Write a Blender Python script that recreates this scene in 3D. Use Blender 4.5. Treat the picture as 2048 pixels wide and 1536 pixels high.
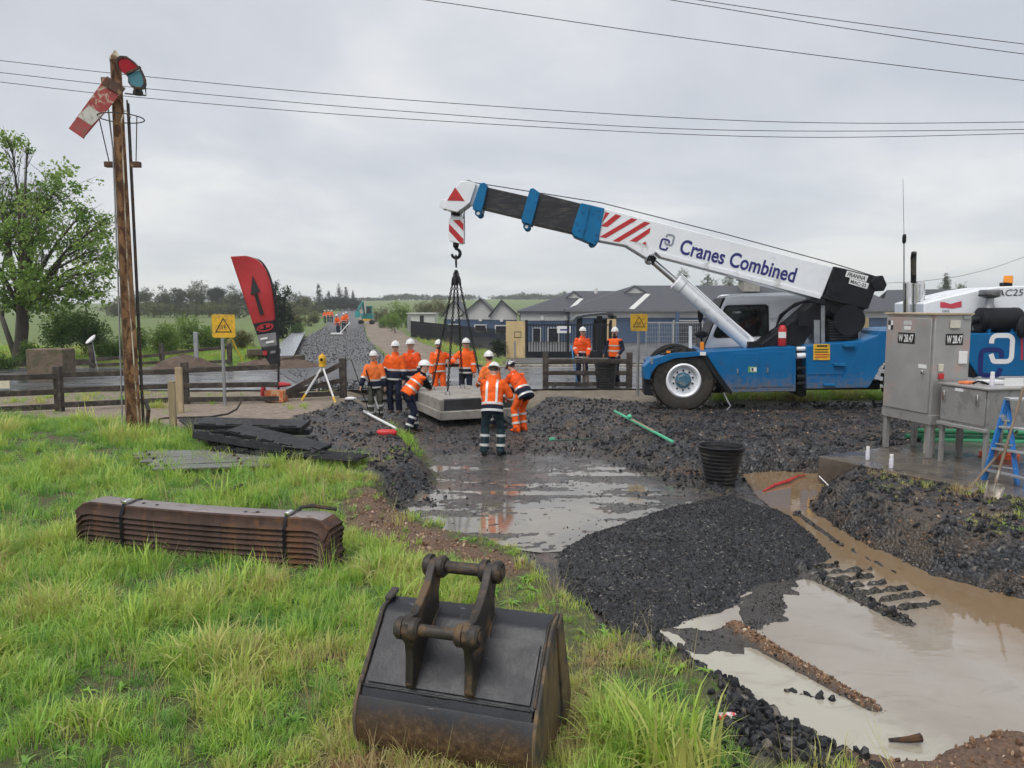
import bpy, bmesh, math, random
import numpy as np
from mathutils import Vector, Matrix
R = math.radians
sc = bpy.context.scene
for o in list(bpy.data.objects):
    bpy.data.objects.remove(o)
C = sc.collection

# ------------------------------------------------------------------ camera, sky, sun, exposure
CAM_Z = 2.5
PITCH = math.atan(156.0 / 1540.0)
cam = bpy.data.cameras.new('camera')
cam.sensor_width = 36.0
cam.lens = 1540.0 / 2048.0 * 36.0
cam.clip_start = 0.05
cam.clip_end = 6000
cam_o = bpy.data.objects.new('camera', cam)
cam_o.location = (0, 0, CAM_Z)
cam_o.rotation_euler = (math.pi / 2 - PITCH, 0, 0)
C.objects.link(cam_o)
sc.camera = cam_o

SUN_EL, SUN_AZ = 58.0, 215.0     # soft light through the cloud, from behind left of the camera
w = bpy.data.worlds.new('World')
sc.world = w
w.use_nodes = True
nt = w.node_tree
nt.nodes.clear()
wo = nt.nodes.new('ShaderNodeOutputWorld')
bg = nt.nodes.new('ShaderNodeBackground')
bg.inputs['Strength'].default_value = 0.1
sky = nt.nodes.new('ShaderNodeTexSky')
sky.sky_type = 'NISHITA'
sky.sun_disc = False
sky.sun_elevation = R(SUN_EL)
sky.sun_rotation = R(SUN_AZ)
tc = nt.nodes.new('ShaderNodeTexCoord')
sep = nt.nodes.new('ShaderNodeSeparateXYZ')
nt.links.new(tc.outputs['Generated'], sep.inputs[0])
def wmath(op, a, b):
    n = nt.nodes.new('ShaderNodeMath'); n.operation = op
    for i, v in enumerate((a, b)):
        if isinstance(v, (int, float)): n.inputs[i].default_value = v
        else: nt.links.new(v, n.inputs[i])
    return n.outputs[0]
zz = wmath('ADD', wmath('MAXIMUM', sep.outputs[2], 0.0), 0.22)
cx = wmath('DIVIDE', sep.outputs[0], zz)
cy = wmath('DIVIDE', sep.outputs[1], zz)
comb = nt.nodes.new('ShaderNodeCombineXYZ')
nt.links.new(cx, comb.inputs[0]); nt.links.new(cy, comb.inputs[1])
n1 = nt.nodes.new('ShaderNodeTexNoise')
n1.inputs['Scale'].default_value = 0.95
n1.inputs['Detail'].default_value = 7
n1.inputs['Roughness'].default_value = 0.53
n1.inputs['Distortion'].default_value = 0.35
nt.links.new(comb.outputs[0], n1.inputs['Vector'])
cr = nt.nodes.new('ShaderNodeValToRGB')
cr.color_ramp.elements[0].position = 0.36
cr.color_ramp.elements[0].color = (0.385, 0.402, 0.437, 1)
cr.color_ramp.elements[1].position = 0.62
cr.color_ramp.elements[1].color = (0.555, 0.555, 0.558, 1)
e = cr.color_ramp.elements.new(0.5); e.color = (0.448, 0.462, 0.496, 1)
nt.links.new(n1.outputs['Fac'], cr.inputs[0])
sc10 = nt.nodes.new('ShaderNodeMix'); sc10.data_type = 'RGBA'; sc10.blend_type = 'MULTIPLY'
sc10.inputs[0].default_value = 1.0
nt.links.new(cr.outputs[0], sc10.inputs[6])
sc10.inputs[7].default_value = (10, 10, 10, 1)
mx = nt.nodes.new('ShaderNodeMix'); mx.data_type = 'RGBA'
mx.inputs[0].default_value = 0.93      # the overcast layer over the clear sky
nt.links.new(sky.outputs[0], mx.inputs[6])
nt.links.new(sc10.outputs[2], mx.inputs[7])
nt.links.new(mx.outputs[2], bg.inputs['Color'])
nt.links.new(bg.outputs[0], wo.inputs[0])

sl = bpy.data.lights.new('sun', 'SUN')
sl.energy = 1.5
sl.angle = R(35)
sl.color = (1.0, 0.965, 0.92)
so = bpy.data.objects.new('sun', sl)
so.rotation_euler = (R(90 - SUN_EL), 0, R(-35))
so.location = (-20, -20, 40)
C.objects.link(so)

sc.view_settings.view_transform = 'Standard'
sc.view_settings.look = 'None'
sc.view_settings.gamma = 1
sc.view_settings.use_curve_mapping = False
sc.view_settings.exposure = 0.64
sc.render.engine = 'CYCLES'
sc.cycles.use_denoising = True
sc.cycles.use_adaptive_sampling = True
sc.cycles.adaptive_threshold = 0.03
sc.cycles.max_bounces = 5
sc.cycles.diffuse_bounces = 2
sc.cycles.glossy_bounces = 3
sc.cycles.transmission_bounces = 4
sc.cycles.volume_bounces = 1
sc.cycles.transparent_max_bounces = 8

# ------------------------------------------------------------------ pixel -> world helpers (survey of the photograph)
SP, CP = math.sin(PITCH), math.cos(PITCH)
def ray(px, py):
    u = (px - 1024.0) / 1540.0; v = (768.0 - py) / 1540.0
    return Vector((u, CP + v * SP, -SP + v * CP))
def on_z(px, py, z=0.0):
    d = ray(px, py); t = (z - CAM_Z) / d.z
    return Vector((d.x * t, d.y * t, z))
def on_y(px, py, Y):
    d = ray(px, py); t = Y / d.y
    return Vector((d.x * t, Y, CAM_Z + d.z * t))
def xz(px, Y):
    return (px - 1024.0) / 1540.0 * Y * 0.999

# ------------------------------------------------------------------ mesh helpers
class MB:
    def __init__(s): s.v = []; s.f = []
    def add(s, vs, fs):
        o = len(s.v); s.v.extend([tuple(v) for v in vs]); s.f.extend([tuple(i + o for i in f) for f in fs]); return s
    def box(s, c, d, rot=None):
        c = Vector(c); h = [x / 2 for x in d]
        vs = [Vector((sx * h[0], sy * h[1], sz * h[2])) for sx in (-1, 1) for sy in (-1, 1) for sz in (-1, 1)]
        if rot is not None:
            m = rot if isinstance(rot, Matrix) else Matrix.Rotation(rot, 3, 'Z')
            vs = [m @ v for v in vs]
        return s.add([v + c for v in vs], [(0, 1, 3, 2), (4, 6, 7, 5), (0, 4, 5, 1), (2, 3, 7, 6), (0, 2, 6, 4), (1, 5, 7, 3)])
    def bar(s, p0, p1, w, t, up=(0, 0, 1)):
        p0 = Vector(p0); p1 = Vector(p1); a = (p1 - p0); L = a.length; a.normalize()
        u = Vector(up); r = a.cross(u)
        if r.length < 1e-4: r = a.cross(Vector((0, 1, 0)))
        r.normalize(); u = r.cross(a)
        m = Matrix((a, r, u)).transposed()
        return s.box((p0 + p1) / 2, (L, w, t), m)
    def prism(s, l0, l1):
        n = len(l0)
        fs = [tuple(range(n)), tuple(range(2 * n - 1, n - 1, -1))]
        fs += [(i, (i + 1) % n, n + (i + 1) % n, n + i) for i in range(n)]
        return s.add(list(l0) + list(l1), fs)
    def loft(s, rings, cap=True):
        n = len(rings[0]); vs = [p for r in rings for p in r]; fs = []
        for k in range(len(rings) - 1):
            for i in range(n):
                a = k * n + i; b = k * n + (i + 1) % n
                fs.append((a, b, b + n, a + n))
        if cap:
            fs.append(tuple(range(n - 1, -1, -1)))
            fs.append(tuple(range((len(rings) - 1) * n, len(rings) * n)))
        return s.add(vs, fs)
    def tube(s, pts, r, n=8, cap=True):
        pts = [Vector(p) for p in pts]
        rs = r if isinstance(r, (list, tuple)) else [r] * len(pts)
        rings = []; prev = None
        for i, p in enumerate(pts):
            a = (pts[min(i + 1, len(pts) - 1)] - pts[max(i - 1, 0)]).normalized()
            if prev is None:
                u = a.cross(Vector((0, 0, 1)))
                if u.length < 1e-3: u = a.cross(Vector((0, 1, 0)))
            else:
                u = prev - a * prev.dot(a)
                if u.length < 1e-5: u = a.cross(Vector((0, 1, 0.3)))
            u.normalize(); prev = u; v = a.cross(u)
            rings.append([p + (u * math.cos(2 * math.pi * k / n) + v * math.sin(2 * math.pi * k / n)) * rs[i] for k in range(n)])
        return s.loft(rings, cap)
    def cyl(s, p0, p1, r0, r1=None, n=16):
        return s.tube([p0, p1], [r0, r0 if r1 is None else r1], n)
    def ell(s, c, r, nu=14, nv=9, rot=None):
        c = Vector(c); vs = []; fs = []
        for j in range(1, nv):
            t = math.pi * j / nv
            for i in range(nu):
                a = 2 * math.pi * i / nu
                vs.append(Vector((r[0] * math.sin(t) * math.cos(a), r[1] * math.sin(t) * math.sin(a), r[2] * math.cos(t))))
        top = len(vs); vs.append(Vector((0, 0, r[2]))); vs.append(Vector((0, 0, -r[2])))
        for j in range(nv - 2):
            for i in range(nu):
                a = j * nu + i; b = j * nu + (i + 1) % nu
                fs.append((a, a + nu, b + nu, b))
        for i in range(nu):
            fs.append((top, i, (i + 1) % nu))
            fs.append((top + 1, (nv - 2) * nu + (i + 1) % nu, (nv - 2) * nu + i))
        if rot is not None: vs = [rot @ v for v in vs]
        return s.add([v + c for v in vs], fs)
    def lathe(s, prof, c=(0, 0, 0), axis=(0, 0, 1), n=24, cap=True):
        c = Vector(c); a = Vector(axis).normalized()
        u = a.cross(Vector((0, 0, 1)))
        if u.length < 1e-3: u = Vector((1, 0, 0))
        u.normalize(); v = a.cross(u)
        rings = [[c + a * h + (u * math.cos(2 * math.pi * k / n) + v * math.sin(2 * math.pi * k / n)) * r for k in range(n)] for r, h in prof]
        return s.loft(rings, cap)
    def build(s, name, mat, parent=None, local=False, bevel=0, sharp=38, smooth=True):
        vs = s.v
        if parent is not None and not local:
            inv = T[parent.name].inverted()
            vs = [tuple(inv @ Vector(v)) for v in vs]
        me = bpy.data.meshes.new(name)
        me.from_pydata(vs, [], s.f)
        me.validate()
        bm = bmesh.new(); bm.from_mesh(me)
        bmesh.ops.recalc_face_normals(bm, faces=bm.faces)
        bm.to_mesh(me); bm.free()
        return finish(name, me, mat, parent, bevel, sharp, smooth)
T = {}
def finish(name, me, mat, parent=None, bevel=0, sharp=38, smooth=True):
    if mat is not None:
        me.materials.append(mat)
    if smooth:
        me.polygons.foreach_set('use_smooth', [True] * len(me.polygons))
        try: me.set_sharp_from_angle(angle=R(sharp))
        except Exception: pass
    o = bpy.data.objects.new(name, me)
    C.objects.link(o)
    if parent is not None:
        o.parent = parent; T[o.name] = T[parent.name]
    else:
        T[o.name] = Matrix.Identity(4)
    if bevel:
        m = o.modifiers.new('bevel', 'BEVEL'); m.width = bevel; m.segments = 2; m.limit_method = 'ANGLE'; m.angle_limit = R(35)
    return o
def tag(o, label=None, cat=None, group=None, kind=None):
    if label: o['label'] = label
    if cat: o['category'] = cat
    if group: o['group'] = group
    if kind: o['kind'] = kind
    return o
def thing(name, label, cat, loc=(0, 0, 0), rotz=0.0, group=None):
    o = bpy.data.objects.new(name, None)
    o.empty_display_size = 0.2
    C.objects.link(o)
    o.location = loc; o.rotation_euler = (0, 0, rotz)
    T[o.name] = Matrix.Translation(Vector(loc)) @ Matrix.Rotation(rotz, 4, 'Z')
    return tag(o, label, cat, group)
def single(name, mb, mat, label, cat, loc=(0, 0, 0), group=None, bevel=0, sharp=38):
    """a thing that is one mesh, its origin at loc (vertices given in world)"""
    mb.v = [tuple(Vector(v) - Vector(loc)) for v in mb.v]
    o = mb.build(name, mat, None, True, bevel, sharp)
    o.location = loc
    return tag(o, label, cat, group)
def copy_tree(o, parent=None):
    c = o.copy(); C.objects.link(c)
    if parent is not None: c.parent = parent
    for ch in list(o.children): copy_tree(ch, c)
    return c

# ------------------------------------------------------------------ materials
MATS = {}
class NT:
    """small wrapper for building node trees"""
    def __init__(s, m): s.t = m.node_tree; s.n = s.t.nodes; s.l = s.t.links
    def new(s, typ, **kw):
        n = s.n.new(typ)
        for k, v in kw.items(): setattr(n, k, v)
        return n
    def put(s, sock, v):
        if v is None: return
        if isinstance(v, bpy.types.NodeSocket): s.l.new(v, sock)
        elif isinstance(v, (tuple, list)) and len(v) == 3 and sock.type == 'RGBA': sock.default_value = (*v, 1)
        else: sock.default_value = v
    def noise(s, vec, scale, detail=4, rough=0.55, dist=0.0):
        n = s.new('ShaderNodeTexNoise'); s.put(n.inputs['Vector'], vec)
        n.inputs['Scale'].default_value = scale; n.inputs['Detail'].default_value = detail
        n.inputs['Roughness'].default_value = rough; n.inputs['Distortion'].default_value = dist
        return n.outputs['Fac']
    def voro(s, vec, scale, out='Distance', feature='F1'):
        n = s.new('ShaderNodeTexVoronoi'); n.feature = feature; s.put(n.inputs['Vector'], vec)
        n.inputs['Scale'].default_value = scale
        return n.outputs[out]
    def ramp(s, fac, stops):
        n = s.new('ShaderNodeValToRGB'); s.put(n.inputs[0], fac)
        el = n.color_ramp.elements
        while len(el) < len(stops): el.new(0.5)
        for e_, (p, c) in zip(el, stops):
            e_.position = p; e_.color = (*c, 1) if len(c) == 3 else c
        return n.outputs[0]
    def rng(s, v, a, b, c=0.0, d=1.0):
        n = s.new('ShaderNodeMapRange'); s.put(n.inputs[0], v)
        for i, x in enumerate((a, b, c, d)): s.put(n.inputs[i + 1], x)
        return n.outputs[0]
    def mix(s, f, a, b, mode='MIX'):
        n = s.new('ShaderNodeMix'); n.data_type = 'RGBA'; n.blend_type = mode
        s.put(n.inputs[0], f); s.put(n.inputs[6], a); s.put(n.inputs[7], b)
        return n.outputs[2]
    def mixf(s, f, a, b):
        n = s.new('ShaderNodeMix'); s.put(n.inputs[0], f); s.put(n.inputs[2], a); s.put(n.inputs[3], b)
        return n.outputs[0]
    def math(s, op, a, b=None):
        n = s.new('ShaderNodeMath'); n.operation = op; s.put(n.inputs[0], a); s.put(n.inputs[1], b)
        return n.outputs[0]
    def bump(s, h, strength=0.3, dist=0.02):
        n = s.new('ShaderNodeBump'); s.put(n.inputs['Height'], h)
        n.inputs['Strength'].default_value = strength; n.inputs['Distance'].default_value = dist
        return n.outputs[0]
    def attr(s, name, typ='GEOMETRY'):
        n = s.new('ShaderNodeAttribute'); n.attribute_name = name; n.attribute_type = typ
        return n
    def mapping(s, vec, scale=(1, 1, 1), rot=(0, 0, 0)):
        n = s.new('ShaderNodeMapping'); s.put(n.inputs[0], vec)
        n.inputs['Scale'].default_value = scale; n.inputs['Rotation'].default_value = rot
        return n.outputs[0]
def newmat(name):
    m = bpy.data.materials.new(name); m.use_nodes = True
    k = NT(m); b = k.n['Principled BSDF']
    t = k.new('ShaderNodeTexCoord')
    return m, k, b, t.outputs['Object']
def M(name, col, rough=0.5, metal=0.0, var=0.18, scale=4.0, bump=0.0, bscale=60.0, col2=None, amt2=0.5, sc2=6.0, coat=0.0, spec=0.5, stretch=(1, 1, 1)):
    """paint / metal / wood with uneven tone, patches of a second colour, and relief"""
    if name in MATS: return MATS[name]
    m, k, b, oc = newmat(name)
    v = k.mapping(oc, stretch)
    n = k.noise(v, scale, 6, 0.6)
    lo = tuple(max(0, c * (1 - var)) for c in col); hi = tuple(min(1, c * (1 + var)) for c in col)
    c = k.ramp(n, [(0.3, lo), (0.7, hi)])
    ro = k.rng(k.noise(v, scale * 2.3, 5), 0.3, 0.7, max(0.02, rough - 0.1), min(1, rough + 0.12))
    if col2 is not None:
        f = k.noise(v, sc2, 8, 0.65, 0.4)
        f = k.rng(f, 0.62 - amt2 * 0.35, 0.70 - amt2 * 0.35)
        c = k.mix(f, c, col2)
        ro = k.mixf(f, ro, min(1.0, rough + 0.25))
    k.put(b.inputs['Base Color'], c)
    k.put(b.inputs['Roughness'], ro)
    b.inputs['Metallic'].default_value = metal
    b.inputs['Specular IOR Level'].default_value = spec
    if coat:
        b.inputs['Coat Weight'].default_value = coat; b.inputs['Coat Roughness'].default_value = 0.12
    if bump:
        k.put(b.inputs['Normal'], k.bump(k.noise(v, bscale, 5, 0.65), bump, 0.01))
    MATS[name] = m
    return m

# ------------------------------------------------------------------ numpy noise and polygons
def _hash(ix, iy, seed):
    h = (ix.astype(np.int64) * 374761393 + iy.astype(np.int64) * 668265263 + seed * 974711) & 0xffffffff
    h = ((h ^ (h >> 13)) * 1274126177) & 0xffffffff
    h = h ^ (h >> 16)
    return (h & 0xffff) / 65535.0
def vnoise(x, y, seed=0):
    ix = np.floor(x); iy = np.floor(y); fx = x - ix; fy = y - iy
    fx = fx * fx * (3 - 2 * fx); fy = fy * fy * (3 - 2 * fy)
    a = _hash(ix, iy, seed); b = _hash(ix + 1, iy, seed); c = _hash(ix, iy + 1, seed); d = _hash(ix + 1, iy + 1, seed)
    return (a * (1 - fx) + b * fx) * (1 - fy) + (c * (1 - fx) + d * fx) * fy
def fbm(x, y, octv=4, seed=0):
    r = 0; a = 0.5; t = 0
    for i in range(octv):
        r = r + a * vnoise(x * 2 ** i, y * 2 ** i, seed + i * 7); t += a; a *= 0.5
    return r / t - 0.5
def sdist(x, y, poly):
    """signed distance to a polygon, negative inside"""
    p = np.array([(q[0], q[1]) for q in poly], float)
    if x.size > 500:      # far points need no exact distance
        lo = p.min(0) - 2.5; hi = p.max(0) + 2.5
        near_ = (x > lo[0]) & (x < hi[0]) & (y > lo[1]) & (y < hi[1])
        if not near_.all():
            out = np.full(x.shape, 9.0)
            if near_.any(): out[near_] = sdist(x[near_], y[near_], poly) if near_.sum() < x.size else 0
            return out
    n = len(p); d = np.full(x.shape, 1e9); inside = np.zeros(x.shape, bool)
    for i in range(n):
        ax, ay = p[i]; bx, by = p[(i + 1) % n]
        ex, ey = bx - ax, by - ay
        t = np.clip(((x - ax) * ex + (y - ay) * ey) / (ex * ex + ey * ey + 1e-12), 0, 1)
        d = np.minimum(d, (x - ax - t * ex) ** 2 + (y - ay - t * ey) ** 2)
        c = ((ay > y) != (by > y)) & (x < (bx - ax) * (y - ay) / (by - ay + 1e-12) + ax)
        inside ^= c
    d = np.sqrt(d)
    return np.where(inside, -d, d)
def segdist(x, y, a, b):
    ex, ey = b[0] - a[0], b[1] - a[1]
    t = np.clip(((x - a[0]) * ex + (y - a[1]) * ey) / (ex * ex + ey * ey + 1e-12), 0, 1)
    return np.sqrt((x - a[0] - t * ex) ** 2 + (y - a[1] - t * ey) ** 2), t
def sstep(a, b, x):
    t = np.clip((x - a) / (b - a), 0, 1)
    return t * t * (3 - 2 * t)
def pz(lst, z):
    return [tuple(on_z(a, b, z)[:2]) for a, b in lst]
# ------------------------------------------------------------------ the lie of the land
TRENCH = pz([(735, 806), (752, 835), (800, 868), (838, 885), (866, 928), (884, 962), (845, 985), (795, 1003), (812, 1045), (900, 1085),
             (1000, 1112), (1085, 1140), (1180, 1235), (1280, 1310), (1335, 1300), (1400, 1345), (1480, 1405), (1554, 1450), (1640, 1510), (1690, 1540),
             (1760, 1540), (1850, 1508), (1990, 1478), (2048, 1470), (2330, 1440), (2400, 1330), (2048, 1190), (1850, 1140), (1700, 1066), (1612, 1012),
             (1650, 972), (1640, 940), (1560, 936), (1490, 942), (1375, 955), (1300, 938), (1210, 903), (1110, 868), (1072, 850), (1040, 806)], -0.32)
BAL_L = pz([(585, 832), (640, 822), (700, 800), (740, 795), (790, 860), (860, 905), (890, 970), (800, 975), (735, 945), (720, 920), (640, 890), (600, 870)], 0)
BAL_R = pz([(1035, 800), (1120, 795), (1300, 806), (1470, 812), (1760, 806), (2400, 800), (2600, 900), (2600, 1300), (2048, 1170), (1690, 1050), (1600, 1000),
            (1640, 940), (1500, 930), (1380, 945), (1210, 890), (1100, 860)], 0)
BAL_N = pz([(1210, 1255), (1290, 1275), (1350, 1270), (1480, 1380), (1640, 1490), (1750, 1560), (1500, 1590), (1440, 1440), (1400, 1370), (1300, 1320)], -0.1)
DIRT_1 = pz([(690, 1015), (740, 975), (800, 985), (835, 1045), (930, 1085), (1060, 1122), (1010, 1150), (900, 1120), (760, 1100), (700, 1065)], 0)
DIRT_2 = pz([(1690, 1560), (1780, 1515), (1850, 1490), (2048, 1452), (2400, 1420), (2600, 1620), (1690, 1640)], -0.15)
PATH = pz([(-400, 838), (60, 832), (260, 852), (400, 862), (560, 838), (655, 832), (650, 800), (560, 800), (300, 806), (-400, 812)], 0)
_a = on_z(1637, 912, 0.05); _d = (on_z(1788, 943, 0.05) - _a).normalized(); _e = Vector((-_d.y, _d.x, 0))
SLABP = [tuple((_a + _d * u + _e * v)[:2]) for u, v in ((0, 0), (4.3, 0), (4.3, 4.2), (0, 4.2))]
PILEP = pz([(380, 835), (640, 835), (730, 915), (640, 925), (420, 900)], 0.0)
BUCKP = pz([(716, 1500), (1064, 1566), (1140, 1400), (800, 1340)], 0.0)
LUSHP = pz([(1200, 1300), (1290, 1330), (1430, 1390), (1470, 1500), (1500, 1600), (1180, 1600), (1150, 1480)], 0.0)
STRIPP = pz([(265, 905), (480, 900), (560, 915), (550, 940), (300, 942)], 0.0)
FLOOR_B = -0.325
WATER_A = -0.405
CHAN = pz([(1478, 948), (1560, 940), (1642, 945), (1652, 975), (1616, 1014), (1702, 1070), (1852, 1146), (2048, 1196), (2400, 1330), (2400, 1420), (2048, 1290), (1900, 1222), (1760, 1160), (1650, 1098), (1580, 1048), (1520, 1000)], -0.40)
RIDGES = [((1470, 1262), (1745, 1415), 0.085, 0.10, 'brown'), ((1590, 1132), (1815, 1246), 0.10, 0.09, 'dark'),
          ((1620, 1150), (1742, 1140), 0.032, 0.065, 'dark'), ((1640, 1165), (1745, 1154), 0.032, 0.065, 'dark'), ((1675, 1177), (1770, 1166), 0.032, 0.065, 'dark'),
          ((1722, 1188), (1812, 1178), 0.032, 0.065, 'dark'), ((1765, 1202), (1850, 1189), 0.032, 0.065, 'dark'), ((1803, 1218), (1875, 1208), 0.032, 0.065, 'dark'),
          ((1627, 1137), (1676, 1133), 0.032, 0.065, 'dark'), ((1590, 1025), (1680, 1090), 0.05, 0.05, 'dark'), ((1700, 1100), (1800, 1150), 0.03, 0.04, 'dark'),
          ((1395, 965), (1500, 1030), 0.22, 0.12, 'dark'), ((1690, 1405), (1560, 1380), 0.02, 0.02, 'dark')]
RID = [(tuple(on_z(*a, WATER_A)[:2]), tuple(on_z(*b, WATER_A)[:2]), wd, ht, kind) for a, b, wd, ht, kind in RIDGES]
_memo = {}
def fields_exact(x, y):
    """height, and how much of each surface lies at a point: ballast, mud, dirt, brown ridge, path"""
    n1 = fbm(x * 0.9, y * 0.9, 4, 3); n2 = fbm(x * 3.1, y * 3.1, 4, 11); n3 = fbm(x * 11, y * 11, 3, 23)
    nfine = fbm(x * 30, y * 30, 2, 41)
    tr = sdist(x, y, TRENCH) + n2 * 0.16 + n3 * 0.05
    base = 0.05 * n1 + 0.02 * n2
    far = sstep(60, 700, y)
    base = base + far * (6.0 * np.exp(-((x - 60) / 420.0) ** 2) + 1.5) + sstep(300, 1500, y) * 8 * (0.5 + fbm(x / 300, y / 300, 3, 5))
    # ballast shoulder to the right stands a little proud
    bl = np.minimum(sdist(x, y, BAL_L), np.minimum(sdist(x, y, BAL_R), sdist(x, y, BAL_N))) + n2 * 0.35 + n3 * 0.1
    ballast = sstep(0.12, -0.12, bl)
    near = sstep(8.5, 7.7, y - 1.2 * sstep(2.3, 3.1, x))
    floor = FLOOR_B - 0.125 * near
    xx = x + 0.35 * y
    streak = fbm(xx * 1.1 + n2, y * 4.0, 4, 31)
    floor = floor + (1 - near) * (0.055 * streak + 0.02 * n3 + 0.01 * nfine) + near * (0.012 * n2 + 0.006 * n3)
    floor = floor + 0.05 * sstep(13.3, 14.6, y)
    floor = floor + near * 0.06 * sstep(0.30, -0.05, sdist(x, y, pz([(1350, 1262), (1470, 1262), (1520, 1180), (1600, 1150), (1560, 1230), (1470, 1290), (1380, 1290)], WATER_A)) + n2 * 0.55 + n3 * 0.12)
    chan = sstep(0.12, -0.10, sdist(x, y, CHAN) + n3 * 0.12)
    floor = floor * (1 - chan) + (-0.475 + 0.02 * n2) * chan
    wd = 0.42 + 0.12 * sstep(1.0, 4.0, x) + 0.28 * sstep(11.0, 14.0, y)
    bank = sstep(0.0, 1.0, tr / wd)
    z = floor * (1 - bank) + (base + (0.07 + 0.03 * sstep(13.0, 11.0, y) * sstep(2.5, 4, x)) * ballast * (0.6 + n2)) * bank
    dirt = np.maximum(sstep(0.12, -0.12, sdist(x, y, DIRT_1) + n2 * 0.4), sstep(0.12, -0.12, sdist(x, y, DIRT_2) + n2 * 0.2))
    brown = np.zeros_like(x)
    mud = sstep(0.15, -0.15, tr + n3 * 0.2); ballast = ballast * (1 - sstep(0.05, -0.15, tr) * (0.2 + 0.8 * chan)); ballast = np.maximum(ballast, sstep(0.0, -0.2, tr) * sstep(13.9, 14.6, y + 1.5 * n2) * 0.8)
    for a, b, w_, ht, kind in RID:
        d, t = segdist(x, y, a, b)
        p = np.exp(-((d + n3 * 0.05) / w_) ** 2) * (1 - (0.45 if w_ > .05 else 0.1) * t)
        z = np.maximum(z, np.where(p > 0.02, floor + (WATER_A - floor + ht) * p + 0.02 * n3 * p, -9))
        if kind == 'brown': brown = np.maximum(brown, sstep(0.3, 0.6, p))
        else: ballast = np.maximum(ballast, sstep(0.3, 0.6, p)); mud = mud * (1 - sstep(0.3, 0.6, p))
    # the bank of ballast between the pool and the tub; lumpy gravel
    z = z + ballast * (0.025 * n3 + 0.015 * nfine) + dirt * (0.10 * np.maximum(0, n2 + 0.15) + 0.04 * n3)
    lower = sstep(0.55, 0.1, tr / wd) * sstep(-0.05, 0.1, tr) * sstep(1.5, 2.5, x) * sstep(14, 12, y)
    dirt = np.maximum(dirt, lower * sstep(-0.05, 0.1, n2))
    path = np.maximum(sstep(0.15, -0.15, sdist(x, y, PATH) + n2 * 0.2), sstep(17.6, 18.4, y + n1) * sstep(33.2, 32.2, y + n2) * (0.75 + 0.5 * n2))
    path = np.clip(path, 0, 1) * (1 - sstep(0.3, -0.1, tr)) * (1 - sstep(4.6, 5.4, x) * sstep(19.5, 20.2, y) * sstep(23.0, 22.4, y))
    z = np.where(sdist(x, y, SLABP) < 0.22, np.minimum(z, 0.015), z)
    return dict(z=z, ballast=ballast * (1 - brown), mud=mud, dirt=dirt, brown=brown, path=path, tr=tr, n1=n1, n2=n2)

def axis_pts(lo, hi, step, outer_lo, outer_hi, g=1.13):
    a = list(np.arange(lo, hi, step)); s = step; v = lo
    left = []
    while v > outer_lo:
        s *= g; v -= s; left.append(v)
    s = step; v = a[-1]; right = []
    while v < outer_hi:
        s *= g; v += s; right.append(v)
    return np.array(left[::-1] + a + right)
xs = axis_pts(-8.0, 9.0, 0.045, -800, 800)
ys = axis_pts(2.6, 21.5, 0.045, -60, 900)
GX, GY = np.meshgrid(xs, ys)
F = fields_exact(GX.ravel(), GY.ravel())
_FG = {k_: v_.reshape(len(ys), len(xs)) for k_, v_ in F.items()}
def fields(x, y):
    """the same, read off the ground mesh"""
    i = np.clip(np.searchsorted(xs, x) - 1, 0, len(xs) - 2); j = np.clip(np.searchsorted(ys, y) - 1, 0, len(ys) - 2)
    fx = np.clip((x - xs[i]) / (xs[i + 1] - xs[i]), 0, 1); fy = np.clip((y - ys[j]) / (ys[j + 1] - ys[j]), 0, 1)
    return {k_: (g_[j, i] * (1 - fx) + g_[j, i + 1] * fx) * (1 - fy) + (g_[j + 1, i] * (1 - fx) + g_[j + 1, i + 1] * fx) * fy for k_, g_ in _FG.items()}
def height(X, Y):
    return float(fields(np.array([float(X)]), np.array([float(Y)]))['z'][0])
nx, ny = len(xs), len(ys)
co = np.stack([GX.ravel(), GY.ravel(), F['z']], 1).astype(np.float32)
ii = (np.arange(ny - 1)[:, None] * nx + np.arange(nx - 1)[None, :]).ravel()
quads = np.stack([ii, ii + 1, ii + nx + 1, ii + nx], 1).astype(np.int32)
def np_mesh(name, co, faces):
    me = bpy.data.meshes.new(name)
    me.vertices.add(len(co)); me.vertices.foreach_set('co', np.ascontiguousarray(co, np.float32).ravel())
    k = faces.shape[1]
    me.loops.add(faces.size); me.loops.foreach_set('vertex_index', np.ascontiguousarray(faces, np.int32).ravel())
    me.polygons.add(len(faces)); me.polygons.foreach_set('loop_start', np.arange(0, faces.size, k, dtype=np.int32))
    me.update(calc_edges=True); me.validate()
    return me
gme = np_mesh('ground', co, quads)
for nm in ('ballast', 'mud', 'dirt', 'brown', 'path'):
    a = gme.attributes.new(nm, 'FLOAT', 'POINT'); a.data.foreach_set('value', F[nm].astype(np.float32))

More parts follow.
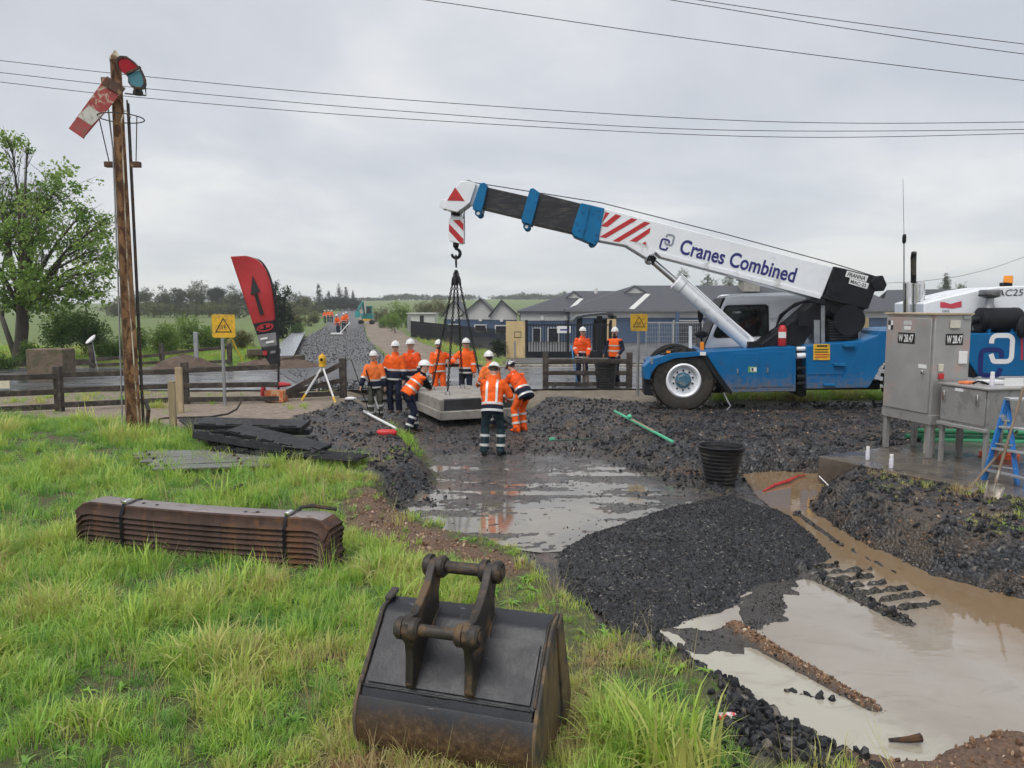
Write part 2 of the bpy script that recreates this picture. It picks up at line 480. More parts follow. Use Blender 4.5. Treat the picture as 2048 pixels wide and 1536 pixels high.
# ------------------------------------------------------------------ ground materials
def ballast_col(k, v, s=1.0):
    cell = k.new('ShaderNodeTexVoronoi'); k.put(cell.inputs['Vector'], v); cell.inputs['Scale'].default_value = 26 * s
    sepc = k.new('ShaderNodeSeparateColor'); k.put(sepc.inputs[0], cell.outputs['Color'])
    c = k.ramp(sepc.outputs[0], [(0.0, (0.010, 0.011, 0.013)), (0.55, (0.026, 0.028, 0.033)), (0.9, (0.055, 0.058, 0.064)), (1.0, (0.16, 0.15, 0.14))])
    c = k.mix(k.rng(k.noise(v, 1.4, 7, 0.68), 0.46, 0.60, 0, .85), c, k.ramp(k.noise(v, 30, 5, .7), [(.3, (.035, .028, .022)), (.6, (.11, .082, .056)), (.75, (.19, .15, .11))]))
    h = k.math('SUBTRACT', 1.0, cell.outputs['Distance'])
    return c, h
def ground_mat():
    m, k, b, oc = newmat('ground_cover')
    at = {n: k.attr(n).outputs['Fac'] for n in ('ballast', 'mud', 'dirt', 'brown', 'path')}
    sp = k.new('ShaderNodeSeparateXYZ'); k.put(sp.inputs[0], oc)
    fine = k.noise(oc, 24, 6, 0.65); mid = k.noise(oc, 2.2, 6, 0.6); big = k.noise(oc, 0.05, 4)
    soil = k.ramp(fine, [(0.25, (0.030, 0.030, 0.012)), (0.5, (0.065, 0.075, 0.024)), (0.75, (0.12, 0.13, 0.042))])
    soil = k.mix(k.rng(mid, 0.5, 0.66), soil, k.ramp(fine, [(0.3, (0.05, 0.036, 0.022)), (0.7, (0.13, 0.10, 0.06))]))
    field = k.ramp(k.noise(oc, 0.35, 6, 0.7), [(0.3, (0.085, 0.135, 0.028)), (0.6, (0.14, 0.19, 0.05)), (0.8, (0.19, 0.20, 0.075))])
    field = k.mix(k.rng(big, 0.42, 0.62), field, (0.12, 0.155, 0.05))
    c = k.mix(k.rng(sp.outputs[1], 22, 34), soil, field)
    bc, bh = ballast_col(k, oc)
    mudc = k.ramp(k.noise(oc, 5, 8, 0.7, 0.6), [(0.3, (0.034, 0.033, 0.033)), (0.55, (0.080, 0.074, 0.068)), (0.72, (0.15, 0.13, 0.112))])
    mudc = k.mix(k.rng(k.noise(oc, 1.1, 4, 0.6), 0.58, 0.70, 0, .8), mudc, (0.15, 0.095, 0.07))
    mudc = k.mix(k.rng(k.noise(oc, 40, 4, 0.8), 0.55, 0.7), mudc, (0.03, 0.03, 0.033))
    dirtc = k.ramp(k.noise(oc, 38, 6, 0.75), [(0.25, (0.035, 0.024, 0.017)), (0.5, (0.115, 0.068, 0.042)), (0.68, (0.21, 0.13, 0.085)), (0.8, (0.36, 0.29, 0.22))])
    brc = k.ramp(k.noise(oc, 60, 5, 0.8), [(0.3, (0.05, 0.03, 0.018)), (0.5, (0.20, 0.11, 0.055)), (0.7, (0.40, 0.27, 0.17))])
    pathc = k.ramp(k.noise(oc, 6, 8, 0.75), [(0.3, (0.13, 0.095, 0.07)), (0.5, (0.25, 0.20, 0.155)), (0.7, (0.34, 0.295, 0.25))])
    c = k.mix(at['path'], c, pathc)
    c = k.mix(at['mud'], c, mudc)
    c = k.mix(at['ballast'], c, bc)
    c = k.mix(at['dirt'], c, dirtc)
    c = k.mix(at['brown'], c, brc)
    wz_ = k.math('MULTIPLY', k.rng(k.math('ADD', sp.outputs[2], k.math('MULTIPLY', k.math('SUBTRACT', mid, .5), .12)), WATER_A + .015, WATER_A + .11, 1, 0), k.rng(sp.outputs[1], 13, 14, 1, 0))   # soaked margin at the water's edge
    c = k.mix(k.math('MULTIPLY', wz_, .55), c, (.035, .028, .021))
    k.put(b.inputs['Base Color'], c)
    wet = k.rng(k.noise(oc, 2.6, 6, 0.65), 0.36, 0.56, 0.5, 0.07)
    ro = k.mixf(at['mud'], 0.85, wet)
    ro = k.mixf(at['ballast'], ro, 0.42)
    ro = k.mixf(at['dirt'], ro, 0.7)
    ro = k.mixf(wz_, ro, .14)
    k.put(b.inputs['Roughness'], ro)
    hh = k.math('ADD', k.math('MULTIPLY', bh, k.math('MULTIPLY', at['ballast'], 2.2)), k.math('MULTIPLY', fine, 0.9))
    k.put(b.inputs['Normal'], k.bump(hh, 0.75, 0.02))
    return m
G_MAT = ground_mat()
ground = finish('ground', gme, G_MAT, None, sharp=180)
tag(ground, kind='structure')

def water_mat(name, base, base2, ior=1.45, rough=0.02):
    m, k, b, oc = newmat(name)
    c = k.ramp(k.noise(oc, 0.8, 5, 0.6, 0.5), [(0.35, base), (0.65, base2)])
    k.put(b.inputs['Base Color'], c)
    b.inputs['Roughness'].default_value = rough
    b.inputs['IOR'].default_value = ior
    b.inputs['Specular IOR Level'].default_value = 0.5
    k.put(b.inputs['Normal'], k.bump(k.noise(k.mapping(oc, (1, 2.5, 1)), 5, 3, 0.5), 0.05, 0.02))
    return m
def sheet(name, poly, z, mat, kind='structure', thick=0.0):
    mb = MB()
    p = [Vector((a, b_, z)) for a, b_ in poly]
    if thick: mb.prism(p, [q - Vector((0, 0, thick)) for q in p])
    else: mb.add(p, [tuple(range(len(p)))])
    o = mb.build(name, mat, None, True)
    if kind: tag(o, kind=kind)
    return o
muddy = water_mat('muddy_water', (0.27, 0.23, 0.18), (0.33, 0.295, 0.245), 1.95)
_p = on_z(1655, 1105, WATER_A); _q = on_z(2048, 1320, WATER_A); _n = Vector((_q.y - _p.y, _p.x - _q.x, 0)).normalized() * -1
k = NT(muddy); b = k.n['Principled BSDF']; oc = k.new('ShaderNodeTexCoord').outputs['Object']
dt = k.new('ShaderNodeVectorMath'); dt.operation = 'DOT_PRODUCT'; k.put(dt.inputs[0], oc); dt.inputs[1].default_value = _n
fc = k.rng(k.math('ADD', k.math('SUBTRACT', dt.outputs['Value'], _p.dot(_n)), k.math('MULTIPLY', k.math('SUBTRACT', k.noise(oc, .9, 5, .6, .8), .5), 1.3)), -.35, .3)
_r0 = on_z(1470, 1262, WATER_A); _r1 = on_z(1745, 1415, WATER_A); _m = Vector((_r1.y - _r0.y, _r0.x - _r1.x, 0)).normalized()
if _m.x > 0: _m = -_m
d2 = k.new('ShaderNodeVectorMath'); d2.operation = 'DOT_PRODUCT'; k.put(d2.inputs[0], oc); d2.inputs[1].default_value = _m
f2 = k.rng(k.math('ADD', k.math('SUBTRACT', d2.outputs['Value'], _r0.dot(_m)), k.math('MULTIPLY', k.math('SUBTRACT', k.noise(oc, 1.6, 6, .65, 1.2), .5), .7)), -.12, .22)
silt_sheen = k.mix(f2, b.inputs['Base Color'].links[0].from_socket, (.40, .375, .30))  # paler water left of the ridge: bright sky reflection put into the colour
silt_sheen = k.mix(k.rng(k.noise(k.mapping(oc, (1, 2.2, 1), (0, 0, .4)), 1.5, 7, .65, 1.5), .52, .66, 0, .5), silt_sheen, (.22, .185, .14))
k.put(b.inputs['Base Color'], k.mix(fc, silt_sheen, (.235, .16, .088)))
channel = water_mat('brown_water', (0.23, 0.155, 0.085), (0.28, 0.20, 0.12), 1.55)
clear = water_mat('shallow_water', (0.10, 0.092, 0.08), (0.22, 0.19, 0.14), 2.2, 0.07)
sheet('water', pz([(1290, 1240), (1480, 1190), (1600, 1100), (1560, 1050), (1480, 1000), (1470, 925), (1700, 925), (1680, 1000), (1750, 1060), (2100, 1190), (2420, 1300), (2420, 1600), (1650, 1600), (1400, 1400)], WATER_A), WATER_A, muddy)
sheet('water', pz([(830, 905), (1200, 900), (1330, 935), (1400, 975), (1380, 1050), (1170, 1100), (1080, 1105), (960, 1090), (830, 1040), (800, 990)], FLOOR_B), FLOOR_B - 0.0005, clear)

# road over the level crossing, beyond the fence
def road_mat():
    m, k, b, oc = newmat('wet_asphalt')
    c = k.ramp(k.noise(oc, 30, 5, 0.7), [(0.3, (0.05, 0.05, 0.053)), (0.7, (0.095, 0.095, 0.10))])
    c = k.mix(k.rng(k.noise(oc, 0.7, 5), 0.5, 0.62), c, (0.12, 0.115, 0.11))
    k.put(b.inputs['Base Color'], c)
    k.put(b.inputs['Roughness'], k.rng(k.noise(k.mapping(oc, (0.3, 1, 1)), 1.4, 6, 0.6), 0.42, 0.6, 0.09, 0.5))
    k.put(b.inputs['Normal'], k.bump(k.noise(oc, 90, 3), 0.12, 0.01))
    return m
ROADM = road_mat()
road_c = [(-70, 26.6), (-20, 26.4), (-6, 26.6), (0, 26.8), (10, 27.2), (30, 28.6), (70, 33)]
mb = MB(); L0 = [Vector((x, y - 4.1, 0.045)) for x, y in road_c]; L1 = [Vector((x, y + 4.1, 0.05)) for x, y in road_c]
mb.add(L0 + L1, [(i, i + 1, i + 1 + len(road_c), i + len(road_c)) for i in range(len(road_c) - 1)])
tag(mb.build('road', ROADM, None, True), kind='structure')
white_p = M('road_paint', (0.62, 0.62, 0.6), 0.6, 0, 0.25, 9, col2=(0.15, 0.15, 0.15), amt2=0.25, sc2=14)
mb = MB()
for off in (3.6,):
    for (x0, y0), (x1, y1) in zip(road_c[3:-1], road_c[4:]):
        mb.add([(x0, y0 + off, 0.056), (x1, y1 + off, 0.056), (x1, y1 + off + 0.13, 0.056), (x0, y0 + off + 0.13, 0.056)], [(0, 1, 2, 3)])
tag(mb.build('road_marking', white_p, None, True), kind='structure')
conc = M('pale_concrete', (0.36, 0.34, 0.31), 0.75, 0, 0.2, 3, 0.3, 60, (0.2, 0.17, 0.14), 0.4, 3)
mb = MB()   # kerb on the far side of the road
for (x0, y0), (x1, y1) in zip(road_c[3:-1], road_c[4:]):
    mb.bar((x0, y0 + 4.2, 0.07), (x1, y1 + 4.2, 0.07), 0.2, 0.16)
tag(mb.build('kerb', conc, None, True, 0.02), kind='structure')
sheet('yard', [(-0.2, 33.2), (46, 35.4), (46, 62), (-6.5, 62)], 0.03, M('yard_asphalt', (.085, .085, .088), .5, 0, .25, 2, .2, 40, (.15, .14, .13), .3, .6))
# track bed running away from the crossing
AXIS = [(-3.3, 22.4), (-4.6, 25.5), (-6.7, 30.5), (-9.4, 42), (-12.7, 56), (-20.4, 95), (-29.8, 137), (-61, 296), (-118, 580)]
def strip(name, axis, w0, w1, z, mat, crown=0.12, n=10, seed=0):
    mb = MB(); rings = []
    rnd = random.Random(seed)
    for i, (x, y) in enumerate(axis):
        a = Vector(axis[max(i - 1, 0)]); b_ = Vector(axis[min(i + 1, len(axis) - 1)]); d = (b_ - a).normalized(); r = Vector((d.y, -d.x))
        row = []
        for k in range(n + 1):
            t = k / n; off = w0 + (w1 - w0) * t + (rnd.uniform(-.15, .15) if k in (0, n) else 0)
            g = float(fields(np.array([x + r.x * off]), np.array([y + r.y * off]))['z'][0]) if y > 33 else 0.05 - 0.30 * max(0, (24.5 - y) / 2)
            row.append((x + r.x * off, y + r.y * off, g + z + crown * math.sin(math.pi * min(1, max(0, t))) ** 0.6))
        rings.append(row)
    vs = [p for r_ in rings for p in r_]
    fs = [(j * (n + 1) + i, j * (n + 1) + i + 1, (j + 1) * (n + 1) + i + 1, (j + 1) * (n + 1) + i) for j in range(len(rings) - 1) for i in range(n)]
    mb.add(vs, fs)
    return tag(mb.build(name, mat, None, True, sharp=180), kind='structure')
def densify(ax, step):
    out = []
    for (a, b_), (c, d) in zip(ax[:-1], ax[1:]):
        n = max(1, int(math.hypot(c - a, d - b_) / step))
        out += [(a + (c - a) * i / n, b_ + (d - b_) * i / n) for i in range(n)]
    return out + [ax[-1]]
m, k, b, oc = newmat('track_ballast')
bc, bh = ballast_col(k, oc, 0.5)
k.put(b.inputs['Base Color'], k.mix(k.rng(k.noise(oc, 0.5, 6, .6), .3, .6, .3, .85), bc, (0.105, 0.105, 0.11))); b.inputs['Roughness'].default_value = 0.5
k.put(b.inputs['Normal'], k.bump(bh, 0.9, 0.03)); TB_MAT = m
strip('track_bed', densify(AXIS, 3), -2.6, 2.2, 0.012, TB_MAT, 0.05, 10, 1)
m, k, b, oc = newmat('bare_earth')
k.put(b.inputs['Base Color'], k.ramp(k.noise(oc, 1.2, 8, .7), [(.3, (.10, .075, .055)), (.5, (.21, .165, .125)), (.7, (.34, .29, .235))])); b.inputs['Roughness'].default_value = .8
k.put(b.inputs['Normal'], k.bump(k.noise(oc, 8, 6, .7), .6, .05))
strip('earth_track', densify(AXIS[2:], 3), 2.3, 5.6, 0.01, m, 0.08, 8, 2)

# ------------------------------------------------------------------ heap of crushed stone in the trench
def heap_z(x, y):
    base = pz([(1078, 1125), (1150, 1075), (1250, 1040), (1350, 1005), (1470, 985), (1570, 1025), (1640, 1075), (1665, 1112), (1600, 1150), (1500, 1190), (1440, 1222), (1340, 1262), (1250, 1258), (1150, 1185)], -0.38)
    d = -sdist(x, y, base) + fbm(x * 2.5, y * 2.5, 4, 77) * 0.22
    n = fbm(x * 14, y * 14, 3, 78)
    cx_, cy_ = on_z(1400, 1110, -0.1)[:2]
    lump = 0.85 + 0.5 * fbm(x * 1.3, y * 1.3, 3, 79)
    return -0.46 + np.where(d > -0.1, 0.39 * (1 - np.exp(-(np.maximum(d + .1, 0) / 0.50) ** 1.25)) * lump, 0) + 0.028 * n
hx = np.arange(-0.4, 5.0, 0.035); hy = np.arange(6.2, 12.2, 0.035)
HX, HY = np.meshgrid(hx, hy)
hz = heap_z(HX.ravel(), HY.ravel())
keep = (hz > -0.44)
gi = (np.arange(len(hy) - 1)[:, None] * len(hx) + np.arange(len(hx) - 1)[None, :]).ravel()
hq = np.stack([gi, gi + 1, gi + len(hx) + 1, gi + len(hx)], 1)
hq = hq[keep[hq].all(1)]
used = np.unique(hq); remap = np.zeros(len(hz), int); remap[used] = np.arange(len(used))
hme = np_mesh('gravel_heap', np.stack([HX.ravel(), HY.ravel(), hz], 1)[used], remap[hq])
m, k, b, oc = newmat('crushed_stone')
v1 = k.new('ShaderNodeTexVoronoi'); k.put(v1.inputs['Vector'], oc); v1.inputs['Scale'].default_value = 46
sepc = k.new('ShaderNodeSeparateColor'); k.put(sepc.inputs[0], v1.outputs['Color'])
k.put(b.inputs['Base Color'], k.ramp(sepc.outputs[0], [(0, (.006, .006, .008)), (.6, (.018, .019, .023)), (.95, (.045, .046, .052)), (1, (.25, .23, .2))]))
b.inputs['Roughness'].default_value = 0.5
k.put(b.inputs['Normal'], k.bump(k.math('SUBTRACT', 1.0, v1.outputs['Distance']), 0.9, 0.02)); HEAP_M = m
heap = finish('gravel_heap', hme, HEAP_M, None, sharp=180)
tag(heap, 'low heap of fine black crushed stone in the flooded trench', 'gravel heap')

# ------------------------------------------------------------------ scatter with geometry nodes
def gn_scatter(obj, sources):
    ng = bpy.data.node_groups.new('scatter', 'GeometryNodeTree')
    ng.interface.new_socket('Geometry', in_out='INPUT', socket_type='NodeSocketGeometry')
    ng.interface.new_socket('Geometry', in_out='OUTPUT', socket_type='NodeSocketGeometry')
    N = ng.nodes; Lk = ng.links
    gin = N.new('NodeGroupInput'); gout = N.new('NodeGroupOutput')
    iop = N.new('GeometryNodeInstanceOnPoints')
    join = N.new('GeometryNodeJoinGeometry')
    for s_ in reversed(sources):
        oi = N.new('GeometryNodeObjectInfo'); oi.inputs['Object'].default_value = s_
        oi.inputs['As Instance'].default_value = True
        Lk.new(oi.outputs['Geometry'], join.inputs[0])
    def na(name, typ):
        n = N.new('GeometryNodeInputNamedAttribute'); n.data_type = typ; n.inputs['Name'].default_value = name
        return n.outputs[0]
    Lk.new(gin.outputs[0], iop.inputs['Points']); Lk.new(join.outputs[0], iop.inputs['Instance'])
    iop.inputs['Pick Instance'].default_value = True
    Lk.new(na('idx', 'INT'), iop.inputs['Instance Index'])
    Lk.new(na('rot', 'FLOAT_VECTOR'), iop.inputs['Rotation'])
    Lk.new(na('scl', 'FLOAT_VECTOR'), iop.inputs['Scale'])
    Lk.new(iop.outputs[0], gout.inputs[0])
    md = obj.modifiers.new('scatter', 'NODES'); md.node_group = ng
def scatter(name, pts, rot, scl, idx, tint, sources, parent=None, kind='stuff'):
    me = bpy.data.meshes.new(name)
    n = len(pts); me.vertices.add(n); me.vertices.foreach_set('co', np.ascontiguousarray(pts, np.float32).ravel())
    for nm, typ, dat in (('rot', 'FLOAT_VECTOR', rot), ('scl', 'FLOAT_VECTOR', scl)):
        a = me.attributes.new(nm, typ, 'POINT'); a.data.foreach_set('vector', np.ascontiguousarray(dat, np.float32).ravel())
    a = me.attributes.new('idx', 'INT', 'POINT'); a.data.foreach_set('value', np.ascontiguousarray(idx, np.int32))
    a = me.attributes.new('tint', 'FLOAT', 'POINT'); a.data.foreach_set('value', np.ascontiguousarray(tint, np.float32))
    o = bpy.data.objects.new(name, me); C.objects.link(o)
    if parent is not None: o.parent = parent; T[o.name] = T[parent.name]
    if kind: o['kind'] = kind
    gn_scatter(o, sources)
    return o
def source(name, vs, fs, mat, smooth=False):
    me = bpy.data.meshes.new(name); me.from_pydata([tuple(v) for v in vs], [], fs); me.materials.append(mat)
    if smooth: me.polygons.foreach_set('use_smooth', [True] * len(me.polygons))
    return bpy.data.objects.new(name, me)

rng = np.random.default_rng(5)
# stones: chipped lumps
def stone_src(seed, mat):
    rnd = random.Random(seed); bm = bmesh.new()
    bmesh.ops.create_icosphere(bm, subdivisions=1, radius=0.5)
    for v in bm.verts:
        v.co *= rnd.uniform(0.72, 1.15); v.co.z *= 0.75; v.co.x *= 1.2
    me = bpy.data.meshes.new('stone_shape'); bm.to_mesh(me); bm.free(); me.materials.append(mat)
    return bpy.data.objects.new('stone_shape', me)
m, k, b, oc = newmat('stone_chip')
tn = k.attr('tint', 'INSTANCER').outputs['Fac']
k.put(b.inputs['Base Color'], k.mix(k.noise(oc, 3, 4), k.ramp(tn, [(0, (.009, .010, .012)), (.5, (.024, .026, .031)), (.82, (.055, .057, .063)), (.94, (.10, .075, .055)), (1, (.30, .27, .23))]), (.012, .012, .014)))
b.inputs['Roughness'].default_value = 0.45; b.inputs['Specular IOR Level'].default_value = .3
STONES = [stone_src(i, m) for i in range(5)]
m, k, b, oc = newmat('brown_chip')
tn = k.attr('tint', 'INSTANCER').outputs['Fac']
k.put(b.inputs['Base Color'], k.ramp(tn, [(0, (.05, .03, .02)), (.5, (.19, .10, .055)), (.85, (.33, .21, .13)), (1, (.5, .4, .3))]))
b.inputs['Roughness'].default_value = 0.6
CHIPS = [stone_src(50 + i, m) for i in range(3)]
def scatter_stones(name, n, box, want, s0, s1, sources, seed, zoff=0.0, zfun=None):
    g = np.random.default_rng(seed)
    x = g.uniform(box[0], box[1], n); y = g.uniform(box[2], box[3], n)
    f = fields(x, y)
    sel = g.random(n) < want(x, y, f)
    sel &= sdist(x, y, SLABP) > 0.02
    x, y = x[sel], y[sel]; z = f['z'][sel] if zfun is None else zfun(x, y); c = len(x)
    s = s0 * (s1 / s0) ** (g.random(c) ** 1.8)
    pts = np.stack([x, y, z + zoff + s * 0.12], 1)
    return scatter(name, pts, g.uniform(0, 6.28, (c, 3)), np.stack([s, s * g.uniform(.7, 1, c), s * g.uniform(.6, .95, c)], 1), g.integers(0, len(sources), c), g.random(c), sources)
vis = lambda x, y: (np.abs(x) < 0.74 * y + 0.6)
scatter_stones('ballast_stones', 130000, (-7, 13, 6, 20.5), lambda x, y, f: f['ballast'] * vis(x, y) * (1 - 0.6 * sstep(12, 18, y)) * np.where(f['tr'] > -0.1, 1, .5) * (0.22 + 0.78 * sstep(-0.10, 0.06, f['n2'] + 0.5 * f['n1'])) * np.where(x < -1, .55, 1), 0.018, 0.10, STONES, 1)
scatter_stones('earth_crumbs', 50000, (-5, 13, 6, 19), lambda x, y, f: f['ballast'] * vis(x, y) * sstep(0.02, -0.10, f['n2'] + 0.5 * f['n1']) * .5 * (f['z'] > -.3), 0.012, 0.05, CHIPS, 11)
scatter_stones('ballast_stones', 26000, (0.5, 5.2, 2.8, 7.2), lambda x, y, f: f['ballast'], 0.025, 0.10, STONES, 2)
scatter_stones('ballast_stones', 45000, (-4, 7, 6, 21), lambda x, y, f: f['mud'] * np.maximum(sstep(-0.06, 0.12, f['n2']) * .45, sstep(13.5, 14.5, y)) * np.where(y > 9.0, .8, .25) * (f['z'] > WATER_A - 0.02), 0.008, 0.04, STONES, 3)
scatter_stones('earth_crumbs', 60000, (-4, 8, 2.7, 14), lambda x, y, f: np.maximum(f['dirt'] * 0.8, 0) * vis(x, y) * (f['z'] > WATER_A), 0.015, 0.06, CHIPS, 4)
scatter_stones('earth_crumbs', 60000, (1, 6.5, 4.5, 9), lambda x, y, f: f['brown'] * (f['z'] > WATER_A - .02), 0.012, 0.04, CHIPS, 6)
scatter_stones('stray_stones', 60000, (0.6, 6.5, 4.6, 9.6), lambda x, y, f: np.exp(-((f['z'] - WATER_A - .006) / .016) ** 2) * .55 * (f['tr'] < .1) * (0.35 + sstep(-.05, .15, f['n2'])), 0.007, 0.024, STONES, 16)
scatter_stones('stray_stones', 9000, (-0.8, 6.0, 5.6, 12.4), lambda x, y, f: sstep(-.75, -.46, heap_z(x, y) - .0) * 0.0 + np.exp(-np.maximum(0, np.abs(heap_z(x, y) + .46) - .0) * 60) * sstep(.55, .0, np.hypot(x - 2.2, (y - 8.6) * .8) - 2.2) * .35 * (f['tr'] < .2), 0.012, 0.04, STONES, 15)
scatter_stones('heap_stones', 60000, (-0.4, 5.0, 6.2, 12.2), lambda x, y, f: (heap_z(x, y) > -0.42) * (0.55 + 0.45 * sstep(-.1, .1, f['n2'])), 0.010, 0.034, STONES, 7, 0, heap_z)
# coarse stones on the far track bed
def bed_axis(y):
    a = np.array(AXIS); return np.interp(y, a[:, 1], a[:, 0])
g = np.random.default_rng(9); n = 5000
y = 22.5 + 75 * g.random(n) ** 2.2; off = g.uniform(-2.5, 2.2, n); x = bed_axis(y) + off
s = 0.03 + 0.05 * g.random(n)
scatter('track_bed_stones', np.stack([x, y, np.full(n, 0.085)], 1), g.uniform(0, 6.28, (n, 3)), np.stack([s, s * .8, s * .7], 1), g.integers(0, 5, n), g.random(n), STONES)

# ------------------------------------------------------------------ grass
def grass_mat():
    m, k, b, oc = newmat('grass_blade')
    tn = k.attr('tint', 'INSTANCER').outputs['Fac']
    hz_ = k.attr('tip').outputs['Fac']
    c = k.ramp(tn, [(0.0, (0.13, 0.36, 0.08)), (0.25, (0.26, 0.52, 0.06)), (0.5, (0.45, 0.62, 0.085)), (0.72, (0.58, 0.57, 0.17)), (0.9, (0.60, 0.50, 0.27)), (1.0, (0.50, 0.30, 0.17))])
    c = k.mix(k.rng(hz_, 0.0, 1.0, 0.0, 0.45), c, (0.42, 0.48, 0.17))
    k.put(b.inputs['Base Color'], c)
    b.inputs['Roughness'].default_value = 0.42
    b.inputs['Specular IOR Level'].default_value = 0.35
    tr = k.new('ShaderNodeBsdfTranslucent'); k.put(tr.inputs['Color'], c)
    ms = k.new('ShaderNodeMixShader'); ms.inputs[0].default_value = 0.38
    k.l.new(b.outputs[0], ms.inputs[1]); k.l.new(tr.outputs[0], ms.inputs[2])
    k.l.new(ms.outputs[0], k.n['Material Output'].inputs[0])
    return m
GRASS_M = grass_mat()
def clump(seed, nb, spread, lean, wdt, hvar=(0.55, 1.0), droop=0.5):
    rnd = random.Random(seed); vs = []; fs = []; tip = []
    for _ in range(nb):
        a = rnd.uniform(0, 6.283); r = spread * math.sqrt(rnd.random())
        p = Vector((r * math.cos(a), r * math.sin(a), -0.03)); h = rnd.uniform(*hvar)
        a2 = a + rnd.uniform(-1.2, 1.2); d = Vector((math.cos(a2), math.sin(a2), 0)); ln = lean * rnd.uniform(0.2, 1.2)
        side = Vector((-d.y, d.x, 0)); o = len(vs); nseg = 4
        for i in range(nseg + 1):
            t = i / nseg
            q = p + Vector((0, 0, h * (t - droop * ln * t * t * t))) + d * (ln * h * t * t)
            ww = wdt * (1 - t) ** 0.7 * rnd.uniform(.9, 1.1)
            if i < nseg: vs += [q - side * ww, q + side * ww]; tip += [t, t]
            else: vs.append(q); tip.append(1)
        for i in range(nseg - 1): fs.append((o + 2 * i, o + 2 * i + 1, o + 2 * i + 3, o + 2 * i + 2))
        fs.append((o + 2 * nseg - 2, o + 2 * nseg - 1, o + 2 * nseg))
    ob = source('grass_clump', vs, fs, GRASS_M)
    at = ob.data.attributes.new('tip', 'FLOAT', 'POINT'); at.data.foreach_set('value', tip)
    return ob
CLUMPS = [clump(i, 24, 0.36, 0.75, 0.021) for i in range(3)] + [clump(10 + i, 20, 0.42, 1.25, 0.020, (0.35, 0.9), 0.7) for i in range(3)] + \
         [clump(20 + i, 9, 0.18, 0.5, 0.011, (0.6, 1.3), 0.35) for i in range(2)]
def grass_want(x, y, f):
    g = (1 - f['ballast']) * (1 - f['mud']) * (1 - f['path']) * sstep(0.1, 0.45, f['tr'])
    g = g * (1 - 0.92 * f['dirt'])
    return g
def plant_grass(name, n, box, hgt, want, seed, tint0=0.3, far=False):
    g = np.random.default_rng(seed)
    x = g.uniform(box[0], box[1], n); y = g.uniform(box[2], box[3], n)
    f = fields(x, y)
    patch = fbm(x * 0.7, y * 0.7, 3, 91); patch2 = fbm(x * 2.3, y * 2.3, 3, 93)
    dn = np.clip(want(x, y, f), 0, 1)
    sel = (g.random(n) < dn) & vis(x, y) & (sdist(x, y, SLABP) > .05) & (sdist(x, y, PILEP) > 0) & (sdist(x, y, BUCKP) > -.02)
    sel &= (sdist(x, y, STRIPP) > 0) | (g.random(n) < .35)
    x, y, patch, patch2, tr = x[sel], y[sel], patch[sel], patch2[sel], f['tr'][sel]; z = f['z'][sel]; c = len(x)
    # lush to the left, thin and dry towards the trench edge
    dry = np.clip(0.55 - 0.30 * tr, 0, 0.6) * (y < 12) + 0.10 * sstep(-3.0, 0.5, x)
    t = np.clip(tint0 + 1.15 * patch2 + 0.9 * patch + dry * 0.5 + g.normal(0, 0.17, c), 0, 1)
    h = hgt * (0.70 + 1.5 * np.maximum(patch, -0.3) + 1.7 * np.maximum(patch2, -0.2)) * g.uniform(0.5, 1.35, c) * np.where(g.random(c) < .05, 1.6, 1) * (1 - 0.75 * dry)
    lush = sstep(.1, -.25, sdist(x, y, LUSHP) + patch2 * .3)
    h = h * (1 + .25 * lush); t = np.clip(t - .42 * lush, 0, 1)
    bare = sstep(1.5, .2, sdist(x, y, BUCKP)) * (.5 + patch2) * (1 - lush)
    h = h * (1 - .55 * np.clip(bare, 0, 1)); t = np.clip(t + .35 * np.clip(bare, 0, 1), 0, 1)
    h = np.clip(h, 0.05, 0.6)
    idx = np.where(g.random(c) < 0.55, g.integers(0, 3, c), np.where(g.random(c) < 0.75, g.integers(3, 6, c), g.integers(6, 8, c)))
    idx = np.where((t > 0.8), g.integers(3, 8, c), idx)
    scl = np.stack([h * g.uniform(.8, 1.2, c), h * g.uniform(.8, 1.2, c), h], 1)
    rot = np.stack([g.normal(0, .12, c), g.normal(0, .12, c), g.uniform(0, 6.28, c)], 1)
    return scatter(name, np.stack([x, y, z], 1), rot, scl, idx, t, CLUMPS)
plant_grass('grass', 15000, (-6, 2.2, 2.6, 8.5), 0.225, lambda x, y, f: grass_want(x, y, f) * (0.40 + 0.60 * sstep(0.3, 1.6, f['tr'])) * (0.7 + 0.3 * sstep(-0.14, 0.06, f['n1'])), 31, 0.27)
plant_grass('grass', 11500, (-14, 0, 8.5, 17.5), 0.28, lambda x, y, f: grass_want(x, y, f) * np.where(y > 17.4, 0, 1), 32, 0.2)
plant_grass('grass', 7000, (5, 13, 18.6, 22.3), 0.5, lambda x, y, f: sstep(20.2, 20.9, y + fbm(x, y, 2, 5)) * sstep(5.2, 5.9, x), 33, 0.4)
plant_grass('grass', 11000, (-34, -1, 31.5, 46), 0.42, lambda x, y, f: (np.abs(x - bed_axis(y)) > 3.0) * (x < bed_axis(y) + 0) * 1.0, 34, 0.32)
plant_grass('grass', 5000, (-16, 0, 32.5, 60), 0.36, lambda x, y, f: (x > bed_axis(y) + 5.8) * 1.0 * (x < (84 - y) / 46 * 11 - 11.6), 35, 0.45)
plant_grass('grass', 1500, (-20, -5, 17.5, 22.3), 0.22, lambda x, y, f: sstep(0.0, 0.12, f['n1']) * 0.9, 38, 0.4)
plant_grass('grass', 4500, (4.5, 10, 8.0, 13), 0.13, lambda x, y, f: 0.6 * sstep(0.5, 0.9, f['tr']) * sstep(-0.08, 0.1, f['n2']), 36, 0.55)
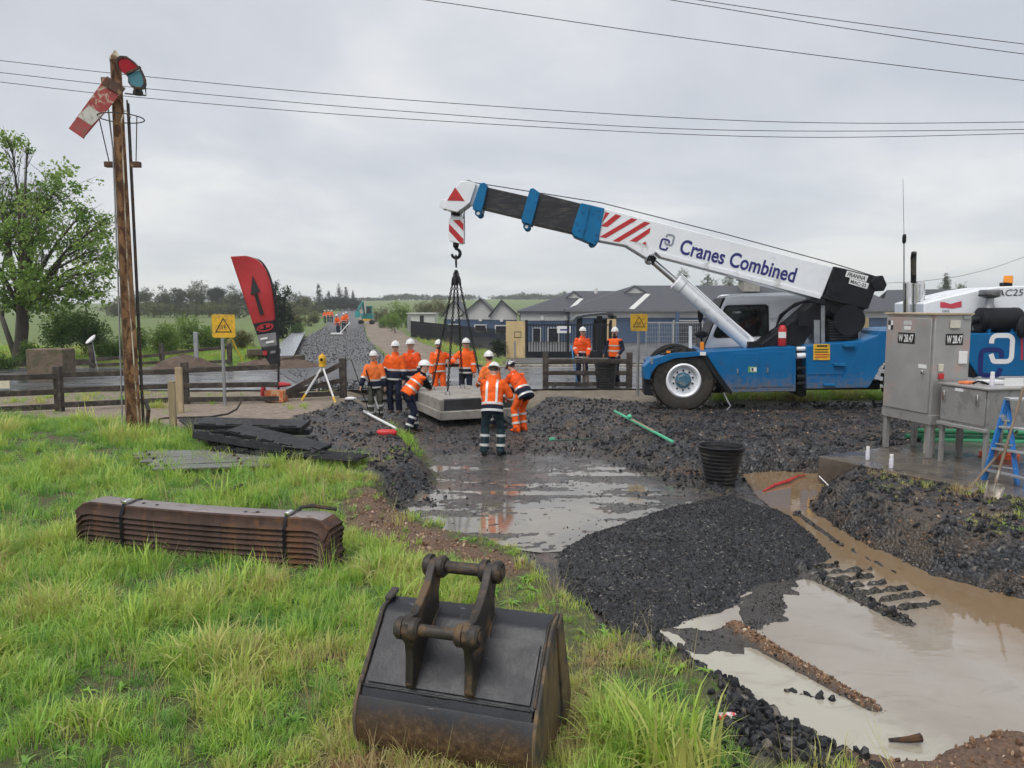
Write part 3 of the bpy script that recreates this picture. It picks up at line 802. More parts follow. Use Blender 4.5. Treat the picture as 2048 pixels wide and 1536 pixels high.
plant_grass('grass', 900, (-2.5, 0.5, 7, 13.5), 0.14, lambda x, y, f: f['ballast'] * sstep(0.1, 0.5, f['tr']) * sstep(0.0, .12, f['n2']), 37, 0.6)

# weeds and dry stalks standing among the grass
STALK = [clump(40 + i, 5, .12, .55, .0055, (.75, 1.5), .3) for i in range(2)] + [clump(50 + i, 9, .05, 1.5, .075, (.35, .6), .75) for i in range(2)]
g = np.random.default_rng(77); n = 1500
x = g.uniform(-6, 2.4, n); y = g.uniform(2.8, 11, n); f = fields(x, y)
sel = (g.random(n) < grass_want(x, y, f)) & vis(x, y) & (sdist(x, y, BUCKP) > .03) & (sdist(x, y, PILEP) > 0)
x, y, z = x[sel], y[sel], f['z'][sel]; c = len(x); br_ = g.random(c) < .45; h = np.where(br_, g.uniform(.10, .2, c), g.uniform(.22, .42, c))
scatter('weeds', np.stack([x, y, z], 1), np.stack([g.normal(0, .2, c), g.normal(0, .2, c), g.uniform(0, 6.28, c)], 1), np.stack([h, h, h], 1), np.where(br_, g.integers(2, 4, c), g.integers(0, 2, c)), np.where(br_, g.uniform(.05, .35, c), g.uniform(.75, .98, c)), STALK)
# ------------------------------------------------------------------ shared paints
BLUE = M('crane_blue', (0.001, 0.115, 0.30), 0.4, 0, 0.10, 2.0, 0.05, 30, (0.02, 0.085, 0.20), 0.08, 5, spec=0.25)
COLLAR = M('collar_blue', (0.003, 0.14, 0.32), 0.45, 0, 0.15, 3.0, 0.08, 30, (0.01, 0.06, 0.16), 0.15, 9, spec=0.25)
WHITE = M('crane_white', (0.79, 0.81, 0.84), 0.3, 0, 0.05, 1.5, 0.03, 20, (0.55, 0.56, 0.56), 0.08, 3, coat=0.2)
BLACKP = M('black_paint', (0.009, 0.010, 0.013), 0.5, 0, 0.3, 4, 0.1, 40, spec=0.22)
BOOMG = M('boom_charcoal', (0.030, 0.030, 0.034), 0.42, 0, 0.2, 2.5, 0.08, 30, (0.07, 0.066, 0.06), 0.25, 4, stretch=(1, 1, 4), spec=0.3)
RUBBER = M('tyre_rubber', (0.020, 0.020, 0.020), 0.8, 0, 0.3, 6, 0.3, 70, (0.05, 0.043, 0.037), 0.3, 4, spec=0.2)
STEELG = M('grey_steel', (0.30, 0.31, 0.32), 0.4, 0.7, 0.2, 5, 0.1, 60)
CHROME = M('chrome', (0.72, 0.72, 0.72), 0.14, 1.0, 0.06, 4)
REDP = M('red_paint', (0.48, 0.02, 0.02), 0.4, 0, 0.15, 5)
NAVYP = M('navy_lettering', (0.02, 0.02, 0.17), 0.4, 0, 0.05)
GREYP = M('grey_lettering', (0.24, 0.27, 0.32), 0.4, 0, 0.05)
YELP = M('yellow_paint', (0.72, 0.42, 0.02), 0.5, 0, 0.12, 5, col2=(0.45, 0.28, 0.05), amt2=0.25, sc2=8)
WHITEL = M('white_lettering', (0.75, 0.75, 0.75), 0.45, 0, 0.05)
BLACKL = M('black_lettering', (0.01, 0.01, 0.01), 0.5, 0, 0.1)
def glass_mat():
    m, k, b, oc = newmat('dark_glass')
    b.inputs['Base Color'].default_value = (0.012, 0.016, 0.018, 1); b.inputs['Roughness'].default_value = 0.04
    tr = k.new('ShaderNodeBsdfTransparent'); tr.inputs[0].default_value = (0.62, 0.68, 0.68, 1)
    ms = k.new('ShaderNodeMixShader'); ms.inputs[0].default_value = 0.28
    k.l.new(tr.outputs[0], ms.inputs[1]); k.l.new(b.outputs[0], ms.inputs[2]); k.l.new(ms.outputs[0], k.n['Material Output'].inputs[0])
    return m
GLASS = glass_mat()
def text_mesh(s, size, depth=0.0, font_scale=(1, 1), shear=0.0, bold=0.0, spacing=1.0):
    cu = bpy.data.curves.new('lettering', 'FONT'); cu.body = s; cu.size = size; cu.align_x = 'LEFT'; cu.extrude = depth; cu.shear = shear
    cu.offset = bold; cu.space_character = spacing; cu.resolution_u = 4
    o = bpy.data.objects.new('lettering', cu); C.objects.link(o)
    dg = bpy.context.evaluated_depsgraph_get()
    me = bpy.data.meshes.new_from_object(o.evaluated_get(dg))
    vs = [Vector((v.co.x * font_scale[0], v.co.y * font_scale[1], v.co.z)) for v in me.vertices]; fs = [tuple(p.vertices) for p in me.polygons]
    bpy.data.objects.remove(o); bpy.data.curves.remove(cu); bpy.data.meshes.remove(me)
    return vs, fs
def lettering(name, s, mat, parent, p0, xdir, ydir, width=None, height=None, shear=0.0, bold=0.0, local=False, lift=0.004, spacing=1.0, sub=None):
    """flat lettering on a surface; p0 lower left corner, xdir/ydir unit vectors of the surface"""
    vs, fs = text_mesh(s, 1.0, 0.0, shear=shear, bold=bold, spacing=spacing)
    x0 = min(v.x for v in vs); x1 = max(v.x for v in vs); y0 = min(v.y for v in vs); y1 = max(v.y for v in vs)
    sy = height / (y1 - y0) if height else None
    sx = width / (x1 - x0) if width else sy
    if sy is None: sy = sx
    xd = Vector(xdir).normalized(); yd = Vector(ydir).normalized(); n = xd.cross(yd)
    mb = MB(); mb.add([Vector(p0) + xd * ((v.x - x0) * sx) + yd * ((v.y - y0) * sy) + n * lift for v in vs], fs)
    return mb.build(name, mat, parent, local, smooth=False)
def quadp(mb, pts, lift=None):
    mb.add(pts, [tuple(range(len(pts)))]); return mb

def splash(m, z1=1.25, col=(.16, .125, .09), amt=.75):
    """mud thrown up over the lower bodywork (crane's own height)"""
    k = NT(m); b = k.n['Principled BSDF']; oc = k.new('ShaderNodeTexCoord').outputs['Object']
    sp_ = k.new('ShaderNodeSeparateXYZ'); k.put(sp_.inputs[0], oc)
    g_ = k.rng(sp_.outputs[2], .45, z1, .30, -.12)
    f = k.rng(k.math('ADD', k.noise(oc, 9, 8, .75, .3), g_), .58, .80, 0, amt)
    sc_ = k.rng(k.noise(k.mapping(oc, (1, 1, .12)), 14, 6, .7), .62, .72, 0, .35)
    old = b.inputs['Base Color'].links[0].from_socket
    k.put(b.inputs['Base Color'], k.mix(sc_, k.mix(f, old, col), (.10, .11, .12)))
    ro = b.inputs['Roughness'].links[0].from_socket; k.put(b.inputs['Roughness'], k.mixf(f, ro, .85))
splash(BLUE); splash(RUBBER, 1.6, (.085, .072, .06), .5)
# ------------------------------------------------------------------ the pick-and-carry crane
CR_YAW = R(-4.5)
cr_base = on_z(1367, 822, 0.02); cr_base.z = 0.03
crane = thing('mobile_crane', 'blue and white pick-and-carry crane lifting a concrete slab with its boom', 'crane', cr_base, CR_YAW)
CT = T[crane.name]; CTi = CT.inverted()
def cl(px, py, yo):
    """point of the crane's own plane at depth yo behind its near side, seen at a pixel"""
    o_ = CTi @ Vector((0, 0, CAM_Z)); d = CTi.to_3x3() @ ray(px, py)
    t = (yo - o_.y) / d.y
    return o_ + d * t
def plate(pxs, y0, y1, ref=None):
    """closed outline surveyed on the plane y=ref (default y0), given depth from y0 to y1"""
    r_ = y0 if ref is None else ref
    a = [cl(px, py, r_) for px, py in pxs]
    return MB().prism([Vector((p.x, y0, p.z)) for p in a], [Vector((p.x, y1, p.z)) for p in a])
def cpart(name, mb, mat, bevel=0.0, parent=None, sharp=38):
    return mb.build(name, mat, parent or crane, True, bevel, sharp)
W2 = 2.55
# wheels
def wheel(px, py_c, y_face, inward):
    c = cl(px, py_c, y_face); r = 0.745; c.z = max(c.z, r - 0.03); w_ = 0.52
    t = MB(); ax = Vector((0, 1, 0)) * inward
    prof = [(0.37, 0.03), (0.42, 0.0), (0.60, 0.0), (0.69, 0.03), (0.735, 0.10), (r, 0.16), (r, w_ - .16), (0.735, w_ - .1), (0.69, w_ - .03), (0.42, w_), (0.37, w_ - .03)]
    t.lathe(prof + [prof[0]], c, ax, 48, False)
    tyre = cpart('wheel', t, RUBBER)
    lug = MB()
    for i in range(26):
        a = 2 * math.pi * i / 26; u = Vector((math.cos(a), 0, math.sin(a))); tv = Vector((-math.sin(a), 0, math.cos(a)))
        for s_, (h0, h1) in enumerate(((0.03, 0.27), (0.25, 0.49))):
            p = c + u * (r + 0.006) + ax * ((h0 + h1) / 2) + tv * (0.05 if s_ else 0)
            m3 = Matrix((tv, ax, u)).transposed()
            lug.box(p, (0.085, h1 - h0, 0.04), m3)
    tag(cpart('tread', lug, RUBBER, 0, tyre), kind='stuff')
    rim = MB().lathe([(0.0, 0.085), (0.24, 0.085), (0.29, 0.115), (0.315, 0.11), (0.335, 0.0), (0.375, -0.03), (0.41, -0.005), (0.40, 0.05), (0.30, 0.2), (0, 0.2)], c, ax, 40)
    cpart('rim', rim, WHITE, 0, tyre)
    hub = MB().lathe([(0, -0.02), (0.12, -0.02), (0.14, 0.0), (0.15, 0.03), (0.185, 0.04), (0.195, 0.09), (0, 0.1)], c, ax, 32)
    cpart('hub', hub, M('hub_teal', (.035, .13, .20), .5, 0, .2, 8, .1, 40, (.2, .2, .2), .3, 9), 0, tyre)
    for i in range(10):
        a = 2 * math.pi * (i + .5) / 10
        p = c + Vector((math.cos(a), 0, math.sin(a))) * 0.235
        cpart('wheel_nut', MB().cyl(p + ax * 0.05, p + ax * 0.15, 0.024, 0.024, 6), BLACKP, 0, tyre)
wheel(1367, 765, -0.02, 1)
cpart('wheel', MB().lathe([(0.37, 0), (0.69, 0), (0.745, .12), (0.745, .4), (0.69, .52), (0.37, .52)], (0.05, 2.0, 0.73), (0, 1, 0), 40), RUBBER)
wheel(1846, 765, -0.02, 1)
cpart('wheel', MB().lathe([(0.37, 0), (0.69, 0), (0.745, .12), (0.745, .4), (0.69, .52), (0.37, .52)], (cl(1846, 765, 2.1).x, 2.1, 0.73), (0, 1, 0), 40), RUBBER)
# front chassis
fb = cpart('front_body', plate([(1410, 704), (1470, 700), (1592, 693), (1592, 783), (1463, 785), (1452, 770)], 0.0, W2), BLUE, 0.015)
arch = plate([(1288, 758), (1288, 734), (1303, 719), (1346, 706), (1412, 702.5), (1414, 712), (1404, 712), (1350, 717), (1316, 730), (1303, 746), (1300, 760)], -0.06, 0.62)
cpart('fender', arch, BLUE, 0.012)
cpart('front_deck', plate([(1300, 728), (1310, 722), (1420, 708), (1420, 735), (1306, 752)], 0.62, W2 - .1), BLUE, 0.012)
cpart('fender_lip', plate([(1404, 712.5), (1413, 712.5), (1464, 783), (1464, 789), (1455, 786), (1428, 752)], -0.03, 0.3), BLACKP, 0.006)
cpart('wheel_well', plate([(1306, 745), (1320, 728), (1350, 716), (1404, 713), (1450, 770), (1450, 786), (1310, 786)], 0.62, W2 - .62), BLACKP)
cpart('nose_panel', plate([(1289, 790), (1289, 757), (1301, 757), (1306, 792)], 0.05, 0.7), BLACKP, 0.01)
def cbox(px0, py0, px1, py1, y0, y1, mat, name, bevel=0.006, parent=None):
    return cpart(name, plate([(px0, py0), (px1, py0), (px1, py1), (px0, py1)], y0, y1), mat, bevel, parent)
for (a, b_, c_, d_) in ((1466, 706, 1516, 776), (1522, 702, 1586, 774)):
    cbox(a, b_, c_, d_, -0.012, 0.01, BLUE, 'access_panel', 0.008, fb)
lab = cbox(1496, 733, 1514, 745, -0.018, -0.004, M('label_green', (.10, .28, .10), .5), 'label_plate', 0, fb)
cbox(1501, 735, 1513, 743, -0.021, -0.012, WHITEL, 'label_print', 0, fb)
cbox(1503, 736, 1507, 742, -0.024, -0.019, BLACKL, 'label_print', 0, fb)
cbox(1301, 716, 1306, 728, -0.075, -0.03, STEELG, 'headlamp', 0.004)
cbox(1400, 704, 1412, 711, -0.08, -0.03, WHITEL, 'marker_light', 0.004)
cbox(1333, 702, 1341, 706, -0.08, -0.03, M('amber_lens', (.8, .25, .02), .25), 'marker_light', 0.003)
cpart('fuel_hose', MB().tube([cl(1448, 785, .1), cl(1454, 800, .05), cl(1461, 812, .0), cl(1453, 821, 0)], 0.022, 8), STEELG)
cpart('chassis_rail', plate([(1440, 762), (1760, 760), (1760, 779), (1440, 781)], 0.8, 1.75), BLACKP)
for px in (1470, 1480, 1512, 1526, 1560, 1582):
    for py in (708.5, 774):
        q_ = cl(px, py - (px - 1466) * .02, 0); cpart('bolt', MB().cyl((q_.x, -.022, q_.z), (q_.x, 0, q_.z), .016, None, 6), COLLAR, 0, fb)
for px, py in ((1474, 742), (1534, 740)): cbox(px, py - 4, px + 3, py + 5, -.04, -.01, STEELG, 'panel_latch', .004, fb)
# joint between the two halves
cpart('articulation_post', plate([(1592, 691), (1614, 691), (1613, 790), (1604, 795), (1596, 788)], 0.35, 1.6), BLACKP, 0.01)
for i, (y0, y1) in enumerate(((692, 704), (708, 716), (733, 742), (752, 758), (765, 770))):
    cpart('steering_ram' if i % 2 else 'hinge_plate', MB().cyl(cl(1593, (y0 + y1) / 2, .12), cl(1614, (y0 + y1) / 2 - 1, .12), 0.05 + .02 * (i % 2), None, 12), WHITE if i < 2 else BLACKP)
# rear chassis
rb = cpart('rear_body', plate([(1613, 692), (1680, 686), (1722, 683), (1757, 670), (1760, 662), (1926, 657), (1926, 705), (1880, 690), (1820, 690), (1785, 705), (1752, 745), (1735, 776), (1613, 778)], 0.0, W2), BLUE, 0.015)
cpart('rear_body_panel', plate([(1727, 683), (1757, 671), (1757, 742), (1737, 775), (1672, 776)], -0.02, 0.01), BLUE, 0.006, rb)
cbox(1616, 747, 1690, 749, -0.015, 0.01, BLUE, 'seam', 0, rb)
for a in ((1688, 689, 1712, 694), (1669, 727, 1692, 732), (1648, 768, 1672, 772)): cbox(*a, -0.09, 0.0, COLLAR, 'step', 0.006, rb)
cbox(1627, 688, 1660, 720, -0.02, 0.004, YELP, 'warning_label', 0, rb)
for i, (x0_, x1_, yy) in enumerate(((1634, 1655, 692), (1630, 1657, 699), (1630, 1656, 704), (1630, 1657, 709), (1630, 1655, 714))):
    cbox(x0_, yy - (1.6 if i == 0 else 1), x1_, yy + (1.6 if i == 0 else 1), -0.024, -0.018, BLACKL if i < 3 else REDP, 'label_print', 0, rb)
ep = cpart('engine_panel', plate([(1926, 668), (2180, 660), (2180, 752), (1957, 752.5), (1927, 708)], 0.0, W2), BLUE, 0.015)
cpart('mudflap', plate([(1926, 708), (1957, 753), (1948, 756), (1926, 745)], 0.05, 0.5), BLACKP, 0, ep)
def cc_logo(cx_, cz_, s, yo, mat1, mat2, parent, tilt=0.0, gap1=0, gap2=180):
    """two interlocking C shapes"""
    for i, (mat, dx, dz, flip) in enumerate(((mat1, 0.0, 0.0, -1), (mat2, -0.40 * s, -0.60 * s, 1))):
        pts = []; th = 0.20 * s; hw, hh, rr = 0.42 * s, 0.55 * s, 0.22 * s
        path = []
        for (qx, qz, a0, a1) in ((hw - rr, -hh + rr, -60, -90), (-hw + rr, -hh + rr, -90, -180), (-hw + rr, hh - rr, 180, 90), (hw - rr, hh - rr, 90, 0)):
            for j in range(5):
                a = R(a0 + (a1 - a0) * j / 4); path.append((qx + rr * math.cos(a), qz + rr * math.sin(a)))
        path.append((hw, hh - rr - 0.12 * s)); path.insert(0, (hw, -hh + rr + 0.1 * s))
        mb = MB(); ct, st = math.cos(tilt), math.sin(tilt)
        def w_(x_, z_):
            x_, z_ = (-x_ * flip if False else x_ * flip) + dx, z_ + dz
            return Vector((cx_ + x_ * ct - z_ * st, yo - 0.004 - 0.002 * i, cz_ + x_ * st + z_ * ct))
        vs = []
        for j, (x_, z_) in enumerate(path):
            a = Vector(path[max(j - 1, 0)]); b_ = Vector(path[min(j + 1, len(path) - 1)]); d = (b_ - a).normalized(); n_ = Vector((-d.y, d.x)) * th / 2
            vs += [w_(x_ + n_.x, z_ + n_.y), w_(x_ - n_.x, z_ - n_.y)]
        mb.add(vs, [(2 * j, 2 * j + 1, 2 * j + 3, 2 * j + 2) for j in range(len(path) - 1)])
        mb.build('logo', mat, parent, True, smooth=False)
lc = cl(2003, 697, 0.0)
cc_logo(lc.x, lc.z, 0.54, -0.003, WHITEL, M('royal_blue', (.004, .012, .13), .4), ep, 0, 1)
cbox(2042, 675, 2046, 720, -0.01, 0.02, REDP, 'rear_marker', 0, ep)
# cab (to the far side, beyond the boom)
CY0, CY1 = 1.30, 2.62
cab = cpart('cab', plate([(1409, 697), (1426, 654), (1451, 597), (1456, 592), (1604, 588), (1612, 596), (1612, 650), (1605, 694)], CY0, CY1, CY0), WHITE, 0.03)
# hollow look: recessed window
wpx = [(1428, 668), (1450, 614), (1455, 611), (1532, 609), (1537, 613), (1538, 668), (1533, 672), (1433, 676), (1427, 673)]
def hollow():
    """cut the window opening through the near cab wall and clear a cabin behind it"""
    import bmesh as _b
    cut = plate(wpx, CY0 - 0.2, CY1 + 0.2, CY0)
    co_ = cut.build('cab_cutter', None, crane, True)
    md = cab.modifiers.new('cut', 'BOOLEAN'); md.object = co_; md.operation = 'DIFFERENCE'; md.solver = 'EXACT'
    cab.modifiers.move(len(cab.modifiers) - 1, 0)
    bpy.context.view_layer.update()
    dg = bpy.context.evaluated_depsgraph_get(); ev = cab.evaluated_get(dg)
    me = bpy.data.meshes.new_from_object(ev); old = cab.data
    cab.modifiers.clear(); cab.data = me; bpy.data.objects.remove(co_); me.set_sharp_from_angle(angle=R(30))
hollow()
cpart('windscreen_frame', plate([(1446, 597), (1452, 595), (1412, 694), (1406, 697)], CY0 + .05, CY1 - .05, CY0), BLACKP, 0.004, cab)
for yy_ in (CY0 + .03, CY1 - .036): cpart('side_window', plate(wpx, yy_, yy_ + .006, CY0), GLASS, 0, cab)
fr_o = [cl(a, b_, CY0) for a, b_ in wpx]; cc_ = sum(fr_o, Vector()) / len(fr_o)
mb = MB(); inn = [Vector((p.x + (cc_.x - p.x) * .05, CY0 - .012, p.z + (cc_.z - p.z) * .09)) for p in fr_o]; out = [Vector((p.x, CY0 - .012, p.z)) for p in fr_o]
nn = len(out); mb.add(out + inn + [v + Vector((0, .05, 0)) for v in out] + [v + Vector((0, .05, 0)) for v in inn], [f for i in range(nn) for f in ((i, (i + 1) % nn, nn + (i + 1) % nn, nn + i), (nn + i, nn + (i + 1) % nn, 3 * nn + (i + 1) % nn, 3 * nn + i))])
cpart('window_frame', mb, BLACKP, 0, cab)
cpart('window_divider', plate([(1497, 610), (1500, 610), (1502, 673), (1498, 673)], CY0 + .02, CY0 + .05, CY0), BLACKP, 0, cab)
cpart('seat', plate([(1462, 672), (1500, 672), (1506, 640), (1512, 612), (1520, 612), (1514, 672)], CY0 + .45, CY0 + .9, CY0 + .6), M('seat_cloth', (.03, .03, .035), .8), 0.02, cab)
cpart('dashboard', plate([(1430, 676), (1446, 655), (1456, 655), (1456, 676)], CY0 + .2, CY1 - .2, CY0), BLACKP, 0.02, cab)
cpart('roof_panel', plate([(1452, 592), (1462, 588), (1500, 587), (1604, 584), (1606, 589), (1456, 593)], CY0 + .1, CY1 - .1, CY0), WHITE, 0.01, cab)
lettering('window_notice', 'CABIN', WHITEL, cab, cl(1466, 627, CY0) + Vector((0, .02, 0)), (1, 0, 0.05), (0, 0, 1), width=0.2, local=True)
# mirrors and stalks
cpart('mirror', MB().ell(cl(1401, 627, 1.1), (0.07, 0.05, 0.24), 12, 8), BLACKP)
cpart('mirror', MB().ell(cl(1403, 669, 1.1), (0.16, 0.05, 0.09), 12, 8), BLACKP)
cpart('mirror_arm', MB().tube([cl(1402, 610, 1.15), cl(1400, 650, 1.15), cl(1404, 690, 1.15), cl(1410, 697, 1.2)], 0.018, 8), BLACKP)
cbox(1378, 652, 1384, 702, 1.0, 1.05, WHITE, 'width_marker', 0.004)
cbox(1401, 684, 1408, 701, 0.6, 0.7, M('amber_lens', (.8, .25, .02), .25), 'indicator', 0.004)
# boom -------------------------------------------------
BY = 0.46
def bsec(name, pxs, y0, y1, mat, bevel=0.015, parent=None, ref=BY):
    return cpart(name, plate(pxs, y0, y1, ref), mat, bevel, parent)
boom = bsec('boom_base', [(1206, 416), (1215, 418), (1667, 534), (1644, 594), (1460, 543), (1340, 511), (1312, 505), (1294, 517), (1252, 491), (1196, 481)], BY, BY + 0.60, WHITE, 0.02)
bsec('boom_lower_flange', [(1310, 502), (1642, 589), (1640, 598), (1460, 550), (1322, 514)], BY - 0.025, BY + 0.625, WHITE, 0.006, boom)
bsec('boom_section', [(1073, 384), (1215, 420), (1198, 478), (1060, 446)], BY + 0.05, BY + 0.55, BOOMG, 0.012)
bsec('boom_section', [(968, 372), (1075, 396), (1062, 440), (955, 414)], BY + 0.09, BY + 0.51, BOOMG, 0.012)
bsec('boom_section', [(930, 362), (975, 372), (960, 412), (925, 405)], BY + 0.12, BY + 0.48, WHITE, 0.01)
# collars
for pxs, dy, lug_, pins in (([(1162, 406), (1209, 417), (1196, 484), (1190, 491), (1176, 484), (1148, 472), (1143, 463), (1155, 425)], 0.06, (1185, 482), 1),
                      ([(1060, 378), (1066, 376), (1078, 384), (1079, 390), (1070, 425), (1063, 450), (1043, 444), (1043, 436)], 0.04, (1053, 449), 1),
                      ([(960, 366), (969, 365), (975, 371), (968, 405), (962, 424), (945, 418), (946, 408)], 0.02, (956, 422), 1)):
    c_o = bsec('boom_collar', pxs, BY - dy + .02, BY + 0.58 + dy, COLLAR, 0.012)
    lp = cl(lug_[0], lug_[1], BY)
    for yy in (BY + .05, BY + .5):
        cpart('lug', MB().cyl((lp.x, yy, lp.z - .04), (lp.x, yy + .05, lp.z - .04), 0.085, None, 18), COLLAR, 0, c_o)
    cpart('lug_bore', MB().cyl((lp.x, BY + .03, lp.z - .05), (lp.x, BY + .045, lp.z - .05), 0.04, None, 14), WHITEL if lug_[0] < 1100 else BLACKP, 0, c_o)
bsec('collar_rib', [(1176, 411), (1180, 412), (1166, 478), (1162, 476)], BY - .07, BY - .03, COLLAR, 0.004)
# head
hd = bsec('boom_head', [(921, 362), (934, 361), (952, 366), (940, 404), (931, 412), (914, 424), (896, 420), (889, 417), (891, 402), (897, 390)], BY + .03, BY + 0.56, WHITE, 0.015)
bsec('head_sheave', [(878, 402), (884, 397), (892, 399), (896, 408), (893, 416), (884, 417), (877, 411)], BY + .12, BY + .46, WHITE, 0.01, hd)
tri = [cl(a, b_, BY) for a, b_ in ((910, 374), (894, 400.5), (929, 401.5))]
mb = MB(); quadp(mb, [Vector((p.x, BY + .022, p.z)) for p in tri]); mb.build('warning_triangle', REDP, hd, True, smooth=False)
bsec('head_clip', [(929, 358), (935, 356), (945, 362), (944, 366), (930, 364)], BY + .2, BY + .35, STEELG, 0.004, hd)
bsec('head_lower_sheave', [(900, 422), (916, 422), (920, 432), (902, 432)], BY + .2, BY + .42, BLACKP, 0.01, hd)
# red and white chevrons on the boom
def bq(pts, mat, name, lift=0.006):
    mb = MB(); quadp(mb, [Vector((p.x, BY - lift, p.z)) for p in (cl(a, b_, BY) for a, b_ in pts)])
    return mb.build(name, mat, boom, True, smooth=False)
def chev(u, v):   # boom side coordinates: u along, v from top
    a = Vector((1212, 424)); b_ = Vector((1302, 446)); c_ = Vector((1199, 478)); 
    return (a.x + (b_.x - a.x) * u + (c_.x - a.x) * v, a.y + (b_.y - a.y) * u + (c_.y - a.y) * v)
bq([(1211, 424), (1219, 426), (1204, 446), (1206, 439)], REDP, 'stripe')
for (x0_, y0_, x1_, y1_, w_) in ((1231, 428.5, 1202, 452, 12), (1263, 436, 1199, 474, 12), (1289, 443, 1225, 482, 12), (1301, 456, 1259, 483, 0)):
    bq([(x0_, y0_), (x0_ + (w_ if w_ else 0), y0_ + 3), (x0_ - 3, y0_ + 12) if not w_ else (x1_ + 13, y1_ + 2), (x1_ + 12, y1_ + 2) if not w_ else (x1_, y1_)][:4] if w_ else [(1301, 455), (1299, 466), (1273, 484), (1259, 482)], REDP, 'stripe')
bq([(1291, 483), (1284, 487), (1293, 490)], REDP, 'stripe')
# name on the boom
pA = cl(1357, 507, BY); pB = cl(1587, 566, BY); xd = (pB - pA); xd.y = 0
pA.y = BY
lettering('lettering', 'Cranes Combined', NAVYP, boom, pA, xd, Vector((-xd.z, 0, xd.x)), width=xd.length, height=0.36, bold=0.022, local=True, lift=0.006)
lc2 = cl(1339, 480, BY); cc_logo(lc2.x, lc2.z, 0.215, BY - .003, GREYP, NAVYP, boom, math.atan2(xd.z, xd.x))
# rear boom box and pivot frame
bb = bsec('boom_rear_box', [(1667, 533), (1690, 538), (1748, 553), (1762, 551), (1771, 570), (1766, 582), (1748, 583), (1735, 618), (1640, 597), (1650, 590)], BY - .05, BY + .68, BLACKP, 0.012)
for pts, s_, w_ in ([(1694, 541), (1737, 552), (1732, 564), (1690, 553)], 'FRANNA', None), ([(1700, 556), (1738, 567), (1734, 578), (1697, 567)], 'MAC-25', None):
    mb = MB(); q = [cl(a, b_, BY - .05) for a, b_ in pts]; quadp(mb, [Vector((p.x, BY - .056, p.z)) for p in q]); mb.build('name_plate', WHITEL, bb, True, smooth=False)
    x_ = q[2] - q[3]; x_.y = 0; y_ = q[0] - q[3]; y_.y = 0
    lettering('lettering', s_, BLACKL, bb, Vector((q[3].x, BY - .056, q[3].z)) + x_ * .07 + y_ * .17, x_, y_, width=x_.length * .84, height=y_.length * .64, shear=0.2 if s_[0] == 'F' else 0, bold=0.02, local=True, lift=0.004)
bsec('rear_bracket', [(1744, 556), (1763, 551), (1771, 570), (1765, 582), (1745, 580), (1738, 566)], BY - .1, BY + .72, BLACKP, 0.02, bb)
cpart('pivot_frame', plate([(1497, 697), (1520, 690), (1590, 640), (1622, 612), (1640, 592), (1735, 616), (1712, 640), (1680, 640), (1660, 622), (1632, 650), (1604, 697)], BY + .05, BY + 1.0, BY), BLACKP, 0.02)
for i in range(6):
    o_ = i * 5
    cpart('hydraulic_hose', MB().tube([cl(1552 + o_ * .4, 655 - o_, BY), cl(1560 + o_, 630 - o_ * .6, BY - .1), cl(1590 + o_, 607 - o_ * .3, BY - .12), cl(1650, 600 + i * 2, BY - .05)], 0.022, 8), BLACKP)
cpart('hydraulic_hose', MB().tube([cl(1748, 583, BY), cl(1728, 612, BY), cl(1700, 640, BY + .1)], 0.02, 8), BLACKP)
dr = cl(1692, 640, 0.6)
cpart('winch_drum', MB().lathe([(0.0, 0), (.36, 0), (.36, .05), (.26, .06), (.26, .62), (.36, .63), (.36, .68), (0, .68)], (dr.x, 0.35, dr.z), (0, 1, 0), 28), BLACKP)
cpart('radiator_grille', plate([(1657, 640), (1718, 640), (1718, 684), (1657, 686)], 0.6, 2.2, 0.6), BLACKP, 0.01)
for i in range(7):
    cbox(1660, 644 + i * 5.5, 1716, 646 + i * 5.5, 0.57, 0.6, M('grille_bar', (.05, .05, .055), .5), 'grille_bar', 0)
for a in ((1628, 640, 1640, 690), (1642, 600, 1650, 690), (1716, 640, 1722, 684)): cbox(*a, 0.5, 0.62, STEELG, 'frame_post', 0.006)
for (a, b_, c_, d_) in ((1624, 636, 1646, 684), (1718, 636, 1738, 684)):
    cbox(a, b_, c_, d_, 2.0, 2.12, M('birch_ply', (.55, .40, .20), .6, 0, .15, 3, stretch=(1, 1, .2)), 'timber_pad', 0.006)
# control box
cbox(1597, 622, 1618, 652, BY - .08, BY + .1, BLACKP, 'control_box', 0.01)
# lift ram
p0 = cl(1301, 519, BY + .2); p1 = cl(1352, 562, BY + .1); p2 = cl(1502, 689, BY + .02)
p0.y = p1.y = p2.y = BY + .18
rod = cpart('ram_rod', MB().cyl(p0, p1, 0.075, None, 20), CHROME)
brl = cpart('ram_barrel', MB().lathe([(0.0, 0), (0.17, 0), (0.20, .02), (0.20, .2), (0.175, .22), (0.175, (p2 - p1).length), (0, (p2 - p1).length)], p1, (p2 - p1), 32), WHITE)
cpart('ram_pipe', MB().tube([p1 + Vector((.1, -.2, .16)), p2 + Vector((-.05, -.2, .18))], 0.02, 8), WHITE, 0, brl)
cpart('ram_foot', plate([(1494, 683), (1516, 683), (1530, 697), (1494, 699)], BY - .12, BY + .5, BY), BLACKP, 0.01)
cpart('ram_eye', MB().cyl((p0.x, BY - .05, p0.z), (p0.x, BY + .6, p0.z), 0.11, None, 18), STEELG)
for i in range(3):
    cpart('ram_hose', MB().tube([cl(1294 + i * 4, 521, BY - .05), cl(1299 + i * 4, 512, BY - .1), cl(1308 + i * 2, 516, BY - .08), cl(1304, 524 + i * 3, BY - .05)], 0.02, 6), BLACKP)
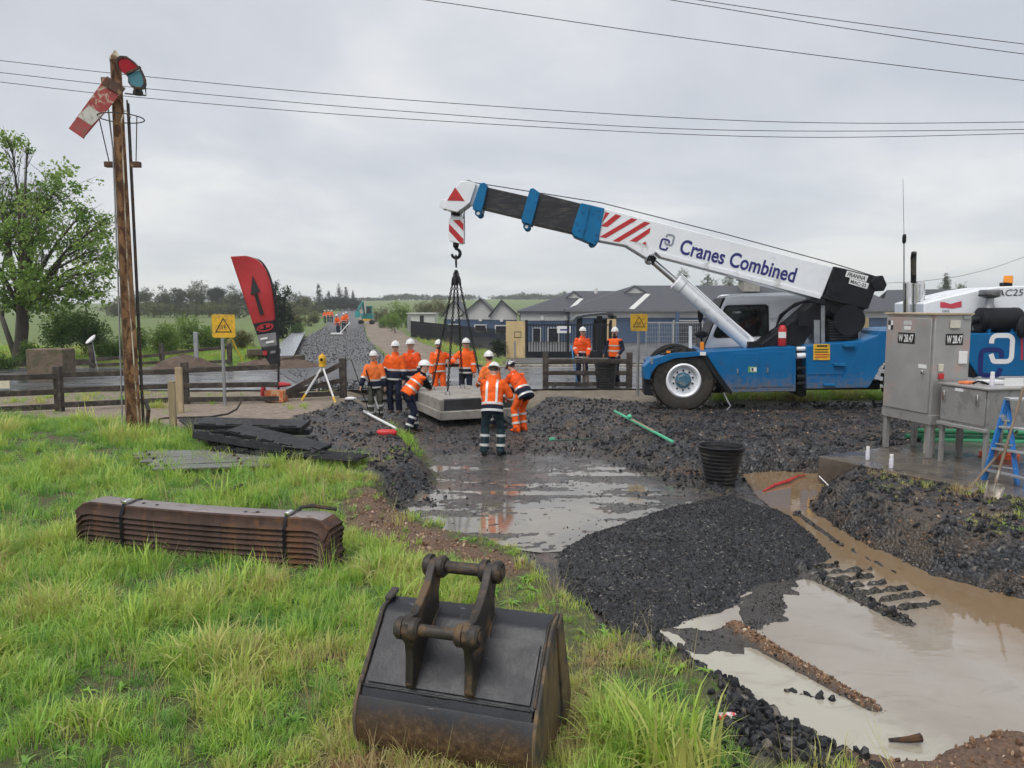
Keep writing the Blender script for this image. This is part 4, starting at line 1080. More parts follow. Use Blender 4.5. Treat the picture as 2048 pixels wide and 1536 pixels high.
# fire extinguisher
fx = cl(1564, 690, BY - .25)
ext = cpart('fire_extinguisher', MB().lathe([(0, 0), (.085, 0), (.095, .02), (.095, .40), (.06, .47), (.03, .49), (0, .49)], (fx.x, BY - .25, fx.z - .02), (0, 0, 1), 20), REDP)
cpart('extinguisher_label', plate([(1557, 664), (1572, 664), (1572, 676), (1557, 676)], BY - .352, BY - .345, BY - .35), WHITEL, 0, ext)
cpart('extinguisher_valve', MB().box((fx.x, BY - .25, fx.z + .51), (.12, .03, .06)), BLACKP, 0.006, ext)
# hoist rope along the top of the boom
cpart('hoist_rope', MB().tube([cl(940, 364, BY + .3), cl(1200, 405, BY + .3), cl(1450, 468, BY + .3), cl(1667, 527, BY + .3), cl(1760, 556, BY + .3)], 0.012, 6), BLACKP)
# exhaust, aerial, air cleaner, cowl, beacon at the engine end
EY = 1.0
ex = cpart('exhaust_shield', MB().cyl(cl(1815, 655, EY), cl(1815, 566, EY), 0.10, None, 24), CHROME)
cpart('exhaust_shield', MB().cyl(cl(1836, 655, EY + .1), cl(1836, 564, EY + .1), 0.155, None, 28), CHROME)
sl_ = MB()
for i in range(3):
    for j in range(16):
        a = R(-150 + i * 50); c_ = cl(1836, 640 - j * 4.6, EY + .1)
        sl_.box(c_ + Vector((math.cos(a) * .156, math.sin(a) * .156, 0)), (.03, .012, .018), a + math.pi / 2)
tag(cpart('exhaust_slots', sl_, BLACKP), kind='stuff')
cpart('exhaust_pipe', MB().tube([cl(1827, 566, EY), cl(1827, 530, EY), cl(1827, 515, EY), cl(1826, 505, EY) + Vector((0, -.06, 0))], [.062, .062, .066, .06], 16), M('sooty_pipe', (.09, .08, .06), .5, .7, .3, 3, .1, 30, (.01, .01, .01), .5, 3))
ae = cpart('aerial', MB().cyl(cl(1808, 600, EY - .1), cl(1808, 487, EY - .1), 0.016, None, 8), STEELG)
cpart('aerial_spring', MB().lathe([(0, 0), (.03, 0), (.045, .06), (.045, .18), (.025, .22), (0, .22)], cl(1808, 487, EY - .1), (0, 0, 1), 12), BLACKP, 0, ae)
cpart('aerial_whip', MB().cyl(cl(1808, 470, EY - .1), cl(1806, 358, EY - .1), 0.006, 0.004, 5), BLACKP, 0, ae)
cowl = cpart('engine_cowl', plate([(1848, 606), (1890, 595), (1960, 579), (2000, 573), (2060, 571), (2160, 575), (2190, 662), (1848, 662)], 0.55, W2 - .3), WHITE, 0.03)
mb = MB(); quadp(mb, [Vector((p.x, .542, p.z)) for p in (cl(a, b_, .55) for a, b_ in ((1880, 604), (1888, 604), (1901, 608), (1915, 604), (1923, 602), (1923, 614), (1905, 617), (1880, 615)))]); mb.build('emblem', M('rose_red', (.62, .06, .09), .4), cowl, True, smooth=False)
pq = cl(1884, 625, .55); lettering('lettering', '100%', BLACKL, cowl, Vector((pq.x, .545, pq.z)), (1, 0, 0), (0, 0, 1), height=0.06, local=True)
pq = cl(1978, 593, .55); pq2 = cl(2046, 592, .55)
lettering('lettering', 'MAC25', BLACKL, cowl, Vector((pq.x, .545, pq.z)), (1, 0, .03), (-.03, 0, 1), width=pq2.x - pq.x, height=.15, local=True, shear=.15)
cbox(2008, 565, 2025, 573, .7, .9, BLACKP, 'beacon_base', 0.004)
bcn = cl(2016, 566, .8); 
cpart('beacon', MB().lathe([(0, 0), (.105, 0), (.10, .14), (.09, .17), (0, .17)], bcn, (0, 0, 1), 20), M('beacon_amber', (.85, .30, .02), .15, 0, .1, 8, coat=.5))
AY = 0.25
a0 = cl(1956, 640, AY); a1 = cl(2030, 636, AY)
ac = cpart('air_cleaner', MB().lathe([(0, 0), (.26, 0), (.285, .02), (.285, .1), (.29, .12), (.285, .14), (.285, .72), (.29, .74), (.29, .86), (.26, .9), (0, .9)], (a0.x, AY, a0.z), (1, 0, 0), 28), BLACKP)
cpart('intake_neck', MB().lathe([(0, 0), (.12, 0), (.09, .1), (.09, .22), (.21, .26), (.225, .28), (.225, .40), (.2, .42), (0, .42)], cl(1978, 616, AY), (0, 0, 1), 24), STEELG, 0, ac)
cpart('intake_cap', MB().lathe([(0, 0), (.225, 0), (.22, .03), (.14, .07), (0, .08)], cl(1978, 592, AY), (0, 0, 1), 24), BLACKP, 0, ac)
cpart('intake_elbow', MB().tube([(a0.x + .02, AY, a0.z), (a0.x - .12, AY, a0.z), (a0.x - .22, AY, a0.z - .09), (a0.x - .24, AY, a0.z - .25), (a0.x - .22, AY, a0.z - .5)], .105, 16), BLACKP, 0, ac)
for px in (1970, 2015):
    p_ = cl(px, 662, AY); cpart('cleaner_bracket', MB().box(p_, (.06, .4, .2)), BLUE, 0.006, ac)
cpart('side_lamp', MB().ell(cl(2044, 655, -.1), (.13, .08, .24), 14, 9), BLACKP)
# hook block hung from the boom head
hb = plate([(900, 436), (904, 430), (922, 430), (928, 438), (928, 486), (922, 488), (898, 482), (897, 442)], BY + .20, BY + .26, BY + .23)
hk = cpart('hook_block', hb, WHITE, 0.008)
cpart('hook_block_side', plate([(900, 436), (904, 430), (922, 430), (928, 438), (928, 486), (922, 488), (898, 482), (897, 442)], BY + .38, BY + .44, BY + .23), WHITE, 0.008, hk)
cpart('hook_block_sheave', MB().cyl(cl(913, 456, BY + .26), cl(913, 456, BY + .26) + Vector((0, .12, 0)), .16, None, 20), BLACKP, 0, hk)
for pts in ([(906, 440), (920, 440), (927, 448), (927, 462)], [(898, 447), (927, 478), (927, 486), (920, 486), (898, 462)]):
    mb = MB(); quadp(mb, [Vector((p.x, BY + .194, p.z)) for p in (cl(a, b_, BY + .2) for a, b_ in pts)]); mb.build('stripe', REDP, hk, True, smooth=False)
for px0, px1 in ((903, 902), (923, 924), (926, 928)):
    cpart('hoist_rope', MB().cyl(cl(px0, 424, BY + .3), cl(px1, 440, BY + .3), .011, None, 6), BLACKP)
cpart('hoist_rope', MB().cyl(cl(930, 408, BY + .34), cl(927, 480, BY + .34), .010, None, 6), BLACKP)
hc = cl(912, 507, BY + .31); HOOK = CT @ Vector((hc.x, BY + .31, hc.z))
hp = [cl(913, 486, BY + .31), cl(913, 494, BY + .31)]
pts_ = [Vector((hc.x + .0, 0, hc.z + .16))]
for i in range(15):
    a = R(95 - i * 19.5); pts_.append(Vector((hc.x + .105 * math.cos(a) * (1 if i else .5), 0, hc.z + .11 * math.sin(a))))
cpart('hook', MB().tube([Vector((p.x, BY + .31, p.z)) for p in pts_], [.03] + [.034 + .008 * math.sin(math.pi * i / 14) for i in range(14)] + [.016], 10), BLACKP, 0, hk)
cpart('hook_swivel', MB().lathe([(0, 0), (.05, 0), (.075, .05), (.075, .12), (.05, .18), (0, .18)], (hc.x, BY + .31, hc.z + .13), (0, 0, 1), 14), BLACKP, 0, hk)
# ------------------------------------------------------------------ railway signal on the left
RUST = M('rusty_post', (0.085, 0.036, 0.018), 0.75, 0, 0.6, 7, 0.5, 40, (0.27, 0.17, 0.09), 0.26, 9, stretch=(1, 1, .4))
OLDW = M('peeling_cream', (0.55, 0.50, 0.38), 0.7, 0, 0.2, 5, 0.3, 40, (0.20, 0.12, 0.07), 0.45, 7, stretch=(1, 1, .3))
ARMRED = M('faded_red', (0.30, 0.035, 0.030), 0.6, 0, 0.25, 6, 0.2, 40, (0.50, 0.42, 0.33), 0.28, 8)
ARMEND = M('dull_red', (0.34, 0.05, 0.05), 0.6, 0, 0.2, 6, 0.2, 40, (0.25, 0.10, 0.08), 0.3, 8)
DARKM = M('dark_ironwork', (0.03, 0.028, 0.026), 0.55, 0.4, 0.3, 8, 0.2, 50, (0.12, 0.06, 0.03), 0.3, 9)
GALV = M('galvanised', (0.36, 0.37, 0.38), 0.45, 0.6, 0.18, 6, 0.1, 60)
sb = on_z(268, 866, 0.0); SY = sb.y
sig = thing('semaphore_signal', 'tall rusty post with drooping red and white semaphore arm', 'railway signal', sb)
def ring4(c, s, a): return [c + Vector((math.cos(a + i * math.pi / 2) * s, math.sin(a + i * math.pi / 2) * s, 0)) for i in range(4)]
top = on_y(231, 122, SY)
mb = MB(); zs = np.linspace(-0.05, top.z, 12)
mb.loft([ring4(Vector((sb.x + (top.x - sb.x) * z / top.z, SY, z)), 0.178 - 0.055 * z / top.z, R(45 + 32)) for z in zs])
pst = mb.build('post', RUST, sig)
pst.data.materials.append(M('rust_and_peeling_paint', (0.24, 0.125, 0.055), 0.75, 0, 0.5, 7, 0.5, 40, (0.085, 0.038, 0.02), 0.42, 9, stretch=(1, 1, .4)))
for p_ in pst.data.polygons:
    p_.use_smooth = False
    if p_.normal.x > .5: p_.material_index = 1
tp = Vector((top.x, SY, top.z))
MB().loft([ring4(tp, 0.135, R(77)), ring4(tp + Vector((0, 0, .05)), 0.135, R(77)), ring4(tp + Vector((0, 0, .2)), 0.01, R(77))]).build('finial', OLDW, sig)
AYs = SY - 0.24
def flat(pxs, Y, th, name, mat, par, bevel=0.0):
    a = [on_y(px, py, Y) for px, py in pxs]
    return MB().prism(a, [p + Vector((0, th, 0)) for p in a]).build(name, mat, par, bevel=bevel)
arm = flat([(212, 153), (248, 179), (166, 277), (137, 257)], AYs, 0.02, 'arm', ARMRED, sig, 0.004)
flat([(177, 211), (205, 229), (183, 251), (155, 233)], AYs - .006, 0.03, 'arm_band', M('arm_white', (0.55, 0.53, 0.48), .6, 0, .15, 6, .2, 40, (.2, .17, .14), .25, 8), arm)
flat([(155, 233.5), (183, 251.5), (166, 277), (137, 257)], AYs - .006, 0.03, 'arm_tip', ARMEND, arm)
flat([(214, 152), (250, 176), (240, 190), (203, 168)], AYs - .03, 0.03, 'arm_casting', RUST, arm, 0.004)
spo = [(234, 115), (241, 111), (253, 112), (268, 123), (282, 139), (290, 158), (291, 170), (286, 178), (275, 178), (263, 174), (256, 165), (256, 155), (251, 149), (240, 142), (233, 131), (231, 122)]
cxs = sum(p[0] for p in spo) / len(spo); cys = sum(p[1] for p in spo) / len(spo)
def inset(p, f): return (p[0] + (cxs - p[0]) * f, p[1] + (cys - p[1]) * f)
fo = [on_y(a, b_, AYs - .02) for a, b_ in spo]; fi = [on_y(*inset(p, .13), AYs - .02) for p in spo]; n_ = len(fo)
mb = MB(); bk = Vector((0, .05, 0)); mb.add(fo + fi + [p + bk for p in fo] + [p + bk for p in fi], [f for i in range(n_) for f in ((i, (i + 1) % n_, n_ + (i + 1) % n_, n_ + i), (2 * n_ + i, 3 * n_ + i, 3 * n_ + (i + 1) % n_, 2 * n_ + (i + 1) % n_), (i, 2 * n_ + i, 2 * n_ + (i + 1) % n_, (i + 1) % n_), (n_ + i, n_ + (i + 1) % n_, 3 * n_ + (i + 1) % n_, 3 * n_ + i))])
spec = mb.build('spectacle_frame', DARKM, sig)
MB().bar(on_y(253, 148, AYs - .02), on_y(281, 134, AYs - .02), .04, .04).build('spectacle_bar', DARKM, spec)
def lens(name, col, idx, extra):
    pts = [inset(spo[i], .1) for i in idx] + extra
    m, k, b, oc = newmat(name); k.put(b.inputs['Base Color'], k.ramp(k.noise(oc, 4, 3), [(.3, tuple(c * .75 for c in col)), (.7, col)])); b.inputs['Roughness'].default_value = .12
    tr = k.new('ShaderNodeBsdfTranslucent'); tr.inputs[0].default_value = (*col, 1); ms = k.new('ShaderNodeMixShader'); ms.inputs[0].default_value = .45
    k.l.new(b.outputs[0], ms.inputs[1]); k.l.new(tr.outputs[0], ms.inputs[2]); k.l.new(ms.outputs[0], k.n['Material Output'].inputs[0])
    a = [on_y(px, py, AYs) for px, py in pts]
    MB().prism(a, [p + Vector((0, .012, 0)) for p in a]).build('lens', m, spec)
lens('red_lens', (0.62, 0.01, 0.03), [12, 13, 14, 15, 0, 1, 2, 3], [(279, 135.5)])
lens('blue_lens', (0.16, 0.42, 0.50), [4, 5, 6, 7, 8, 9, 10, 11], [(254, 149)])
lp = on_y(276, 183, SY - .05)
MB().lathe([(0, 0), (.09, 0), (.09, .06), (.075, .08), (.075, .18), (.04, .22), (0, .22)], lp - Vector((0, 0, .06)), (0, 0, 1), 16).build('lamp', DARKM, sig)
MB().tube([on_y(250, 187, SY), on_y(292, 191, SY), on_y(291, 175, SY)], .014, 6).build('lamp_bracket', DARKM, sig)
MB().box(on_y(209, 163, SY), (.13, .02, .16)).build('bracket', OLDW, sig)
hoop_c = on_y(242, 236, SY)
MB().tube([hoop_c + Vector((.40 * math.cos(a), .42 * math.sin(a), 0)) for a in np.linspace(0, 2 * math.pi, 33)], .011, 6, False).build('guard_hoop', DARKM, sig)
for sx_, lx in ((-1, 219), (1, 272)):
    e_ = on_y(lx, 327, SY)
    MB().tube([hoop_c + Vector((sx_ * .36, -.12, 0)), e_], .010, 6).build('hoop_stay', DARKM, sig)
    MB().box(Vector((e_.x, SY, e_.z - .02)), (.16, .12, .10)).build('step_bracket', RUST, sig, bevel=.004)
lad0 = on_y(284, 858, SY + .2); lad1 = on_y(252, 200, SY + .14)
ladder_p = []
for off in (0.0, 0.24):
    a_ = lad0 + Vector((.02 - off * .36, off, 0)); b_ = lad1 + Vector((.02 - off * .36, off, 0))
    MB().bar(a_, b_, .012, .045, (0, 1, 0)).build('ladder_stile', DARKM, sig)
for i in range(24):
    t_ = (i + .6) / 25; a_ = lad0.lerp(lad1, t_) + Vector((.02, 0, 0))
    MB().cyl(a_, a_ + Vector((-.24 * .36, .24, 0)), .010, None, 6).build('ladder_rung', DARKM, sig)
MB().tube([on_y(256, 560, SY - .24), on_y(243, 240, SY - .2), on_y(250, 220, SY - .16), on_y(262, 235, SY - .1)], .012, 6).build('operating_rod', OLDW, sig)
MB().tube([on_y(278, 862, SY - .26), on_y(256, 560, SY - .24)], .012, 6).build('operating_rod', OLDW, sig)
MB().tube([on_y(245, 856, SY - .1), on_y(236, 560, SY - .08), on_y(226, 300, SY - .08), on_y(216, 215, SY)], .016, 6).build('conduit', GALV, sig)
MB().tube([on_y(290, 800, SY), on_y(297, 820, SY - .1), on_y(294, 850, SY - .1), on_y(283, 875, SY - .1)], .04, 8).build('cable_bundle', DARKM, sig)

# ------------------------------------------------------------------ timber post and rail fences
FENCE = M('weathered_dark_timber', (0.045, 0.036, 0.030), 0.75, 0, 0.4, 6, 0.5, 30, (0.10, 0.085, 0.07), 0.3, 6)
def fence(name, label, posts, rails, ph=1.08, rt=0.13):
    f = thing(name, label, 'fence', (posts[0][0], posts[0][1], 0))
    for i, (x, y) in enumerate(posts):
        z0 = height(x, y)
        MB().box((x, y, z0 + ph / 2 - .1), (.17, .15, ph + .2), R(7 * (i % 3 - 1))).build('post', FENCE, f, bevel=.012)
    for (a, za), (b_, zb) in rails:
        MB().bar((a[0], a[1] - .06, za), (b_[0], b_[1] - .06, zb), .06, rt).build('rail', FENCE, f, bevel=.012)
    return f
lp_ = [on_z(-160, 840)[:2], on_z(120, 823)[:2], on_z(372, 808)[:2], on_z(687, 796)[:2]]
rl = []
for i in range(2):
    for z in (.87, .50, .15): rl.append(((lp_[i], z + .01), (lp_[i + 1], z - .02)))
brk = on_z(560, 804)[:2]
for z, z2 in ((.87, .93), (.48, .47), (.12, .10)): rl.append(((lp_[2], z), (brk, z2)))
rl += [((on_z(556, 803)[:2], .12), (lp_[3], .95)), ((on_z(575, 800)[:2], .2), (lp_[3], .5)), ((on_z(575, 800)[:2], .12), (lp_[3], .14))]
fence('timber_fence', 'dark three-rail timber fence along the left roadside, broken beside the feather flag', lp_, rl)
fp = [(-21.5, 30.8), (on_y(185, 740, 31)[0], 31.0), (on_y(325, 735, 31.6)[0], 31.6), (on_y(460, 730, 32.2)[0], 32.2)]
fence('timber_fence', 'dark two-rail timber fence across the road below the bushes', fp, [((fp[i], za), (fp[i + 1], zb)) for i, (za, zb, zc, zd) in enumerate(((.3, .3, 0, 0), (.35, .5, 0, 0), (.55, .8, 0, 0))) ] + [((fp[i], .12), (fp[i + 1], .2)) for i in range(3)], 0.95)
rp = [on_z(1091, 777)[:2], on_z(1258, 777)[:2]]
fence('timber_fence', 'short dark timber fence standing in front of the two men on the right', rp, [((rp[0], z), (rp[1], z)) for z in (.84, .48, .14)], 1.1)
PALE = M('pale_timber', (0.42, 0.33, 0.20), 0.75, 0, 0.25, 6, 0.3, 40, (0.25, 0.20, 0.14), 0.3, 6, stretch=(1, 1, .2))
for (px, yb, yt, w_, lab_) in ((347, 857, 762, .13, 'shorter pale timber stake just left of the taller one'), (361, 826, 735, .15, 'taller pale timber stake beside the dark fence')):
    b0 = on_z(px, yb); hgt = (CAM_Z - on_y(px, yt, b0.y).z); 
    single('timber_stake', MB().box((b0.x, b0.y, on_y(px, yt, b0.y).z / 2 - .05), (w_, .09, on_y(px, yt, b0.y).z + .1), R(4)), PALE, lab_, 'stake', b0, 'pale timber stakes', .008)
# ------------------------------------------------------------------ yellow warning signs on posts
def warn_sign(px, py, pxb, pyb, size_px, label, yaw=0.0):
    b0 = on_z(pxb, pyb); Y = b0.y; c = on_y(px, py, Y - .06); s = size_px / 1540 * Y / 2
    t = thing('warning_sign', label, 'sign', b0, 0, 'yellow triangle signs on posts')
    topz = c.z + s * .6
    MB().cyl((b0.x, Y, -.1), (b0.x, Y, topz), .042, None, 12).build('post', GALV, t)
    rr = s * .16; out = []
    for qx, qz, a0 in ((s - rr, s - rr, 0), (-s + rr, s - rr, 90), (-s + rr, -s + rr, 180), (s - rr, -s + rr, 270)):
        for j in range(4):
            a = R(a0 + 30 * j); out.append(Vector((c.x + qx + rr * math.cos(a), c.y, c.z + qz + rr * math.sin(a))))
    pl = MB().prism(out, [p + Vector((0, .012, 0)) for p in out]).build('sign_plate', YELP, t)
    def tri_ring(r0, r1):
        a = [Vector((c.x + r0 * math.cos(R(90 + 120 * i)), c.y - .004, c.z - s * .12 + r0 * math.sin(R(90 + 120 * i)))) for i in range(3)]
        b_ = [Vector((c.x + r1 * math.cos(R(90 + 120 * i)), c.y - .004, c.z - s * .12 + r1 * math.sin(R(90 + 120 * i)))) for i in range(3)]
        return MB().add(a + b_, [(i, (i + 1) % 3, 3 + (i + 1) % 3, 3 + i) for i in range(3)])
    tri_ring(s * .86, s * .70).build('triangle', BLACKL, pl, smooth=False)
    g = MB()   # small electric-flash mark inside the triangle
    for pts in ([(.10, .12), (.18, .12), (.12, -.08), (.20, -.08), (.08, -.34), (.10, -.14), (.02, -.14)], [(-.16, -.05), (-.10, -.05), (-.10, -.30), (-.16, -.30)], [(-.26, .0), (.0, .0), (.0, .05), (-.26, .05)]):
        g.add([Vector((c.x + x * s, c.y - .004, c.z + z * s)) for x, z in pts], [tuple(range(len(pts)))])
    for i_, (a_, b_) in enumerate(((0, 7), (7, 11), (11, 15))):
        q = MB(); q.add(g.v[a_:b_], [tuple(range(b_ - a_))]); q.build('symbol', BLACKL, pl, smooth=False)
    MB().box((c.x, c.y + .03, c.z), (s * 1.2, .04, .05)).build('clamp', GALV, t)
warn_sign(447, 652, 450, 811, 46, 'yellow triangle sign on a grey post left of the feather flag')
warn_sign(1278, 645, 1275, 792, 34, 'yellow triangle sign on a grey post beside the crane wheel')
# ------------------------------------------------------------------ feather flag
fb0 = on_z(557, 796); FY = fb0.y
flag = thing('feather_flag', 'tall red feather flag with a black arrow leaning to the left', 'flag', fb0)
RCL = M('red_cloth', (0.42, 0.025, 0.03), 0.7, 0, 0.12, 2, 0.2, 8); BCL = M('black_cloth', (0.012, 0.012, 0.016), 0.7, 0, 0.2, 3, 0.2, 8); GCL = M('grey_cloth', (0.20, 0.20, 0.21), 0.7, 0, 0.2, 5, .2, 8)
def ripple(px, py): return FY + 0.025 * math.sin(py * .045 + px * .03) - (557 - px) * .0012
def cloth(left, right, name, mat, par, lift=0.0, n=8, m_=10):
    """cloth between two edge polylines with the same number of points, rippled"""
    def fine(pl):
        out = []
        for i in range(len(pl) - 1):
            p0, p1, p2, p3 = (Vector(pl[max(i - 1, 0)]), Vector(pl[i]), Vector(pl[i + 1]), Vector(pl[min(i + 2, len(pl) - 1)]))
            for j in range(5):
                q = j / 5; out.append(tuple(.5 * (2 * p1 + (p2 - p0) * q + (2 * p0 - 5 * p1 + 4 * p2 - p3) * q * q + (-p0 + 3 * p1 - 3 * p2 + p3) * q ** 3)))
        return out + [pl[-1]]
    left, right = fine(left), fine(right)
    vs = []; fs = []
    for (a, b_) in zip(left, right):
        for i in range(n + 1):
            px = a[0] + (b_[0] - a[0]) * i / n; py = a[1] + (b_[1] - a[1]) * i / n
            vs.append(on_y(px, py, ripple(px, py) - lift))
    for j in range(len(left) - 1):
        for i in range(n): q = j * (n + 1) + i; fs.append((q, q + 1, q + n + 2, q + n + 1))
    o = MB().add(vs, fs).build(name, mat, par, sharp=180)
    md = o.modifiers.new('thick', 'SOLIDIFY'); md.thickness = .004
    return o
Lf = [(461, 513), (466, 528), (474, 552), (484, 582), (494, 612), (502, 636), (506, 648)]
Rf = [(490, 511.5), (514, 519), (530, 537), (541, 566), (547, 600), (550, 628), (550, 640)]
cl_ = cloth(Lf, Rf, 'red_panel', RCL, flag)
cloth([(490, 511), (514, 518.5), (530, 536.5), (541, 566), (547, 600), (550, 638), (553, 690), (556, 732)], [(492, 512.5), (519, 519), (535, 538), (546, 567), (552, 600), (556, 638), (559, 690), (561, 732)], 'pole_sleeve', BCL, flag)
cloth([(506, 648), (509, 655), (514, 670)], [(550, 639), (551, 650), (553, 664)], 'logo_panel', BCL, flag)
cloth([(514, 670), (518, 682), (522, 695)], [(553, 664), (555, 678), (556, 690)], 'grey_panel', GCL, flag)
cloth([(522, 695), (532, 716), (545, 737)], [(556, 690), (557, 712), (559, 728)], 'tail_panel', BCL, flag)
for pts in ([(505, 550), (521, 584), (514, 585), (528, 628), (520, 631), (508, 588), (501, 590)],):
    MB().add([on_y(a, b_, ripple(a, b_) - .03) for a, b_ in pts], [tuple(range(len(pts)))]).build('arrow', BLACKL, cl_, smooth=False)
ov = [(530 + 17 * math.cos(a) * 1.0, 655 - 17 * math.cos(a) * .16 + 8 * math.sin(a)) for a in np.linspace(0, 2 * math.pi, 21)[:-1]]
ov2 = [(530 + 13.5 * math.cos(a), 655 - 13.5 * math.cos(a) * .16 + 5.5 * math.sin(a)) for a in np.linspace(0, 2 * math.pi, 21)[:-1]]
a_ = [on_y(*p, ripple(*p) - .03) for p in ov] + [on_y(*p, ripple(*p) - .03) for p in ov2]
MB().add(a_, [(i, (i + 1) % 20, 20 + (i + 1) % 20, 20 + i) for i in range(20)]).build('logo_oval', RCL, cl_, smooth=False)
for (px, py, w_, h_, m_) in ((523, 655, 8, 6, RCL), (536, 652, 8, 6, RCL), (528, 677, 14, 4, WHITEL), (540, 684, 16, 4, WHITEL), (530, 706, 8, 9, RCL), (546, 704, 10, 5, GCL)):
    MB().add([on_y(px + dx * w_ / 2, py + dy * h_ / 2 - dx * w_ * .08, ripple(px, py) - .034) for dx, dy in ((-1, -1), (1, -1), (1, 1), (-1, 1))], [(0, 1, 2, 3)]).build('print', m_, cl_, smooth=False)
MB().tube([(fb0.x, FY, -.05), on_y(557, 735, FY), on_y(553, 640, FY + .01), on_y(545, 570, FY + .01), on_y(532, 538, FY + .01), on_y(515, 520, FY + .01)], [.035, .03, .022, .016, .012, .008], 8).build('pole', BCL, flag)
bx0 = on_z(553, 803)
single('cardboard_box', MB().box((bx0.x, bx0.y, .15), (.5, .36, .3), R(-4)), M('carton', (0.50, 0.32, 0.18), .8, 0, .2, 6, .1, 40, (.55, .12, .04), .45, 9), 'printed carton on the ground at the foot of the feather flag', 'box', (bx0.x, bx0.y, 0), None, .01)
rw = thing('weight_bag', 'red water weight bag draped over the feather flag base', 'weight bag', (fb0.x, FY, 0))
MB().ell((fb0.x - .02, FY - .05, .37), (.40, .22, .075), 18, 9).build('bag', RCL, rw); MB().ell((fb0.x - .36, FY - .15, .18), (.07, .12, .2), 12, 8).build('flap', RCL, rw)
# ------------------------------------------------------------------ survey tripods
def tripod(px, py_head, feet, Yc, label, legm, headm, hs=1.0):
    hd = on_y(px, py_head, Yc)
    t = thing('survey_tripod', label, 'tripod', (hd.x, Yc, 0), 0, 'survey tripods')
    for (fx, fy) in feet:
        f_ = on_z(fx, fy); MB().bar(hd + (f_ - hd) * .03, f_, .035, .05).build('leg', legm, t, bevel=.006)
        MB().lathe([(0, 0), (.03, .02), (.035, .2), (0, .22)], f_, (hd - f_), 8).build('foot', YELP, t)
    MB().cyl(hd, hd + Vector((0, 0, .05)), .10 * hs, None, 16).build('head_plate', YELP, t)
    i_ = MB().lathe([(0, .05), (.085, .05), (.09, .09), (.10, .12), (.10, .26), (.07, .31), (.03, .32), (.03, .35), (0, .35)], hd, (0, 0, 1), 16).build('instrument', YELP, t)
    MB().box(hd + Vector((0, -.09, .19)), (.07, .04, .07)).build('eyepiece', BLACKP, i_)
tripod(645, 733, [(603, 802), (671, 806), (632, 792)], 20.6, 'white-legged survey tripod with yellow instrument by the broken fence', WHITEL, YELP)
tripod(461, 672, [(447, 712), (487, 726), (470, 705)], 33.5, 'yellow survey tripod standing beyond the road behind the yellow sign', YELP, YELP, .8)
# old concrete block, small post, dish
cb = on_z(91, 752)
mb = MB(); mb.box((cb.x, cb.y + .4, .48), (1.28, .9, .96), R(3))
single('concrete_block', mb, M('mossy_concrete', (.17, .125, .09), .9, 0, .3, 3, .4, 30, (.10, .09, .05), .4, 3), 'weathered brown concrete block under the left-hand tree', 'block', cb, None, .03)
sp = on_z(394, 738)
single('steel_post', MB().box((sp.x, sp.y, .72), (.16, .1, 1.5)), GALV, 'short grey steel post standing before the bushes', 'post', sp, None, .01)
ds = on_z(196, 742); dish = thing('garden_lamp', 'small white lamp head on a thin stem in the bushes', 'lamp', ds)
dc = on_y(184, 681, ds.y); MB().lathe([(0, .02), (.14, 0), (.22, .05), (.23, .08), (.12, .05), (0, .05)], dc, (-.5, -.5, .7), 18).build('lamp_head', WHITEL, dish); MB().cyl(ds, dc, .018, None, 6).build('stem', GALV, dish)

# ------------------------------------------------------------------ discarded black crossing panels
PLAS = M('black_plastic', (0.010, 0.011, 0.014), 0.42, 0, 0.3, 4, 0.2, 40, (0.04, 0.038, 0.036), 0.25, 5, spec=.3)
def panel(label, a, b_, wdt, th, za, zb, roll=0.0, notch=True):
    A = on_z(*a, za + .10); B = on_z(*b_, zb + .10); d = (B - A); L = d.length; d.normalize()
    r = d.cross(Vector((0, 0, 1))).normalized(); r = Matrix.Rotation(roll, 3, d) @ r; u = r.cross(d)
    t = thing('crossing_panel', label, 'panel', ((A.x + B.x) / 2, (A.y + B.y) / 2, 0), 0, 'black crossing panels in a loose pile')
    m3 = Matrix((d, r, u)).transposed(); c = (A + B) / 2
    MB().box(c, (L, wdt, th), m3).build('slab', PLAS, t, bevel=.012)
    if notch:
        n = max(3, int(L / .42))
        for i in range(n):
            MB().box(c + d * (-L / 2 + (i + .5) * L / n) + r * (wdt / 2 - .03) + u * (th / 2 + .008), (L / n * .62, .05, .03), m3).build('tread_block', PLAS, t, bevel=.006)
    else:
        for i in range(9):
            MB().box(c + r * (-wdt / 2 + (i + .5) * wdt / 9) + u * (th / 2 + .004), (L * .98, wdt / 22, .014), m3).build('rib', PLAS, t)
panel('ribbed black mat lying at the left end of the panel pile', (385, 838), (455, 888), .55, .03, .05, .05, 0, False)
panel('black panel lying highest across the back of the pile', (400, 846), (612, 852), .55, .10, .24, .20, R(6))
panel('black panel lying along the back bottom of the pile', (430, 864), (622, 862), .55, .10, .10, .08, R(-4))
panel('long black panel sloping along the front of the pile', (405, 872), (585, 902), .42, .12, .17, .12, R(-14))
panel('black panel tilted across the middle of the pile', (470, 858), (645, 900), .40, .07, .20, .09, R(12))
panel('black panel half hidden under the front one', (440, 895), (600, 913), .35, .08, .06, .05, 0)
panel('flat ribbed black mat lying at the right end in the grass', (585, 905), (722, 917), .5, .035, .05, .04, 0, False)
panel('short black panel end jutting out beside the gravel', (560, 870), (655, 908), .25, .06, .12, .05, R(-10))
single('bent_pipe', MB().tube([on_z(318, 850, .0), on_z(318, 838, .12), on_z(330, 836, .15), on_z(420, 834, .16), on_z(455, 828, .18), on_z(474, 818, .22), on_z(482, 804, .34)], .022, 8), DARKM, 'thin dark bent pipe lying behind the black panels', 'pipe', on_z(400, 850))
